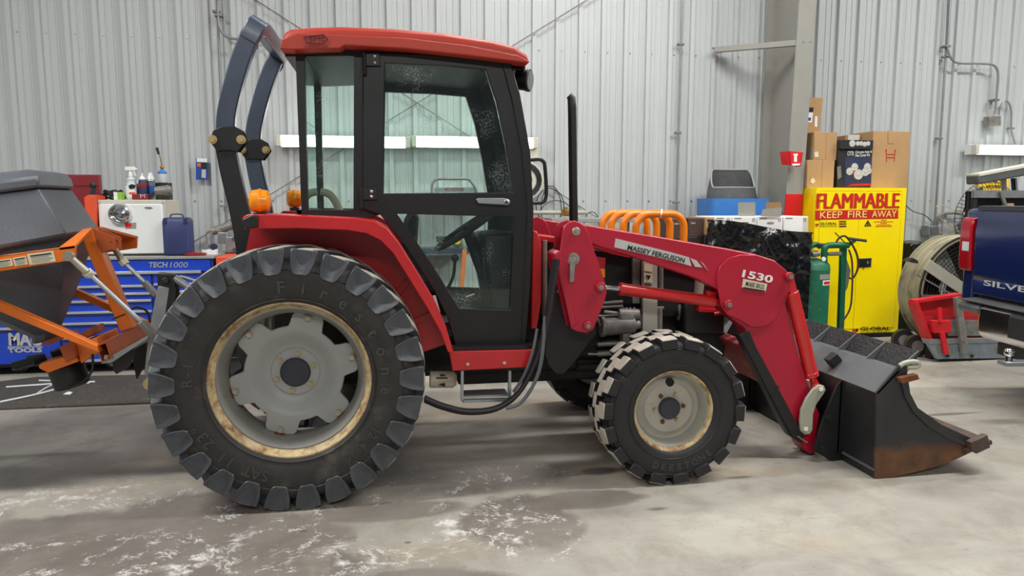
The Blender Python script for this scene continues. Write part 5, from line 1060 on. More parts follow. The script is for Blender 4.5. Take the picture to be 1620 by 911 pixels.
def conduit(name, lab, pts, r=0.012, Y=WF-0.045, m='galv', clips=(), cat='conduit', group='wall conduits'):
    b = MB(); b.tube(catmull([P(x, y, Y) for x, y in pts], 5), r, 8); o = tag(b.build(name, m), lab, cat, group)
    for q in clips:
        c = P(*q, Y); k = MB(); k.box(c.x-0.032, c.x+0.032, Y-0.014, WF-0.014, c.z-0.01, c.z+0.01); k.build('pipe_clip', 'cast_iron', o, bevel=0.003)
    return o
conduit('conduit', 'straight vertical conduit on the wall left of the roll bar', [(341, -40), (346, 60), (352, 200), (358, 330), (360, 400)], clips=((342, 18), (354, 326)))
conduit('conduit', 'conduit that drops and bends right towards the roll bar top', [(345, -30), (345, 20), (347, 42), (356, 56), (368, 61), (400, 63), (470, 64)], Y=WF-0.085, clips=((345, 24),))
conduit('conduit', 'straight vertical conduit on the wall right of the exhaust pipe', [(1080, -30), (1076, 120), (1073, 220), (1070, 330), (1068, 400)], clips=((1077, 70), (1073, 210), (1070, 320)))
conduit('conduit', 'straight vertical conduit running down to the grey box above the drum fan', [(1502, -30), (1496, 90), (1489, 200), (1482, 310), (1478, 362)], clips=((1496, 90), (1486, 219)))
conduit('conduit', 'conduit that drops from the roof and steps right to the small square box', [(1505, -30), (1500, 60), (1500, 80), (1506, 94), (1518, 100), (1560, 101), (1574, 105), (1579, 118), (1577, 150), (1574, 180)], Y=WF-0.085, clips=((1499, 73), (1576, 158)))
conduit('conduit', 'conduit looping from the small square box over to the strip light', [(1580, 182), (1583, 168), (1590, 160), (1597, 165), (1600, 180), (1600, 205), (1606, 228)], 0.010, clips=((1600, 203),))
conduit('conduit', 'short elbow of dark conduit joining the grey box to the wire guard fan', [(1482, 358), (1483, 346), (1490, 339), (1504, 337), (1522, 337)], 0.016, m='cast_iron')
def wbox(name, lab, pts, d, m, cat='electrical box'):
    b = MB(); b.pp(pts, WF-0.03-d, WF-0.01, yt=WF-0.03-d); return tag(b.build(name, m, bevel=0.006), lab, cat)
wbox('junction_box', 'small square grey junction box on the wall under the stepped conduit', [(1566, 184), (1584, 183), (1584, 199), (1566, 200)], 0.07, 'cast_iron')
sw = wbox('switch_box', 'grey electrical switch box on the wall above the drum fan', [(1469, 357), (1486, 357), (1486, 372), (1469, 373)], 0.09, 'galv'); b = MB(); b.pp([(1474, 359), (1484, 358), (1484, 371), (1474, 372)], WF-0.135, WF-0.12, yt=WF-0.135); b.build('box_cover', 'steel', sw, bevel=0.004)
for lab, pts in (('thin crossed brace rod on the wall, falling from upper left to the right', [(350, -35), (475, 45), (634, 146), (742, 215), (860, 289), (960, 354)]), ('thin crossed brace rod on the wall, rising from lower left to the right', [(285, 396), (400, 325), (616, 190), (683, 149), (815, 70), (990, -38)])):
    b = MB(); b.tube([P(x, y, 7.034 if 'falling' in lab else 7.024) for x, y in pts], 0.0055, 6); tag(b.build('brace_rod', 'cast_iron'), lab, 'rod', 'wall brace rods')
# wall strip lights
emit('tube_glow', (1.0, 0.98, 0.94), 5.0)
def strip_light(x0, x1, y, lab):
    a = P(x0, y, 6.86); c = P(x1, y, 6.86); zc = a.z; t = thing('strip_light', lab, 'strip light', ((a.x+c.x)/2, 6.93, zc), 'wall strip lights'); ln = 1.19
    xa = a.x; xb = xa+ln
    b = MB(); b.box(xa, xb, 6.93, 7.02, zc-0.05, zc+0.055); b.build('light_housing', 'fridge_white', t, bevel=0.004)
    b = MB(); b.add([(x, y_, z_) for x in (xa+0.045, xb-0.045) for y_, z_ in ((6.93, zc-0.05), (6.885, zc-0.05), (6.86, zc-0.03), (6.86, zc+0.02), (6.885, zc+0.045), (6.93, zc+0.045))], [tuple(range(5, -1, -1)), tuple(range(6, 12))]+[(i, (i+1) % 6, 6+(i+1) % 6, 6+i) for i in range(6)]); b.build('light_diffuser', 'tube_glow', t)
    for x_ in (xa, xb-0.045):
        b = MB(); b.box(x_, x_+0.045, 6.855, 6.93, zc-0.052, zc+0.05); b.build('end_cap', 'fridge_beige', t, bevel=0.006)
strip_light(436, 640, 222, 'wall strip light seen behind the roll bar and quarter window of the cab')
strip_light(651, 768, 223, 'wall strip light seen through the upper glass of the cab door')
strip_light(1544, 1620, 236, 'wall strip light on the right above the pickup truck')
# ------------------------------------------------------------------ behind the cab: shelf, reel tool, cables
Y0 = 6.76; bz = P(700, 397, Y0).z
t = thing('steel_shelf', 'blue grey steel shelf bracket on the wall, seen through the lower door glass', 'shelf', (P(715, 397, Y0).x, 6.85, bz))
b = MB(); b.pp([(640, 393), (742, 392), (742, 401), (640, 402)], Y0, Y0+0.26); b.build('shelf_rail', 'rops_blue', t, bevel=0.004); b = MB(); b.pp([(678, 402), (725, 401), (680, 440)], 6.9, 6.93); b.build('shelf_gusset', 'cast_iron', t); b = MB(); b.pp([(640, 402), (742, 401), (742, 403), (640, 404)], Y0-0.01, Y0+0.02); b.build('shelf_lip', 'steel', t)
cc = P(722, 382, 6.86); cc.z = P(722, 393, Y0).z+0.07; t = thing('polisher', 'yellow and black polisher lying on the blue grey shelf behind the cab', 'polisher', (cc.x, cc.y, cc.z-0.06))
b = MB(); b.cyl(cc+Vector((0, -0.05, 0)), cc+Vector((0, 0.05, 0)), 0.062, 0.06, 22); b.build('tool_body', 'cast_iron', t, bevel=0.006); b = MB(); b.cyl(cc+Vector((0, -0.075, 0)), cc+Vector((0, -0.045, 0)), 0.035, 0.042, 18); b.build('yellow_cap', 'yellow_paint', t); b = MB(); b.cyl(cc+Vector((-0.05, -0.02, 0.02)), cc+Vector((-0.19, -0.02, 0.015)), 0.022, 0.026, 12); b.build('side_grip', 'cart_black', t, bevel=0.003)
hd = thing('push_broom', 'orange handled broom leaning against the wall in front of the blue grey shelf', 'broom', (P(722, 520, 6.5).x, 6.5, 0))
p_a = P(735, 395, 6.66); p_b = P(728, 447, 6.60); p_c = Vector((P(722, 520, 6.5).x, 6.5, 0.06)); b = MB(); b.beam(p_c, p_a, 0.03, 0.04); b.build('broom_shaft', 'wood_orange', hd); b = MB(); b.cyl(p_a, P(727, 366, 6.69), 0.018, 0.016, 10); b.build('broom_grip', 'cast_iron', hd); b = MB(); b.box(p_c.x-0.18, p_c.x+0.18, 6.46, 6.54, 0.0, 0.07); b.build('broom_head', 'cart_black', hd, bevel=0.01)
Y0 = 6.6; t = thing('guard_frame', 'grey tubular guard frame with name plate, seen through the upper door glass', 'frame', (P(715, 306, Y0).x, Y0, P(715, 306, Y0).z))
b = MB(); b.tube(catmull([P(683, 307, Y0), P(684, 292, Y0), (P(688, 285, Y0)), P(696, 283, Y0), P(715, 283, Y0), P(738, 283, Y0), P(744, 286, Y0), P(752, 297, Y0), P(754, 307, Y0)]), 0.012, 8); b.build('frame_tube', 'cast_iron', t)
b = MB(); b.pp([(687, 297), (752, 296), (752, 304), (687, 304)], Y0, Y0+0.01); pl_ = b.build('name_plate', 'steel', t); ptext('BOXSTAR', (704, 302), (734, 302), 5, Y0-0.003, 'maroon', pl_, bold=0.02)
b = MB(); b.box(P(683, 306, Y0).x, P(754, 306, Y0).x, Y0-0.1, Y0+0.4, P(715, 310, Y0).z, P(715, 306, Y0).z); b.build('frame_tray', 'galv', t)
Y0 = 6.62; t = thing('bench', 'long work bench along the back wall behind the tractor cab', 'bench', (P(790, 350, Y0).x, 6.8, 0))
zbn = P(880, 345, Y0).z
b = MB(); b.box(P(870, 400, Y0).x-0.0, P(1010, 400, Y0).x, 6.55, 6.93, zbn-0.04, zbn); b.build('bench_top', 'worktop_grey', t, bevel=0.004)
for x in (878, 1004):
    for y in (6.59, 6.88): 
        b = MB(); X_ = P(x, 400, 6.62).x; b.box(X_-0.025, X_+0.025, y-0.025, y+0.025, 0, zbn-0.04); b.build('leg', 'cast_iron', t)
b = MB(); b.cyl((P(842, 347, 6.66).x, 6.66, zbn+0.05), (P(930, 347, 6.66).x, 6.66, zbn+0.05), 0.02, 0.02, 12); pv = b.build('pipe_rod', 'link_grey'); tag(pv, 'grey pipe lying on the bench behind the grab rail', 'pipe')
b = MB(); b.cyl((P(890, 347, 6.66).x, 6.62, zbn+0.05), (P(904, 347, 6.66).x, 6.70, zbn+0.05), 0.034, 0.034, 10); b.cyl((P(895, 347, 6.66).x, 6.66, zbn+0.05), (P(895, 347, 6.66).x, 6.66, zbn+0.10), 0.015, 0.018, 10); b.build('pipe_fitting', 'brass', pv)
for k, (cx_, cy_, rx, ry) in enumerate(((870, 325, 22, 27), (880, 345, 28, 28), (872, 330, 16, 36), (936, 355, 12, 20))):
    b = MB(); pts = [P(cx_+rx*math.cos(R(t)), cy_+ry*math.sin(R(t)), WF-0.05-0.012*k) for t in range(0, 360, 15)]; b.tube(pts, 0.0045, 6, closed=True); tag(b.build('wire_loop', 'hose'), ['loop of thin dark wire hanging on the wall, centre of three by the grab rail', 'widest low loop of dark wire hanging behind the grab rail', 'tall narrow loop of dark wire hanging nearest the grab rail', 'small loop of dark cable hanging right of the exhaust pipe'][k], 'wire', 'wire loops on the wall')
Y0 = 6.95; t = thing('hose_reel', 'hose reel of black hose in a cream drum on the wall, behind the grab rail', 'hose reel', (P(838, 275, Y0).x, Y0, P(838, 275, Y0).z))
c = P(828, 285, Y0); b = MB(); b.lathe([(0.08, -0.05), (0.19, -0.05), (0.19, 0.06), (0.08, 0.06)], c, (0, 1, 0), 28, closed=True); b.build('reel_drum', 'fridge_beige', t); b = MB(); 
for k in range(3): b.tube([c+Vector(((0.13+0.015*k)*math.cos(t_*0.3), -0.055, (0.13+0.015*k)*math.sin(t_*0.3))) for t_ in range(21)], 0.011, 6, closed=True)
b.build('reel_hose', 'hose', t)
wbox('wall_box', 'pale grey box on the wall right of the cab pillar, above the hose reel', [(838, 232), (852, 232), (852, 250), (838, 251)], 0.05, 'fridge_beige')
# ================================================================== STEEL COLUMN
CXc = 3.872
col = thing('steel_column', 'grey painted steel building column with a red base standing against the ribbed wall', 'column', (CXc, 6.75, 0))
YT, YB_ = 6.42, 6.56
def colpart(name, x0, x1, ya, yb, z0, z1, m):        # ya, yb: depth at floor; leans out towards the roof
    k = (YT-YB_)/3.2; b = MB()
    b.add([(x, y+(k*z if y < 6.9 else 0), z) for x in (x0, x1) for y in (ya, yb) for z in (z0, z1)], [(0, 1, 3, 2), (4, 6, 7, 5), (0, 4, 5, 1), (2, 3, 7, 6), (0, 2, 6, 4), (1, 5, 7, 3)])
    return b.build(name, m, col)
zr = P(1255, 307, YB_-0.06).z
colpart('front_flange', CXc-0.088, CXc+0.088, YB_, YB_+0.014, zr, 6.2, 'steel_paint_grey')
colpart('painted_base', CXc-0.088, CXc+0.088, YB_, YB_+0.014, 0, zr, 'column_red')
colpart('web', CXc-0.006, CXc+0.006, YB_+0.014, 7.0, 0, 6.2, 'steel_paint_grey')
colpart('rear_flange', CXc-0.088, CXc+0.088, 6.99, 7.005, 0, 6.2, 'steel_paint_grey')
for q in ((1271, 66), (1282, 66)):
    b = MB(); c = P(*q, 6.44); b.cyl(c-Vector((0, 0.008, 0)), c+Vector((0, 0.03, 0)), 0.008, 0.008, 6); b.build('flange_bolt', 'steel', col)
b = MB(); b.beam(P(1131, 79, 6.98), P(1262, 68, 6.47), 0.05, 0.055, (0, 0, 1)); fb = b.build('flange_brace', 'steel_paint_grey'); tag(fb, 'grey angle brace running from the wall to the steel column', 'brace')
b = MB(); b.pp([(1128, 75), (1150, 73), (1152, 80), (1136, 82)], 6.97, 7.0); b.build('brace_foot', 'cast_iron', fb)
# extinguisher sign on the column
ey = 6.30; ex0, ex1, ez0, ez1 = P(1248, 252, ey).x, P(1270, 252, ey).x, P(1258, 263, ey).z, P(1258, 239, ey).z
sg = thing('extinguisher_sign', 'red three sided fire extinguisher sign on the steel column', 'sign', ((ex0+ex1)/2, ey+0.1, ez0))
b = MB(); b.prism([(ex0+0.018, ez0+0.008), (ex1-0.018, ez0), (ex1, ez1-0.01), (ex0, ez1)], ey, ey+0.005)
b.build('sign_face', 'column_red', sg)
b = MB(); b.add([(ex0+0.018, ey, ez0+0.008), (ex0, ey, ez1), (ex0-0.02, ey+0.13, ez1), (ex0+0.004, ey+0.13, ez0+0.02)]+[(ex0+0.022, ey, ez0+0.008), (ex0+0.004, ey, ez1), (ex0-0.016, ey+0.13, ez1), (ex0+0.008, ey+0.13, ez0+0.02)], [(0, 1, 2, 3), (7, 6, 5, 4), (0, 4, 5, 1), (1, 5, 6, 2), (2, 6, 7, 3), (3, 7, 4, 0)]); b.build('sign_side', 'column_red', sg)
b = MB(); b.add([(ex1-0.018, ey, ez0), (ex1, ey, ez1-0.01), (ex1+0.05, ey+0.16, ez1), (ex1+0.03, ey+0.16, ez0)]+[(ex1-0.022, ey, ez0), (ex1-0.004, ey, ez1-0.01), (ex1+0.046, ey+0.16, ez1), (ex1+0.026, ey+0.16, ez0)], [(0, 1, 2, 3), (7, 6, 5, 4), (0, 4, 5, 1), (1, 5, 6, 2), (2, 6, 7, 3), (3, 7, 4, 0)]); b.build('sign_side', 'column_red', sg)
b = MB(); b.pp([(1255, 243), (1262, 243), (1262, 246), (1260.5, 246), (1260.5, 256), (1256, 256), (1256, 246), (1255, 246)], ey-0.003, ey-0.001, yt=ey); b.build('sign_symbol', 'white_print', sg); b = MB(); b.pp([(1252, 259), (1266, 258.5), (1265, 261.5), (1254, 262)], ey-0.003, ey-0.001, yt=ey); b.build('sign_strip', 'white_print', sg)
# ================================================================== FLAMMABLE CABINET
KY = 6.30
kx0, kx1 = P(1290, 330, KY).x, P(1432.5, 330, KY).x; kz = P(1400, 297, KY).z
K = thing('safety_cabinet', 'yellow steel flammable storage cabinet with red lettering beside the steel column', 'cabinet', ((kx0+kx1)/2, 6.66, 0))
b = MB(); b.box(kx0, kx1, KY+0.02, 6.80, 0.05, kz); b.build('cabinet_body', 'yellow_paint', K, bevel=0.006)
xm = P(1356, 400, KY).x; mg = 0.045
b = MB(); b.box(kx0, kx0+mg, KY, KY+0.02, 0.05, kz); b.box(kx1-mg, kx1, KY, KY+0.02, 0.05, kz); b.box(kx0+mg, kx1-mg, KY, KY+0.02, kz-0.03, kz); b.box(kx0+mg, kx1-mg, KY, KY+0.02, 0.05, 0.09); b.build('door_frame', 'yellow_paint', K)
for xa, xb in ((kx0+mg+0.004, xm-0.002), (xm+0.002, kx1-mg-0.004)):
    b = MB(); b.box(xa, xb, KY-0.004, KY+0.016, 0.095, kz-0.034); b.build('door', 'yellow_paint', K, bevel=0.002)
b = MB(); b.box(kx0+0.02, kx1-0.02, KY+0.03, 6.78, 0, 0.05); b.build('plinth', 'cart_black', K)
LYK = KY-0.006
ptext('FLAMMABLE', (1292, 330), (1421.5, 329), 24, LYK, 'sign_red', K, fat=0.0075)
b = MB(); b.pp([(1290, 333), (1421, 331.3), (1421, 345.5), (1290, 347.5)], LYK-0.001, LYK+0.001, yt=LYK); bar = b.build('red_band', 'sign_red', K)
ptext('KEEP', (1297, 345), (1332, 344.5), 10.5, LYK-0.002, 'sign_cream', bar); ptext('FIRE', (1341, 344.3), (1371, 344), 10.5, LYK-0.002, 'sign_cream', bar); ptext('AWAY', (1379, 344), (1418, 343.3), 10.5, LYK-0.002, 'sign_cream', bar)
for (gx, gy, s_, nm) in ((1297, 357, 1.0, 0), (1361, 526, 1.75, 0)):
    ptext('GLOBAL', (gx, gy-4*s_+2*s_ if 0 else gy-3.6*s_+1.8*s_), (gx+27*s_, gy-1.8*s_-0.4), 3.4*s_, LYK, 'ink_black', K, bold=0.015); ptext('INDUSTRIAL', (gx, gy+2.0*s_), (gx+27*s_, gy+1.7*s_), 2.7*s_, LYK, 'ink_black', K)
    c = P(gx-4.6*s_, gy-1*s_, LYK); q = (P(gx+1, gy, LYK)-P(gx, gy, LYK)).length*s_
    for k, (dx, dz, m_) in enumerate(((-1.4, 1.0, 'sign_red'), (1.4, 1.0, 'ink_black'), (0, -1.4, 'sign_red'))):
        b = MB(); b.lathe([(0.0001, 0), (q*1.3, 0), (q*1.3, 0.001), (0.0001, 0.001)], c+Vector((dx*q, 0.0, dz*q)), (0, 1, 0), 10); b.build('logo_dot', m_, K)
for k in range(3):
    b = MB(); b.pp([(1327, 349.5+k*3.8), (1339, 349.3+k*3.8), (1338.5, 351.3+k*3.8), (1328, 351.5+k*3.8)], LYK-0.001, LYK+0.001, yt=LYK); b.build('label_print', 'ink_dark_red', K)
tri = [(1367, 358), (1373, 348), (1378.5, 357.6)]; tin = [(1369.5, 356.6), (1373, 350.8), (1376, 356.4)]
b = MB(); b.pp(tri, LYK-0.001, LYK+0.001, [tin], yt=LYK); b.build('warning_triangle', 'ink_black', K); b = MB(); b.pp([(1372, 356), (1371.5, 354), (1373, 352), (1374, 354), (1374, 356)], LYK-0.001, LYK+0.001, yt=LYK); b.build('flame_mark', 'ink_black', K)
for k in range(5):
    b = MB(); w_ = (4, 15, 5, 11, 13)[k]; b.pp([(1398-w_, 347.8+k*2.4), (1398+w_, 347.6+k*2.4), (1398+w_, 348.5+k*2.4), (1398-w_, 348.7+k*2.4)], LYK-0.001, LYK+0.001, yt=LYK); b.build('label_print', 'sign_red' if k % 2 == 0 else 'spreader_orange', K)
b = MB(); b.pp([(1358, 409), (1378, 408), (1377, 422), (1358, 423)], KY-0.012, KY, yt=KY); hd = b.build('paddle_latch', 'cart_black', K, bevel=0.003); b = MB(); b.pp([(1360, 411), (1370, 411), (1370, 420), (1360, 421)], KY-0.018, KY-0.011, yt=KY); b.build('latch_paddle', 'ink_black', hd); b = MB(); b.cyl(P(1372, 415, KY-0.012), P(1372, 415, KY-0.018), 0.012, 0.012, 12); b.build('latch_lock', 'steel', hd)
b = MB(); b.cyl(P(1366, 423, KY-0.005), P(1366, 426, KY-0.005), 0.006, 0.006, 8); b.build('latch_tab', 'brass', hd)
# boxes on the cabinet
def carton(name, lab, x0, x1, ytop, ybot, Y, dep, m='cardboard', group='boxes on the yellow cabinet', seam=None, tilt=0.0, z0=None):
    xa, xb = P(x0, 250, Y).x, P(x1, 250, Y).x; za = kz+0.001 if z0 is None else z0; zb_ = P(x0, ytop, Y).z
    t = thing(name, lab, 'box', ((xa+xb)/2, Y+dep/2, za), group); b = MB(); b.box(xa, xb, Y, Y+dep, za, zb_); bd = b.build('box_body', m, t, bevel=0.004)
    if seam:
        xs = P(seam, 250, Y).x; b = MB(); b.box(xs-0.002, xs+0.002, Y-0.001, Y+0.001, za+0.004, zb_-0.004); b.build('flap_gap', 'cardboard_dark', bd)
    return t, bd, xa, xb, za, zb_
t, bd, xa, xb, za, z1 = carton('cardboard_box', 'tan cardboard box beside the column, lower of two stacked on the cabinet', 1278, 1321, 253, 297, 6.46, 0.38, seam=1301.5)
b = MB(); b.pp([(1283, 283), (1287, 281), (1290, 287), (1286, 291), (1282, 288)], 6.455, 6.459, yt=6.457); b.build('torn_label', 'label_cream', bd); b = MB(); b.box(xa-0.002, xa, 6.48, 6.60, za+0.03, za+0.13); b.build('side_label', 'steel_paint_grey', bd)
t, bd, xa, xb, z_, z2 = carton('cardboard_box', 'tan cardboard box beside the column, upper of two stacked on the cabinet', 1287, 1323, 208.5, 252, 6.48, 0.36, z0=z1+0.001, seam=1306)
b = MB(); b.pp([(1288, 241), (1294, 239.5), (1295, 248), (1289, 249)], 6.475, 6.479, yt=6.477); b.build('torn_label', 'label_cream', bd); b = MB(); b.box(xa-0.002, xa, 6.50, 6.62, z_+0.02, z_+0.12); b.build('side_label', 'steel_paint_grey', bd); b = MB(); b.box(xa-0.003, xa-0.0005, 6.60, 6.64, z_+0.02, z_+0.12); b.build('red_label', 'sign_red', bd)
Y0 = 6.66; t = thing('cardboard_box', 'flat tall cardboard carton standing on the two stacked boxes beside the column', 'box', (P(1290, 208, Y0).x, Y0, z2+0.001), 'boxes on the yellow cabinet')
b = MB(); zt_ = z2+0.001; b.prism([(P(1262, 200, Y0).x, zt_), (P(1296, 200, Y0).x, zt_), (P(1303, 155, Y0).x, P(1303, 155, Y0).z), (P(1268, 153, Y0).x, P(1268, 153, Y0).z)], Y0, Y0+0.10); bd = b.build('box_body', 'cardboard', t, bevel=0.003)
for q, m_ in (([(1277, 170), (1287, 170), (1286, 177.5), (1276, 177)], 'ink_black'), ([(1276, 178), (1286, 178), (1284, 194), (1275, 193)], 'paper_white'), ([(1289, 184), (1293, 184), (1292.5, 201), (1288.5, 200)], 'paper_white')):
    b = MB(); b.pp(q, Y0-0.003, Y0, yt=Y0); b.build('shipping_label', m_, bd)
b = MB(); b.pp([(1276.5, 186), (1283, 186), (1282, 191), (1276, 191)], Y0-0.004, Y0-0.0031, yt=Y0); b.build('label_print', 'label_blue', bd)
t, bd, xa, xb, za, z1 = carton('cardboard_box', 'largest tan cardboard box with red arrows at the right end of the cabinet top', 1379.5, 1438, 207, 294, 6.45, 0.40)
for q in (((1402, 238.5), (1402.6, 256)), ((1416, 239), (1414.5, 256))):
    b = MB(); a_, c_ = P(*q[0], 6.448), P(*q[1], 6.448); b.beam(a_, c_, 0.002, 0.006); b.build('red_arrow', 'sign_red', bd); b = MB(); b.prism([(a_.x-0.010, a_.z), (a_.x+0.010, a_.z), (a_.x, a_.z+0.018)], 6.447, 6.449); b.build('arrow_head', 'sign_red', bd)
for y_ in (243.5, 248.5):
    b = MB(); b.pp([(1403, y_), (1415, y_), (1415, y_+1.2), (1403, y_+1.2)], 6.447, 6.449, yt=6.448); b.build('red_print', 'sign_red', bd)
b = MB(); b.beam(P(1405, 206, 6.448), P(1405, 227, 6.448), 0.002, 0.003); b.beam(P(1405, 227, 6.448), P(1414, 227, 6.448), 0.002, 0.003); b.build('flap_edge', 'cardboard_dark', bd)
Y0 = 6.62; b = MB(); b.box(P(1336, 250, Y0).x, xa-0.012, Y0, Y0+0.2, kz+0.001, P(1340, 214, Y0).z); bx = b.build('cardboard_box', 'cardboard_dark', bevel=0.004); tag(bx, 'darker cardboard box behind the black kit box, clear tape on its top', 'box', 'boxes on the yellow cabinet')
b = MB(); b.box(P(1340, 250, Y0).x, P(1358, 250, Y0).x, Y0-0.001, Y0+0.10, P(1340, 222, Y0).z, P(1340, 213, Y0).z); b.build('packing_tape', 'decal_silver', bx)
Y0 = 6.36 if 0 else 6.445; xk0, xk1 = P(1326, 260, Y0).x, P(1387, 260, Y0).x
kt = thing('kit_box', 'black product box with chrome axle covers on its front, on the cabinet', 'box', ((xk0+xk1)/2-0.03, Y0+0.07, kz+0.001), 'boxes on the yellow cabinet')
xs1 = P(1379, 260, Y0).x-0.002
b = MB(); b.box(xk0, xs1, Y0, Y0+0.145, kz+0.001, P(1340, 236.5, Y0).z); bd = b.build('box_body', 'cart_black', kt, bevel=0.002)
def kp(pts, m_, nm, d=0.0015): b = MB(); b.pp(pts, Y0-d-0.001, Y0-d+0.001, yt=Y0); return b.build(nm, m_, bd)
kp([(1337, 248), (1379, 248), (1378, 291), (1336, 292)], 'kit_print', 'front_picture'); kp([(1350, 291), (1378, 290), (1378, 293.5), (1336, 294.5)], 'sign_red', 'red_stripe', 0.002)
for (x, y, r_) in ((1344, 271, 5.5), (1352, 264, 5.5), (1358, 276, 7.5), (1372, 264, 5.5), (1369, 272, 6), (1377.5, 270, 5)):
    b = MB(); q = (P(x+1, y, Y0)-P(x, y, Y0)).length; b.lathe([(0.0001, -0.006), (q*r_*0.35, -0.006), (q*r_*0.5, -0.003), (q*r_*0.62, -0.005), (q*r_*0.95, -0.004), (q*r_, 0)], P(min(x, 1374), y, Y0-0.002), (0, 1, 0), 14); b.build('printed_cover', 'decal_silver', bd)
kp([(1346, 266), (1357, 268), (1352, 274), (1346, 273)], 'sign_red', 'red_flash', 0.003); kp([(1324, 264), (1330, 262), (1331, 280), (1325, 284)], 'cast_iron', 'side_picture', 0.002)
ptext('OTR', (1340, 246.5), (1351, 246.5), 7.5, Y0-0.003, 'decal_silver', bd, bold=0.03); ptext('Chrome Axle &', (1353, 243), (1379, 241.5), 4.5, Y0-0.003, 'white_print', bd, bold=0.015); ptext('Nut Cover Kit', (1353, 248), (1376, 247), 4.3, Y0-0.003, 'white_print', bd, bold=0.015)
b = MB(); z0_ = P(1340, 236.0, Y0).z+0.001; b.box(P(1326, 260, Y0).x, P(1377.5, 260, Y0).x, Y0-0.02, Y0+0.13, z0_, P(1340, 221.5, Y0).z); fl_ = b.build('flat_box', 'cart_black', bevel=0.002); tag(fl_, 'flat black box with chrome lug covers printed on it, lying on the kit box', 'box', 'boxes on the yellow cabinet')
for (x, y, r_) in ((1348.5, 227, 5), (1357, 227, 3.4), (1362.5, 227, 3.4), (1368, 228, 3.6), (1373.5, 227, 3.4)):
    q = (P(x+1, y, Y0-0.02)-P(x, y, Y0-0.02)).length; b = MB(); b.lathe([(0.0001, -0.004), (q*r_*0.6, -0.003), (q*r_*0.95, -0.002), (q*r_, 0)], P(x, y, Y0-0.0205), (0, 1, 0), 12); b.build('printed_cover', 'decal_silver', fl_)
# ================================================================== GREEN TANK ON HAND TRUCK
TY = 5.80; tc0 = P(1301, 420, TY); tx = tc0.x; tr = (P(1326, 440, TY).x-P(1277, 440, TY).x)/2; tz = P(1300, 428, TY).z
TK = thing('pressure_tank', 'dusty green pressure tank with a pipe handle in front of the yellow cabinet', 'tank', (tx, TY+0.14, 0))
tcx = Vector((tx, TY+tr, 0))
b = MB(); b.lathe([(0.001, 0.06), (tr*0.7, 0.065), (tr, 0.12), (tr, tz-0.002), (tr*1.012, tz), (tr, tz+0.004), (tr*0.96, tz+0.045), (tr*0.75, tz+0.08), (tr*0.3, tz+0.098), (0.001, tz+0.1)], tcx, (0, 0, 1), 36); tk = b.build('tank_body', 'tank_green', TK)
yf = tcx.y-tr
def curved(x0, x1, y0, y1, m_, nm, d=0.0015):
    b = MB(); vs = []; n = 7; za, zb2 = P(1310, y1, TY).z, P(1310, y0, TY).z
    for i in range(n):
        X = P(x0+(x1-x0)*i/(n-1), 440, TY).x-tx; X = max(-tr*0.97, min(tr*0.97, X)); yy_ = tcx.y-math.sqrt((tr+d)**2-X*X)
        vs += [(tx+X, yy_, za), (tx+X, yy_, zb2)]
    b.add(vs, [(2*i, 2*i+2, 2*i+3, 2*i+1) for i in range(n-1)]); return b.build(nm, m_, tk)
curved(1297, 1323, 434, 442, 'steel_paint_grey', 'grey_label'); curved(1302, 1319, 443.5, 451.5, 'paper_white', 'warning_label', 0.002); curved(1304, 1317, 445.5, 450, 'sign_red', 'warning_print', 0.003)
yp = TY+0.06
b = MB(); b.tube(catmull([P(1304, 418, yp), P(1304, 398, yp), P(1306, 391, yp), P(1314, 388, yp), P(1342, 388, yp)]), 0.028, 12); b.build('handle_pipe', 'tank_green_clean', TK)
b = MB(); b.tube(catmull([P(1278, 415, yp+0.2), P(1279, 395, yp+0.2), P(1283, 389, yp+0.2), P(1292, 387, yp+0.2), P(1298, 390, yp+0.2)]), 0.026, 12); b.build('handle_pipe', 'tank_green_clean', TK)
b = MB(); b.beam(P(1334, 392, yp+0.08), (P(1330, 515, yp+0.1).x, yp+0.1, 0.03), 0.045, 0.05); b.build('frame_post', 'tank_green_clean', TK, bevel=0.004)
b = MB(); b.pp([(1337, 403), (1346, 428), (1341, 455), (1334, 466)], yp+0.09, yp+0.095); b.build('frame_plate', 'cast_iron', TK)
b = MB(); b.tube([P(1336, 392, yp+0.05), P(1353, 380, yp-0.02)], 0.016, 10); b.build('handle_arm', 'tank_green', TK); b = MB(); b.tube([P(1342, 377, yp), P(1371, 381, yp-0.06)], 0.013, 10); b.build('handle_grip', 'cart_black', TK)
b = MB(); b.cyl(P(1284, 402, yp), P(1296, 401, yp), 0.024, 0.024, 12); b.cyl(P(1290, 396, yp), P(1290, 407, yp), 0.02, 0.02, 10); b.cyl(P(1309, 402, yp+0.02), P(1330, 401, yp+0.02), 0.016, 0.02, 10); b.build('valve', 'cast_iron', TK); b = MB(); b.cyl(P(1293, 387, yp+0.1), P(1330, 387, yp+0.1), 0.012, 0.012, 8); b.build('air_pipe', 'cart_black', TK)
b = MB(); b.lathe([(0.001, 0), (0.02, 0), (0.02, 0.012), (0.001, 0.012)], P(1303.5, 410, yp-0.03), (0, 1, 0), 14); b.build('pressure_gauge', 'paper_white', TK)
b = MB(); b.tube(catmull([P(1322, 385, yp), P(1328, 376, yp-0.01), P(1338, 374, yp-0.03), P(1350, 390, yp-0.03), P(1357, 408, yp-0.03), P(1357, 425, yp-0.02), P(1350, 439, yp), P(1344, 440, yp)]), 0.009, 8); b.build('sand_hose', 'hose_brown', TK)
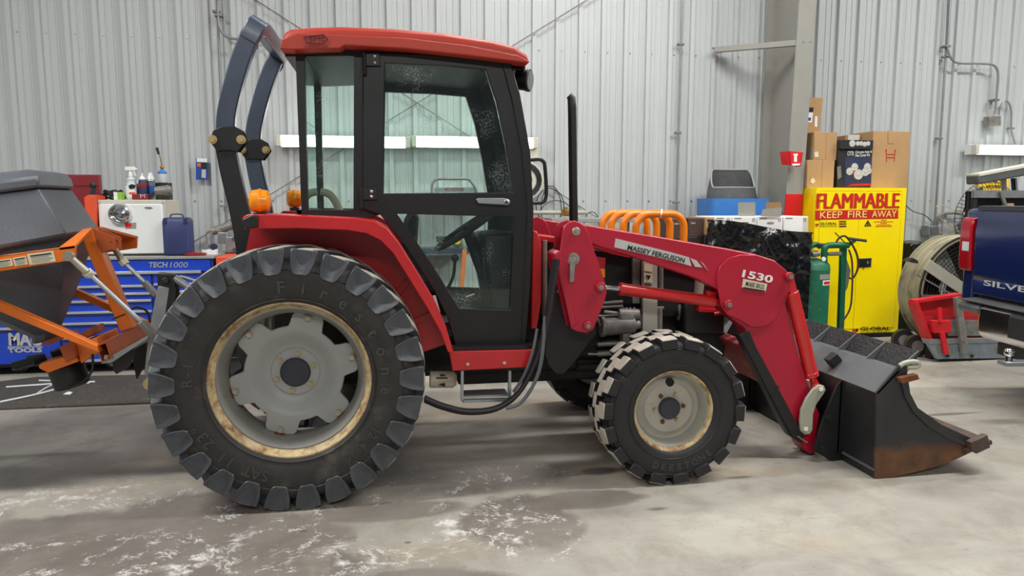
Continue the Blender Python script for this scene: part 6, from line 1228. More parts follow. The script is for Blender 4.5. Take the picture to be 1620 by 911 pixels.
b = MB(); b.tube(catmull([P(1343, 395, yp), P(1348, 415, yp), P(1348, 460, yp), P(1344, 490, yp), P(1330, 512, yp)]), 0.008, 8); b.build('sand_hose', 'hose_brown', TK); b = MB(); b.tube([P(1321, 368, yp), P(1338, 385, yp)], 0.005, 6); b.build('stirring_rod', 'hose_brown', TK)
for s in (-1, 1):
    b = MB(); b.lathe([(0.04, -0.025), (0.085, -0.02), (0.085, 0.02), (0.04, 0.025)], (tx+s*(tr-0.01), tcx.y+tr+0.06, 0.085), (1, 0, 0), 20, closed=True); b.build('wheel', 'cart_black', TK)
b = MB(); b.cyl((tx-tr, tcx.y+tr+0.06, 0.085), (tx+tr, tcx.y+tr+0.06, 0.085), 0.012, 0.012, 8); b.box(tx-0.08, tx+0.08, tcx.y-0.06, tcx.y+tr+0.06, 0.02, 0.07); b.build('truck_base', 'tank_green_clean', TK)
# ================================================================== WRAPPED PALLET AND FILE BOXES
PY_ = 5.72
wx0, wx1 = P(1086, 400, PY_).x, P(1279, 400, PY_).x; wz = P(1250, 366, PY_).z; pd = 0.62
pz0 = 0.12
PL = thing('wooden_pallet', 'wooden pallet on the floor under the black wrapped cartons', 'pallet', ((wx0+wx1)/2, PY_+0.3, 0))
for k in range(5):
    b = MB(); y_ = PY_+0.02+k*0.14; b.box(wx0, wx1, y_, y_+0.09, pz0-0.02, pz0-0.001); b.build('deck_board', 'cardboard_dark', PL)
for k in range(3):
    b = MB(); x_ = wx0+0.02+k*(wx1-wx0-0.12)/2; b.box(x_, x_+0.08, PY_+0.02, PY_+0.66, 0, pz0-0.02); b.build('stringer', 'cardboard_dark', PL)
# wrap: crumpled black film
nx, nz = 80, 44; rng = random.Random(5); b = MB()
xw0 = P(1115, 400, PY_).x; z_lo = pz0; 
def wrinkle(u, v):
    s = math.sin(9*u+14*v)*0.35+math.sin(23*v+3*math.sin(7*u))*0.4+math.sin(41*v-11*u+2*math.sin(5*v))*0.3+abs(math.sin(33*v+26*u+2.5*math.sin(11*u)))*0.5+abs(math.sin(60*v-30*u+3*math.sin(9*v+4*u)))*0.35
    return s*(0.003+0.030*v*v*v)-0.03*v*v*math.sin(6*u+1)**2
grid = []
for j in range(nz+1):
    v = j/nz; row = []
    for i in range(nx+1):
        u = i/nx; top_ = P(1115+(1279-1115)*u, 347+6*u+14*smoothstep(0.1, 0.9, u), PY_).z
        z_ = z_lo+(top_-z_lo)*v
        row.append((xw0+(wx1-xw0)*u, PY_-0.040+wrinkle(u, v), z_))
    grid.append(row)
vs = [p for r in grid for p in r]; W1 = nx+1
fs = [(j*W1+i, j*W1+i+1, (j+1)*W1+i+1, (j+1)*W1+i) for j in range(nz) for i in range(nx)]
b.add(vs, fs)
wt = thing('wrapped_cartons', 'block of cartons wrapped in crumpled glossy black film on the pallet', 'cartons', ((xw0+wx1)/2, PY_+0.3, pz0))
b.build('black_film', 'film_black', wt, angle=80)
b = MB(); b.box(xw0+0.002, wx1-0.004, PY_+0.012, PY_+pd, pz0, P(1250, 371, PY_).z); b.build('carton_block', 'cart_black', wt, bevel=0.006)
zfb = P(1250, 371, PY_).z+0.002
fb = [(1131, 1158, 'white file box with hand hole, first from left on the wrapped block'), (1159, 1198, 'white file box with grey hand hole, second from left on the wrapped block'), (1199, 1239, 'white file box with open grey flaps, third from left on the wrapped block'), (1240, 1279, 'white file box with tan end strip, rightmost on the wrapped block')]
for k, (a_, c_, lb) in enumerate(fb):
    xa, xb = P(a_, 355, PY_).x, P(c_, 355, PY_).x; zb_ = P(1200, 342.5, PY_).z
    t = thing('file_box', lb, 'box', ((xa+xb)/2, PY_+0.2, zfb), 'white file boxes on the pallet'); b = MB(); b.box(xa+0.001, xb-0.001, PY_+0.006, PY_+0.40, zfb, zb_); bd = b.build('box_body', 'paper_white', t, bevel=0.004)
    yf_ = PY_+0.004
    if k < 3:
        w_ = c_-a_; xh = a_+w_*0.5-(0 if k else 6); b = MB(); cxh = P(xh, 353, yf_); b.prism(rrect(cxh.x-0.032, cxh.x+0.032, cxh.z-0.010, cxh.z+0.010, 0.0098, 4), yf_, yf_+0.003); b.build('hand_hole', 'cast_iron' if k < 2 else 'steel_paint_grey', bd)
    for dx in (4, 6.5):
        b = MB(); b.pp([(c_-dx-1, 345), (c_-dx, 345), (c_-dx, 351), (c_-dx-1, 351)], yf_, yf_+0.002, yt=yf_); b.build('box_arrow', 'cast_iron', bd)
    b = MB(); b.pp([(a_+3, 344.5), (a_+14, 344.5), (a_+14, 346), (a_+3, 346)], yf_, yf_+0.002, yt=yf_); b.build('box_print', 'cast_iron', bd)
    if k == 3: b = MB(); b.pp([(1271, 344), (1278.6, 344), (1278.4, 368), (1270, 370)], yf_, yf_+0.002, yt=yf_); b.build('tan_end', 'fridge_beige', bd)
    if k == 2:
        for q, m_ in (([(1204, 342), (1207, 331), (1238, 328), (1235, 342.5)], 'steel_paint_grey'), ):
            b = MB(); b.pp(q, PY_-0.02, PY_-0.016, yt=PY_-0.02); b.build('front_flap', m_, bd)
        b = MB(); b.pp([(1212, 341), (1212, 320), (1236, 320), (1236, 341)], PY_+0.06, PY_+0.064, yt=PY_+0.06); b.build('back_flap', 'cardboard_dark', bd)
    if k == 1: b = MB(); b.pp([(1168, 342), (1168, 320), (1195, 320), (1195, 342)], PY_+0.05, PY_+0.054, yt=PY_+0.05); b.build('open_flap', 'steel_paint_grey', bd)
xa = P(1117, 355, PY_).x; b = MB(); b.box(P(1116, 355, PY_).x+0.012, P(1131, 355, PY_).x-0.002, PY_+0.02, PY_+0.40, zfb, P(1120, 344, PY_).z); tag(b.build('cardboard_box', 'cardboard', bevel=0.004), 'small tan box between the brown cartons and the white file boxes', 'box')
# brown cartons left of the film
for k, (a_, c_, y0, y1, lb) in enumerate(((1062, 1087, 346, 378, 'dark brown carton at the far left of the pallet, behind the orange hoops'), (1089, 1115, 345, 374, 'dark brown carton with white mark beside the white file boxes'))):
    xa, xb = P(a_, 355, PY_+0.05).x, P(c_, 355, PY_+0.05).x; zt_ = P(1100, y0, PY_+0.05).z
    t = thing('brown_carton', lb, 'box', ((xa+xb)/2, PY_+0.2, pz0), 'brown cartons on the pallet'); zm = P(1100, y1, PY_+0.05).z
    b = MB(); b.box(xa, xb-0.014, PY_+0.05, PY_+0.45, zm, zt_); bd = b.build('box_body', 'brown_carton', t, bevel=0.004)
    for q in range(5):
        b = MB(); zz = zm-(q+1)*0.19; b.box(xa, xb-0.014, PY_+0.05+0.004*(q % 2), PY_+0.45, max(pz0, zz)+0.002, zm-q*0.19-0.002); b.build('lower_carton', 'brown_carton_dark', t, bevel=0.004)
    b = MB(); ptext('Caution', (a_+4, y0+9), (a_+11, y0+9), 3, PY_+0.049, 'white_print', bd)
# blue tub with rubber hood
UY = 6.42; ux0, ux1 = P(1126, 330, UY).x, P(1220, 330, UY).x; uz = P(1170, 314, UY).z
U = thing('blue_tub', 'blue plastic tub standing behind the white file boxes near the steel column', 'tub', ((ux0+ux1)/2, UY+0.2, 0))
ux1 = min(ux1, CXc-0.12)
b = MB(); 
def rr2(x0, x1, y0, y1, r, z): return [(x, y, z) for x, y in rrect(x0, x1, y0, y1, r, 4)]
b.loft([rr2(ux0+0.02, ux1-0.02, UY+0.02, UY+0.36, 0.05, 0.62), rr2(ux0, ux1, UY, UY+0.38, 0.05, uz), rr2(ux0+0.012, ux1-0.012, UY+0.012, UY+0.368, 0.045, uz), rr2(ux0+0.03, ux1-0.03, UY+0.03, UY+0.35, 0.045, 0.66)]); b.build('tub_body', 'tub_blue', U, angle=50)
b = MB(); b.box(ux0+0.05, ux1-0.05, UY+0.04, UY+0.34, 0.0, 0.62); b.build('tub_stand', 'cart_black', U, bevel=0.01)
HB = thing('rubber_hood', 'grey rubber hood bucket with tall cut away rim sitting in the blue tub', 'bucket', ((ux0+ux1)/2, UY+0.19, uz-0.1))
b = MB(); n = 36; hcx, hcy = (ux0+ux1)/2-0.005, UY+0.19; rings = []
zf, zbk = P(1170, 297, UY+0.05).z, P(1180, 269, UY+0.3).z; hw = (ux1-ux0)/2-0.03
for f, rx, in_ in ((0.0, 1.0, 0), (0.5, 0.93, 0), (1.0, 0.80, 0), (1.0, 0.765, 1), (0.5, 0.89, 1), (0.0, 0.955, 1)):
    ring = []
    for i in range(n):
        t_ = 2*math.pi*i/n; s_ = (math.sin(t_)+1)/2; top_ = zf+(zbk-zf)*smoothstep(0.35, 0.8, s_)
        z_ = uz-0.10+(top_-uz+0.10)*f; rxx = hw*rx*(1 if f < 1 else 1.0+0.06*(1-s_)); ring.append((hcx+rxx*math.cos(t_), hcy+0.155*rx*math.sin(t_), z_))
    rings.append(ring)
b.loft(rings, True); b.build('hood_shell', 'old_rubber', HB, angle=60)
b = MB(); b.tube([Vector(p)+Vector((0, 0, 0.002)) for p in [tuple((Vector(rings[2][i])+Vector(rings[3][i]))/2) for i in range(n)]], 0.009, 6, closed=True); b.build('hood_rim', 'steel_paint_grey', HB)
b = MB(); b.cyl(P(1252, 342, 5.95), P(1264, 334, 5.95), 0.02, 0.012, 8); b.cyl(P(1250, 340, 5.95), P(1262, 341, 5.97), 0.012, 0.012, 8)
# ================================================================== ORANGE INFLATION CAGE
GY = 5.0; G_ = thing('inflation_cage', 'orange tire inflation cage of four rounded tube hoops, behind the loader arm', 'cage', (P(1040, 400, GY).x, GY+0.3, 0))
hz = P(1044, 334, GY).z; gx0, gx1 = P(1006, 360, GY).x, P(1082, 360, GY).x; ztop = hz-0.02
for k, (xo, yo) in enumerate(((1006, 5.0), (986, 5.18), (967, 5.36), (953, 5.50))):
    q0 = P(xo, 360, yo).x; q1 = q0+(gx1-gx0); b = MB(); pts = [(q0, 0.04), (q0, ztop-0.10)]+[(q0+0.10-0.10*math.cos(R(t_)), ztop-0.10+0.10*math.sin(R(t_))) for t_ in range(15, 91, 15)]+[(q1-0.10+0.10*math.sin(R(t_)), ztop-0.10+0.10*math.cos(R(t_))) for t_ in range(0, 91, 15)]+[(q1, 0.04)]
    b.tube([Vector((x, yo, z)) for x, z in pts], 0.0275, 14); b.build('hoop', 'cage_orange', G_)
    if k == 0:
        b = MB(); c = P(1047, 333, yo); b.tube(catmull([Vector((c.x-0.01, yo, ztop-0.029)), Vector((c.x-0.014, yo-0.029, ztop)), Vector((c.x, yo, ztop+0.03)), Vector((c.x+0.014, yo+0.02, ztop+0.01))]), 0.006); b.build('tape_scrap', 'paper_white', G_)
    ql = q0; 
for (xa, xb) in ((P(1006, 360, 5.0).x, P(953, 360, 5.5).x), (P(1006, 360, 5.0).x+(gx1-gx0), P(953, 360, 5.5).x+(gx1-gx0))):
    b = MB(); b.beam((xa, 4.95, 0.02), (xb, 5.55, 0.02), 0.05, 0.04, (1, 0, 0)); b.build('base_rail', 'cage_orange', G_)
# ================================================================== DRUM FAN
FY0, FY1 = 5.46, 5.74
fcx = P(1535, 475, FY0).x; frr = (P(1535, 394, FY0).z-P(1535, 567, FY0).z)/2; fcz = frr+0.07
DF = thing('drum_fan', 'large wheeled drum fan with dusty cream shell beside the yellow cabinet', 'fan', (fcx, 5.6, 0))
b = MB(); b.lathe([(frr, FY0), (frr+0.012, FY0), (frr+0.012, FY0+0.02), (frr, FY0+0.03), (frr, FY0+0.10), (frr+0.006, FY0+0.105), (frr, FY0+0.11), (frr, FY0+0.18), (frr+0.006, FY0+0.185), (frr, FY0+0.19), (frr, FY1-0.02), (frr+0.012, FY1-0.02), (frr+0.012, FY1), (frr-0.012, FY1), (frr-0.012, FY0)], (fcx, 0, fcz), (0, 1, 0), 72, closed=True); b.build('fan_drum', 'drum_cream', DF)
b = MB(); b.lathe([(frr+0.008, FY0-0.004), (frr+0.020, FY0-0.004), (frr+0.020, FY0+0.010), (frr+0.008, FY0+0.010)], (fcx, 0, fcz), (0, 1, 0), 72, closed=True); b.build('drum_rim', 'cart_black', DF)
gd = MB()
for k in range(1, 15):
    r_ = frr*k/15; gd.lathe([(r_-0.0022, FY0+0.012), (r_+0.0022, FY0+0.012), (r_+0.0022, FY0+0.0165), (r_-0.0022, FY0+0.0165)], (fcx, 0, fcz), (0, 1, 0), 48, closed=True)
for k in range(72):
    t_ = k*math.pi/36; gd.beam((fcx+0.12*math.cos(t_), FY0+0.016, fcz+0.12*math.sin(t_)), (fcx+frr*math.cos(t_), FY0+0.016, fcz+frr*math.sin(t_)), 0.004, 0.003)
tag(gd.build('front_guard', 'cart_black', DF), kind='stuff')
for k in range(4):
    t_ = R(35+90*k); b = MB(); er = Vector((math.cos(t_), 0, math.sin(t_))); et = Vector((-math.sin(t_), 0, math.cos(t_)))
    b.add([Vector((fcx, FY0+0.10+dy, fcz))+er*r_+et*w_ for r_, w_, dy in ((0.06, -0.05, 0.03), (0.06, 0.05, -0.03), (frr-0.03, 0.12, -0.05), (frr-0.03, -0.10, 0.05))]+[Vector((fcx, FY0+0.105+dy, fcz))+er*r_+et*w_ for r_, w_, dy in ((0.06, -0.05, 0.03), (0.06, 0.05, -0.03), (frr-0.03, 0.12, -0.05), (frr-0.03, -0.10, 0.05))], [(0, 1, 2, 3), (7, 6, 5, 4), (0, 4, 5, 1), (1, 5, 6, 2), (2, 6, 7, 3), (3, 7, 4, 0)]); b.build('fan_blade', 'link_grey', DF)
b = MB(); b.cyl((fcx, FY0+0.06, fcz), (fcx, FY0+0.2, fcz), 0.08, 0.08, 20); b.build('fan_motor', 'cast_iron', DF)
b = MB(); b.beam(P(1466, 418, FY0-0.005), P(1530, 462, FY0-0.005), 0.012, 0.10); b.build('belt_guard', 'link_grey', DF, bevel=0.003)
b = MB(); b.beam(P(1449, 434, FY0), P(1510, 468, FY0), 0.008, 0.012); b.beam(P(1452, 468, FY0), P(1535, 468, FY0), 0.008, 0.02); b.build('motor_strut', 'steel', DF)
b = MB(); b.lathe([(0.10, FY1-0.03), (frr-0.02, FY1-0.03), (frr-0.02, FY1-0.025), (0.10, FY1-0.025)], (fcx, 0, fcz), (0, 1, 0), 40, closed=True); b.build('rear_shroud', 'engine_dark', DF)
for (x, y) in ((P(1428, 545, 5.72).x, 5.72), (P(1444, 548, 5.5).x, 5.46)):
    b = MB(); b.lathe([(0.03, -0.03), (0.095, -0.025), (0.095, 0.025), (0.03, 0.03)], (x, y, 0.095), (0.25, 1, 0), 24, closed=True); w_ = b.build('fan_wheel', 'cart_black', DF); b = MB(); b.cyl((x-0.008, y-0.03, 0.095), (x+0.008, y+0.03, 0.095), 0.05, 0.05, 16); b.build('wheel_hub', 'cast_iron', w_)
for s in (1,):
    b = MB(); b.lathe([(0.03, -0.03), (0.095, -0.025), (0.095, 0.025), (0.03, 0.03)], (fcx+0.42, 5.6, 0.095), (0, 1, 0), 24, closed=True); b.build('fan_wheel', 'cart_black', DF)
b = MB(); b.beam((P(1428, 545, 5.72).x, 5.66, 0.10), (fcx+0.42, 5.66, 0.10), 0.03, 0.03); b.build('fan_axle', 'cast_iron', DF)
b = MB(); b.pp([(1437, 414), (1444, 408), (1452, 412), (1453, 417), (1446, 414)], FY0+0.06, FY0+0.14); b.build('drum_handle', 'cart_black', DF)
b = MB(); TYb = 6.52; n = 12
b.prism(px([(1440, 420), (1440, 388), (1444, 384), (1450, 386), (1466, 382), (1478, 388), (1476, 420)], TYb), TYb, TYb+0.30); tag(b.build('black_tarp', 'film_black', bevel=0.03, seg=3), 'black plastic tarp bundle between the yellow cabinet and the drum fan', 'tarp')
mt_ = MB(); mt_.box(P(1442, 420, TYb).x+0.02, P(1476, 420, TYb).x-0.02, TYb+0.03, TYb+0.27, 0, P(1450, 420, TYb).z-0.001); tag(mt_.build('tarp_crate', 'cart_black', bevel=0.01), 'dark crate under the black tarp bundle behind the drum fan', 'crate')
# ================================================================== RED PLOUGH BLADE
BL = 5.24
RB = thing('snow_blade', 'red snow plough blade with grey scraper plate leaning upright before the drum fan', 'plough blade', (P(1530, 560, BL).x, BL+0.1, 0))
b = MB(); pts = [(1446, 477), (1470, 471), (1518, 466), (1525, 468), (1545, 480), (1552, 498), (1512, 499), (1455, 500)]; b.pp(pts, BL+0.08, BL+0.10, yt=BL+0.08); b.build('blade_upper', 'plough_red', RB)
b = MB(); b.pp([(1455, 500), (1552, 498), (1580, 505), (1596, 528), (1600, 541), (1470, 541)], BL+0.05, BL+0.07, yt=BL+0.05); b.build('blade_lower', 'plough_red_worn', RB)
b = MB(); b.pp([(1445, 475), (1520, 464), (1521, 468), (1446, 479)], BL+0.02, BL+0.10, yt=BL+0.04); b.build('blade_top_edge', 'plough_red', RB)
b = MB(); b.pp([(1446, 479), (1452, 478), (1476, 541), (1470, 543)], BL+0.01, BL+0.10, yt=BL+0.02); b.build('side_flange', 'plough_red', RB)
b = MB(); b.pp([(1490, 506), (1545, 507), (1587, 510), (1588, 531), (1500, 531)], BL+0.03, BL+0.06, yt=BL+0.03); b.build('cross_channel', 'cast_iron', RB)
for (a_, c_) in ((1486, 506), ):
    b = MB(); b.pp([(1475, 507), (1505, 507), (1505, 527), (1478, 527)], BL-0.02, BL+0.03, yt=BL-0.02); b.build('hinge_box', 'plough_red', RB, bevel=0.004)
b = MB(); b.beam(P(1486, 486, BL+0.0), P(1487, 510, BL-0.02), 0.02, 0.03); b.beam(P(1490, 525, BL-0.02), P(1497, 560, BL-0.03), 0.02, 0.04); b.build('blade_link', 'plough_red', RB)
b = MB(); b.beam(P(1514, 470, BL+0.0), P(1526, 558, BL-0.04), 0.03, 0.055); b.build('rubber_strap', 'cast_iron', RB)
b = MB(); b.pp([(1467, 542), (1612, 541), (1616, 566), (1482, 568)], BL-0.01, BL+0.02, yt=BL-0.01); sc = b.build('scraper_plate', 'scraper_steel', RB)
b = MB(); b.pp([(1466, 537), (1604, 535), (1612, 541), (1468, 544)], BL-0.015, BL+0.05, yt=BL-0.01); b.build('plate_strip', 'galv', RB)
for q in ([(1480, 546), (1503, 546), (1508, 558), (1484, 559)], [(1572, 546), (1592, 546), (1592, 558), (1574, 558)]):
    b = MB(); b.pp(q, BL-0.012, BL-0.009, yt=BL-0.01); b.build('rubbed_patch', 'cast_iron', sc)
b = MB(); b.pp([(1605, 540), (1612, 540), (1614, 552), (1607, 552)], BL-0.02, BL+0.03, yt=BL-0.02); b.build('end_tab', 'plough_red', RB)
for q in ((1500, 563), (1538, 563)):
    b = MB(); b.cyl(P(*q, BL-0.01), P(*q, BL-0.03), 0.014, 0.014, 6); b.build('plate_bolt', 'cart_black', sc)
b = MB(); b.box(P(1490, 520, BL).x, P(1590, 520, BL).x, BL+0.10, BL+0.17, 0.0, 0.2); b.build('blade_rest', 'engine_dark', RB)
# ================================================================== PICKUP TRUCK, parked with its tail towards the bucket
tdir = Vector((-0.160, -0.987, 0)).normalized()      # along the tailgate, far end to near end
nrm = Vector((-0.987, 0.160, 0)).normalized()        # rearwards
far = P(1542, 400, 4.35); far.z = 0
def tp_(s, o, z): return far+tdir*s+nrm*o+Vector((0, 0, z))
def tbox(b, s0, s1, o0, o1, z0, z1):
    vs = [tp_(s, o, z) for s in (s0, s1) for o in (o0, o1) for z in (z0, z1)]
    return b.add(vs, [(0, 1, 3, 2), (4, 6, 7, 5), (0, 4, 5, 1), (2, 3, 7, 6), (0, 2, 6, 4), (1, 5, 7, 3)])
TK2 = thing('pickup_truck', 'dark blue pickup truck with chrome bumper, its tail end at the right edge', 'truck', tuple(tp_(0.75, -1.0, 0)))
zt_, zb_ = 1.285, 0.70
def prof(b, pts, s0, s1):                             # (outward, z) outline carried along the tailgate
    n = len(pts); vs = [tp_(s0, o, z) for o, z in pts]+[tp_(s1, o, z) for o, z in pts]
    return b.add(vs, [tuple(range(n)), tuple(range(2*n-1, n-1, -1))]+[(i, (i+1) % n, n+(i+1) % n, n+i) for i in range(n)])
b = MB(); prof(b, [(-0.05, zb_), (0.0, zb_), (0.006, zb_+0.09), (-0.004, zb_+0.11), (0.004, zb_+0.14), (0.010, zt_-0.16), (0.002, zt_-0.10), (0.004, zt_-0.02), (-0.005, zt_), (-0.05, zt_)], 0.0, 1.55); tg = b.build('tailgate', 'truck_blue', TK2, bevel=0.006, angle=50)
b = MB(); prof(b, [(-0.05, zt_+0.001), (0.006, zt_+0.001), (0.006, zt_-0.02), (0.014, zt_-0.02), (0.012, zt_+0.010), (-0.05, zt_+0.012)], 0.02, 1.53); b.build('tailgate_cap', 'hub_black', TK2)
fit_text('SILVERADO', tp_(0.14, 0.0125, zb_+0.070), tp_(1.05, 0.0125, zb_+0.070), 0.038, 'truck_letters', tg, bold=0.02, lift=0.004)
for sa in (-0.16, 1.56):
    b = MB(); tbox(b, sa, sa+0.15, -2.0, -0.02, 0.62, zt_-0.01); b.build('bed_side', 'truck_blue', TK2, bevel=0.03)
b = MB(); tbox(b, -0.02, 1.57, -2.0, -0.05, 0.60, 0.70); b.build('bed_floor', 'cart_black', TK2)
for s in (-0.15, 1.57):
    b = MB(); prof(b, [(-0.06, 0.85), (0.012, 0.85), (0.028, 0.90), (0.028, 1.16), (0.014, 1.215), (-0.06, 1.22)], s+0.015, s+0.135); tl = b.build('tail_light', 'tail_red', TK2, bevel=0.012)
    b = MB(); prof(b, [(0.022, 0.98), (0.033, 0.99), (0.033, 1.05), (0.022, 1.05)], s+0.06, s+0.125); b.build('reverse_lens', 'clear_plastic', tl)
b = MB(); prof(b, [(-0.10, 0.47), (0.05, 0.43), (0.085, 0.46), (0.095, 0.55), (0.085, 0.63), (0.06, 0.655), (-0.10, 0.655)], 0.22, 1.36); bp2 = b.build('bumper', 'chrome', TK2, bevel=0.018, seg=3)
b = MB(); prof(b, [(-0.08, 0.657), (0.085, 0.657), (0.09, 0.668), (-0.08, 0.68)], 0.02, 1.53); b.build('bumper_pad', 'bent_trim', TK2, bevel=0.006)
for s0, s1 in ((-0.02, 0.2), (1.38, 1.58)):
    b = MB(); pts_ = [(-0.30, 0.50), (-0.22, 0.60), (-0.10, 0.645), (0.06, 0.65), (0.09, 0.62), (0.07, 0.58), (-0.06, 0.575), (-0.14, 0.54), (-0.20, 0.48)]; prof(b, pts_, s0, s1); b.build('bumper_end', 'bent_trim', TK2, bevel=0.015)
b = MB(); prof(b, [(0.080, 0.485), (0.099, 0.49), (0.099, 0.62), (0.078, 0.64)], 0.52, 1.06); b.build('bumper_recess', 'cart_black', bp2, bevel=0.006)
b = MB(); tbox(b, 0.3, 1.25, -0.16, 0.0, 0.34, 0.44); b.build('hitch_crossbar', 'cart_black', TK2, bevel=0.004)
b = MB(); tbox(b, 0.74, 0.82, -0.1, 0.30, 0.375, 0.40); hb = b.build('ball_mount', 'steel', TK2, bevel=0.004)
b = MB(); c = tp_(0.78, 0.26, 0.40); b.cyl(c, c+Vector((0, 0, 0.03)), 0.022, 0.018, 14); b.build('ball_neck', 'chrome', hb); b = MB(); b.ball(c+Vector((0, 0, 0.05)), 0.028, 18, 10); b.build('hitch_ball', 'chrome', hb)
for s in (0.0, 1.55):
    w0 = tp_(s+(0.12 if s < 1 else -0.12), -1.0, 0.38); b = MB(); b.lathe([(0.23, -0.12), (0.37, -0.12), (0.38, -0.08), (0.38, 0.08), (0.37, 0.12), (0.23, 0.12)], w0, tdir, 36, closed=True); tw = b.build('wheel', 'front_rubber', TK2); b = MB(); b.lathe([(0.01, -0.06), (0.235, -0.10), (0.235, 0.10), (0.01, 0.06)], w0, tdir, 28); b.build('wheel_rim', 'steel', tw)
b = MB(); tbox(b, 0.1, 1.45, -2.0, -0.1, 0.40, 0.60); b.build('chassis', 'dark_void', TK2)
b = MB(); b.tube(catmull([P(1543, 345, 4.36), P(1538, 352, 4.40), P(1526, 362, 4.5), P(1512, 366, 4.6)]), 0.006); 
# ================================================================== RACK, FAN AND SIGN BEHIND THE TRUCK
KY2 = 6.2; rx0 = P(1541, 310, KY2).x; rz = P(1560, 301, KY2).z; rz2 = P(1560, 313, KY2).z
RK = thing('steel_rack', 'grey steel rack with a channel top behind the truck bed', 'rack', (rx0+0.7, 6.3, 0))
b = MB(); b.box(rx0, rx0+1.5, KY2, KY2+0.04, rz2, rz); b.box(rx0, rx0+1.5, KY2, KY2+0.12, rz-0.006, rz); b.build('rack_top', 'galv', RK, bevel=0.003)
b = MB(); b.box(rx0, rx0+1.5, KY2+0.01, KY2+0.12, P(1560, 330, KY2).z-0.03, P(1560, 330, KY2).z); b.build('rack_shelf', 'cart_black', RK)
b = MB(); b.box(rx0+0.01, rx0+1.5, KY2+0.10, KY2+0.12, P(1560, 330, KY2).z, rz-0.01); b.build('rack_back', 'cart_black', RK)
for x_ in (rx0+0.03, rx0+1.46):
    for y_ in (KY2+0.03, KY2+0.09):
        b = MB(); b.box(x_-0.02, x_+0.02, y_-0.02, y_+0.02, 0, rz-0.01); b.build('leg', 'cart_black', RK)
b = MB(); a_, c_ = P(1583, 302, KY2-0.02), P(1592, 330, KY2-0.02); b.beam(a_, c_, 0.02, 0.03); b.build('rack_stay', 'cast_iron', RK)
b = MB(); zs = P(1560, 330, KY2).z+0.001; b.box(P(1596, 325, KY2).x, P(1607, 325, KY2).x, KY2+0.02, KY2+0.09, zs, zs+0.05); tag(b.build('cardboard_box', 'cardboard', bevel=0.003), 'small tan box on the dark shelf of the steel rack', 'box')
BQ = 6.26; b = MB(); q0 = P(1538, 285, BQ); q1 = P(1660, 262, BQ); b.beam(q0, q1, 0.16, 0.085, (0, 1, 0)); pb = b.build('padded_beam', 'old_rubber', bevel=0.012); tag(pb, 'long dark padded beam slanting upwards above the steel rack', 'beam')
b = MB(); up_ = Vector((0, 0, 0.046)); b.beam(q0+up_, q1+up_, 0.17, 0.022, (0, 1, 0)); b.build('beam_padding', 'fridge_beige', pb)
for q, m_ in ((1587, 'steel'), (1604, 'steel'), (1602, 'cart_black')):
    b = MB(); zq = rz; b.beam(P(q, 282, BQ), (P(q+2, 300, BQ).x, BQ, zq), 0.03, 0.035 if q != 1602 else 0.02); b.build('beam_prop', m_, pb)
b = MB(); wy = WF-0.04; b.pp([(1549, 282), (1596, 280), (1596, 305), (1547, 305)], wy, wy+0.006, yt=wy); es = b.build('safety_sign', 'sign_yellow'); tag(es, 'yellow eye protection required sign on the wall behind the padded beam', 'sign')
ptext('EYE PROTECTION', (1552, 290.5), (1592, 289.5), 6, wy-0.002, 'ink_black', es, bold=0.015); ptext('REQUIRED', (1560, 299), (1584, 298.5), 6, wy-0.002, 'ink_black', es, bold=0.015)
WFY = 6.72; wc = P(1561, 345, WFY); wr_ = P(1561, 345, WFY).x-P(1510, 345, WFY).x
WFN = thing('wall_fan', 'black wire guard wall fan half hidden behind the truck tailgate', 'fan', tuple(wc))
g_ = MB()
for k in range(1, 9):
    r_ = wr_*k/8; dpt = -0.10*math.sqrt(max(0, 1-(k/8)**2)); g_.tube([wc+Vector((r_*math.cos(t_*math.pi/20), dpt, r_*math.sin(t_*math.pi/20))) for t_ in range(40)], 0.0035, 5, closed=True)
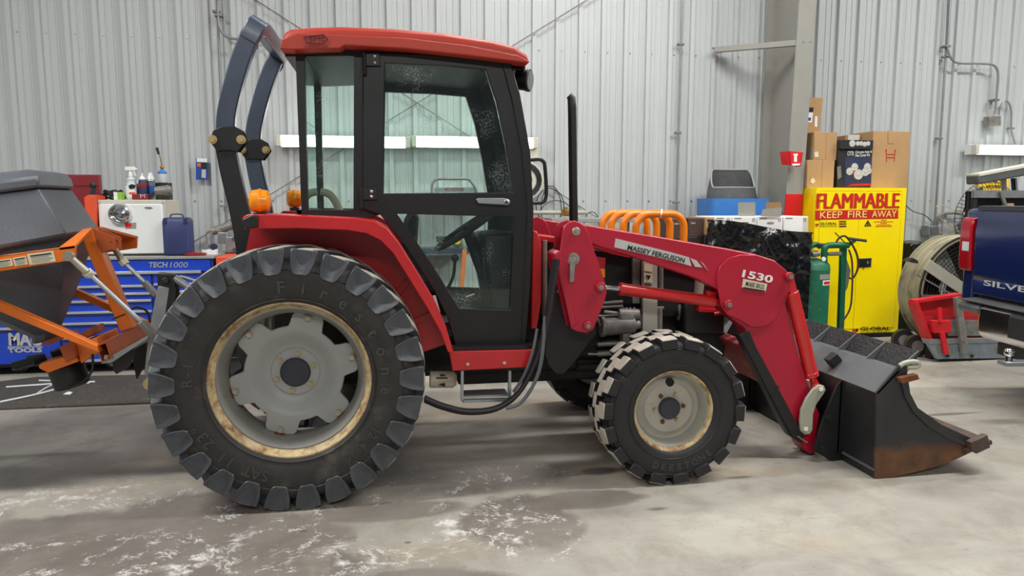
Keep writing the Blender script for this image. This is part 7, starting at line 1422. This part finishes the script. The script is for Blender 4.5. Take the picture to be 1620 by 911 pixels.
for k in range(60):
    t_ = k*math.pi/30; g_.tube([wc+Vector((wr_*f*math.cos(t_), -0.10*math.sqrt(max(0, 1-f*f)), wr_*f*math.sin(t_))) for f in (0.15, 0.45, 0.7, 0.88, 0.97, 1.0)], 0.003, 4)
tag(g_.build('wire_guard', 'cart_black', WFN), kind='stuff')
for k in range(4):
    t_ = R(20+90*k); b = MB(); er = Vector((math.cos(t_), 0, math.sin(t_))); et = Vector((-math.sin(t_), 0, math.cos(t_))); b.add([wc+er*r_+et*w_+Vector((0, dy, 0)) for dy0 in (0, 0.004) for r_, w_, dy in ((0.05, -0.04, 0.02+dy0), (0.05, 0.04, -0.02+dy0), (wr_*0.88, 0.09, -0.02+dy0), (wr_*0.88, -0.06, 0.02+dy0))], [(0, 1, 2, 3), (7, 6, 5, 4), (0, 4, 5, 1), (1, 5, 6, 2), (2, 6, 7, 3), (3, 7, 4, 0)]); b.build('fan_blade', 'steel', WFN)
b = MB(); b.cyl(wc, wc+Vector((0, 0.2, 0)), 0.07, 0.07, 18); b.beam(wc+Vector((0, 0.18, 0)), wc+Vector((0, 0.30, 0)), 0.03, 0.06, (1, 0, 0)); b.build('fan_motor', 'cart_black', WFN)
for k, (pts, lb) in enumerate((([(1430, 322), (1444, 334), (1462, 340), (1474, 350)], 'dark thin wire sagging along the wall from the yellow cabinet to the switch box'), ([(1480, 327), (1490, 325), (1505, 330), (1520, 338), (1540, 343)], 'tan wire arching from the conduit to the truck corner, highest of the three'), ([(1482, 335), (1492, 350), (1508, 358), (1526, 362)], 'tan wire sagging in a deep curve in front of the wire guard fan'), ([(1487, 367), (1500, 371), (1512, 368), (1526, 364)], 'tan wire leaving the switch box towards the tail light'), ([(1487, 371), (1496, 374), (1506, 376), (1514, 366)], 'grey wire drooping lowest below the switch box'))):
    yw = WF-0.075-0.02*k if k == 0 else WF-0.12-0.03*k
    b = MB(); b.tube(catmull([P(x, y, yw) for x, y in pts]), 0.0045, 6); tag(b.build('loose_wire', 'hose' if k in (0, 4) else 'wire_tan'), lb, 'wire', 'loose wires by the switch box')
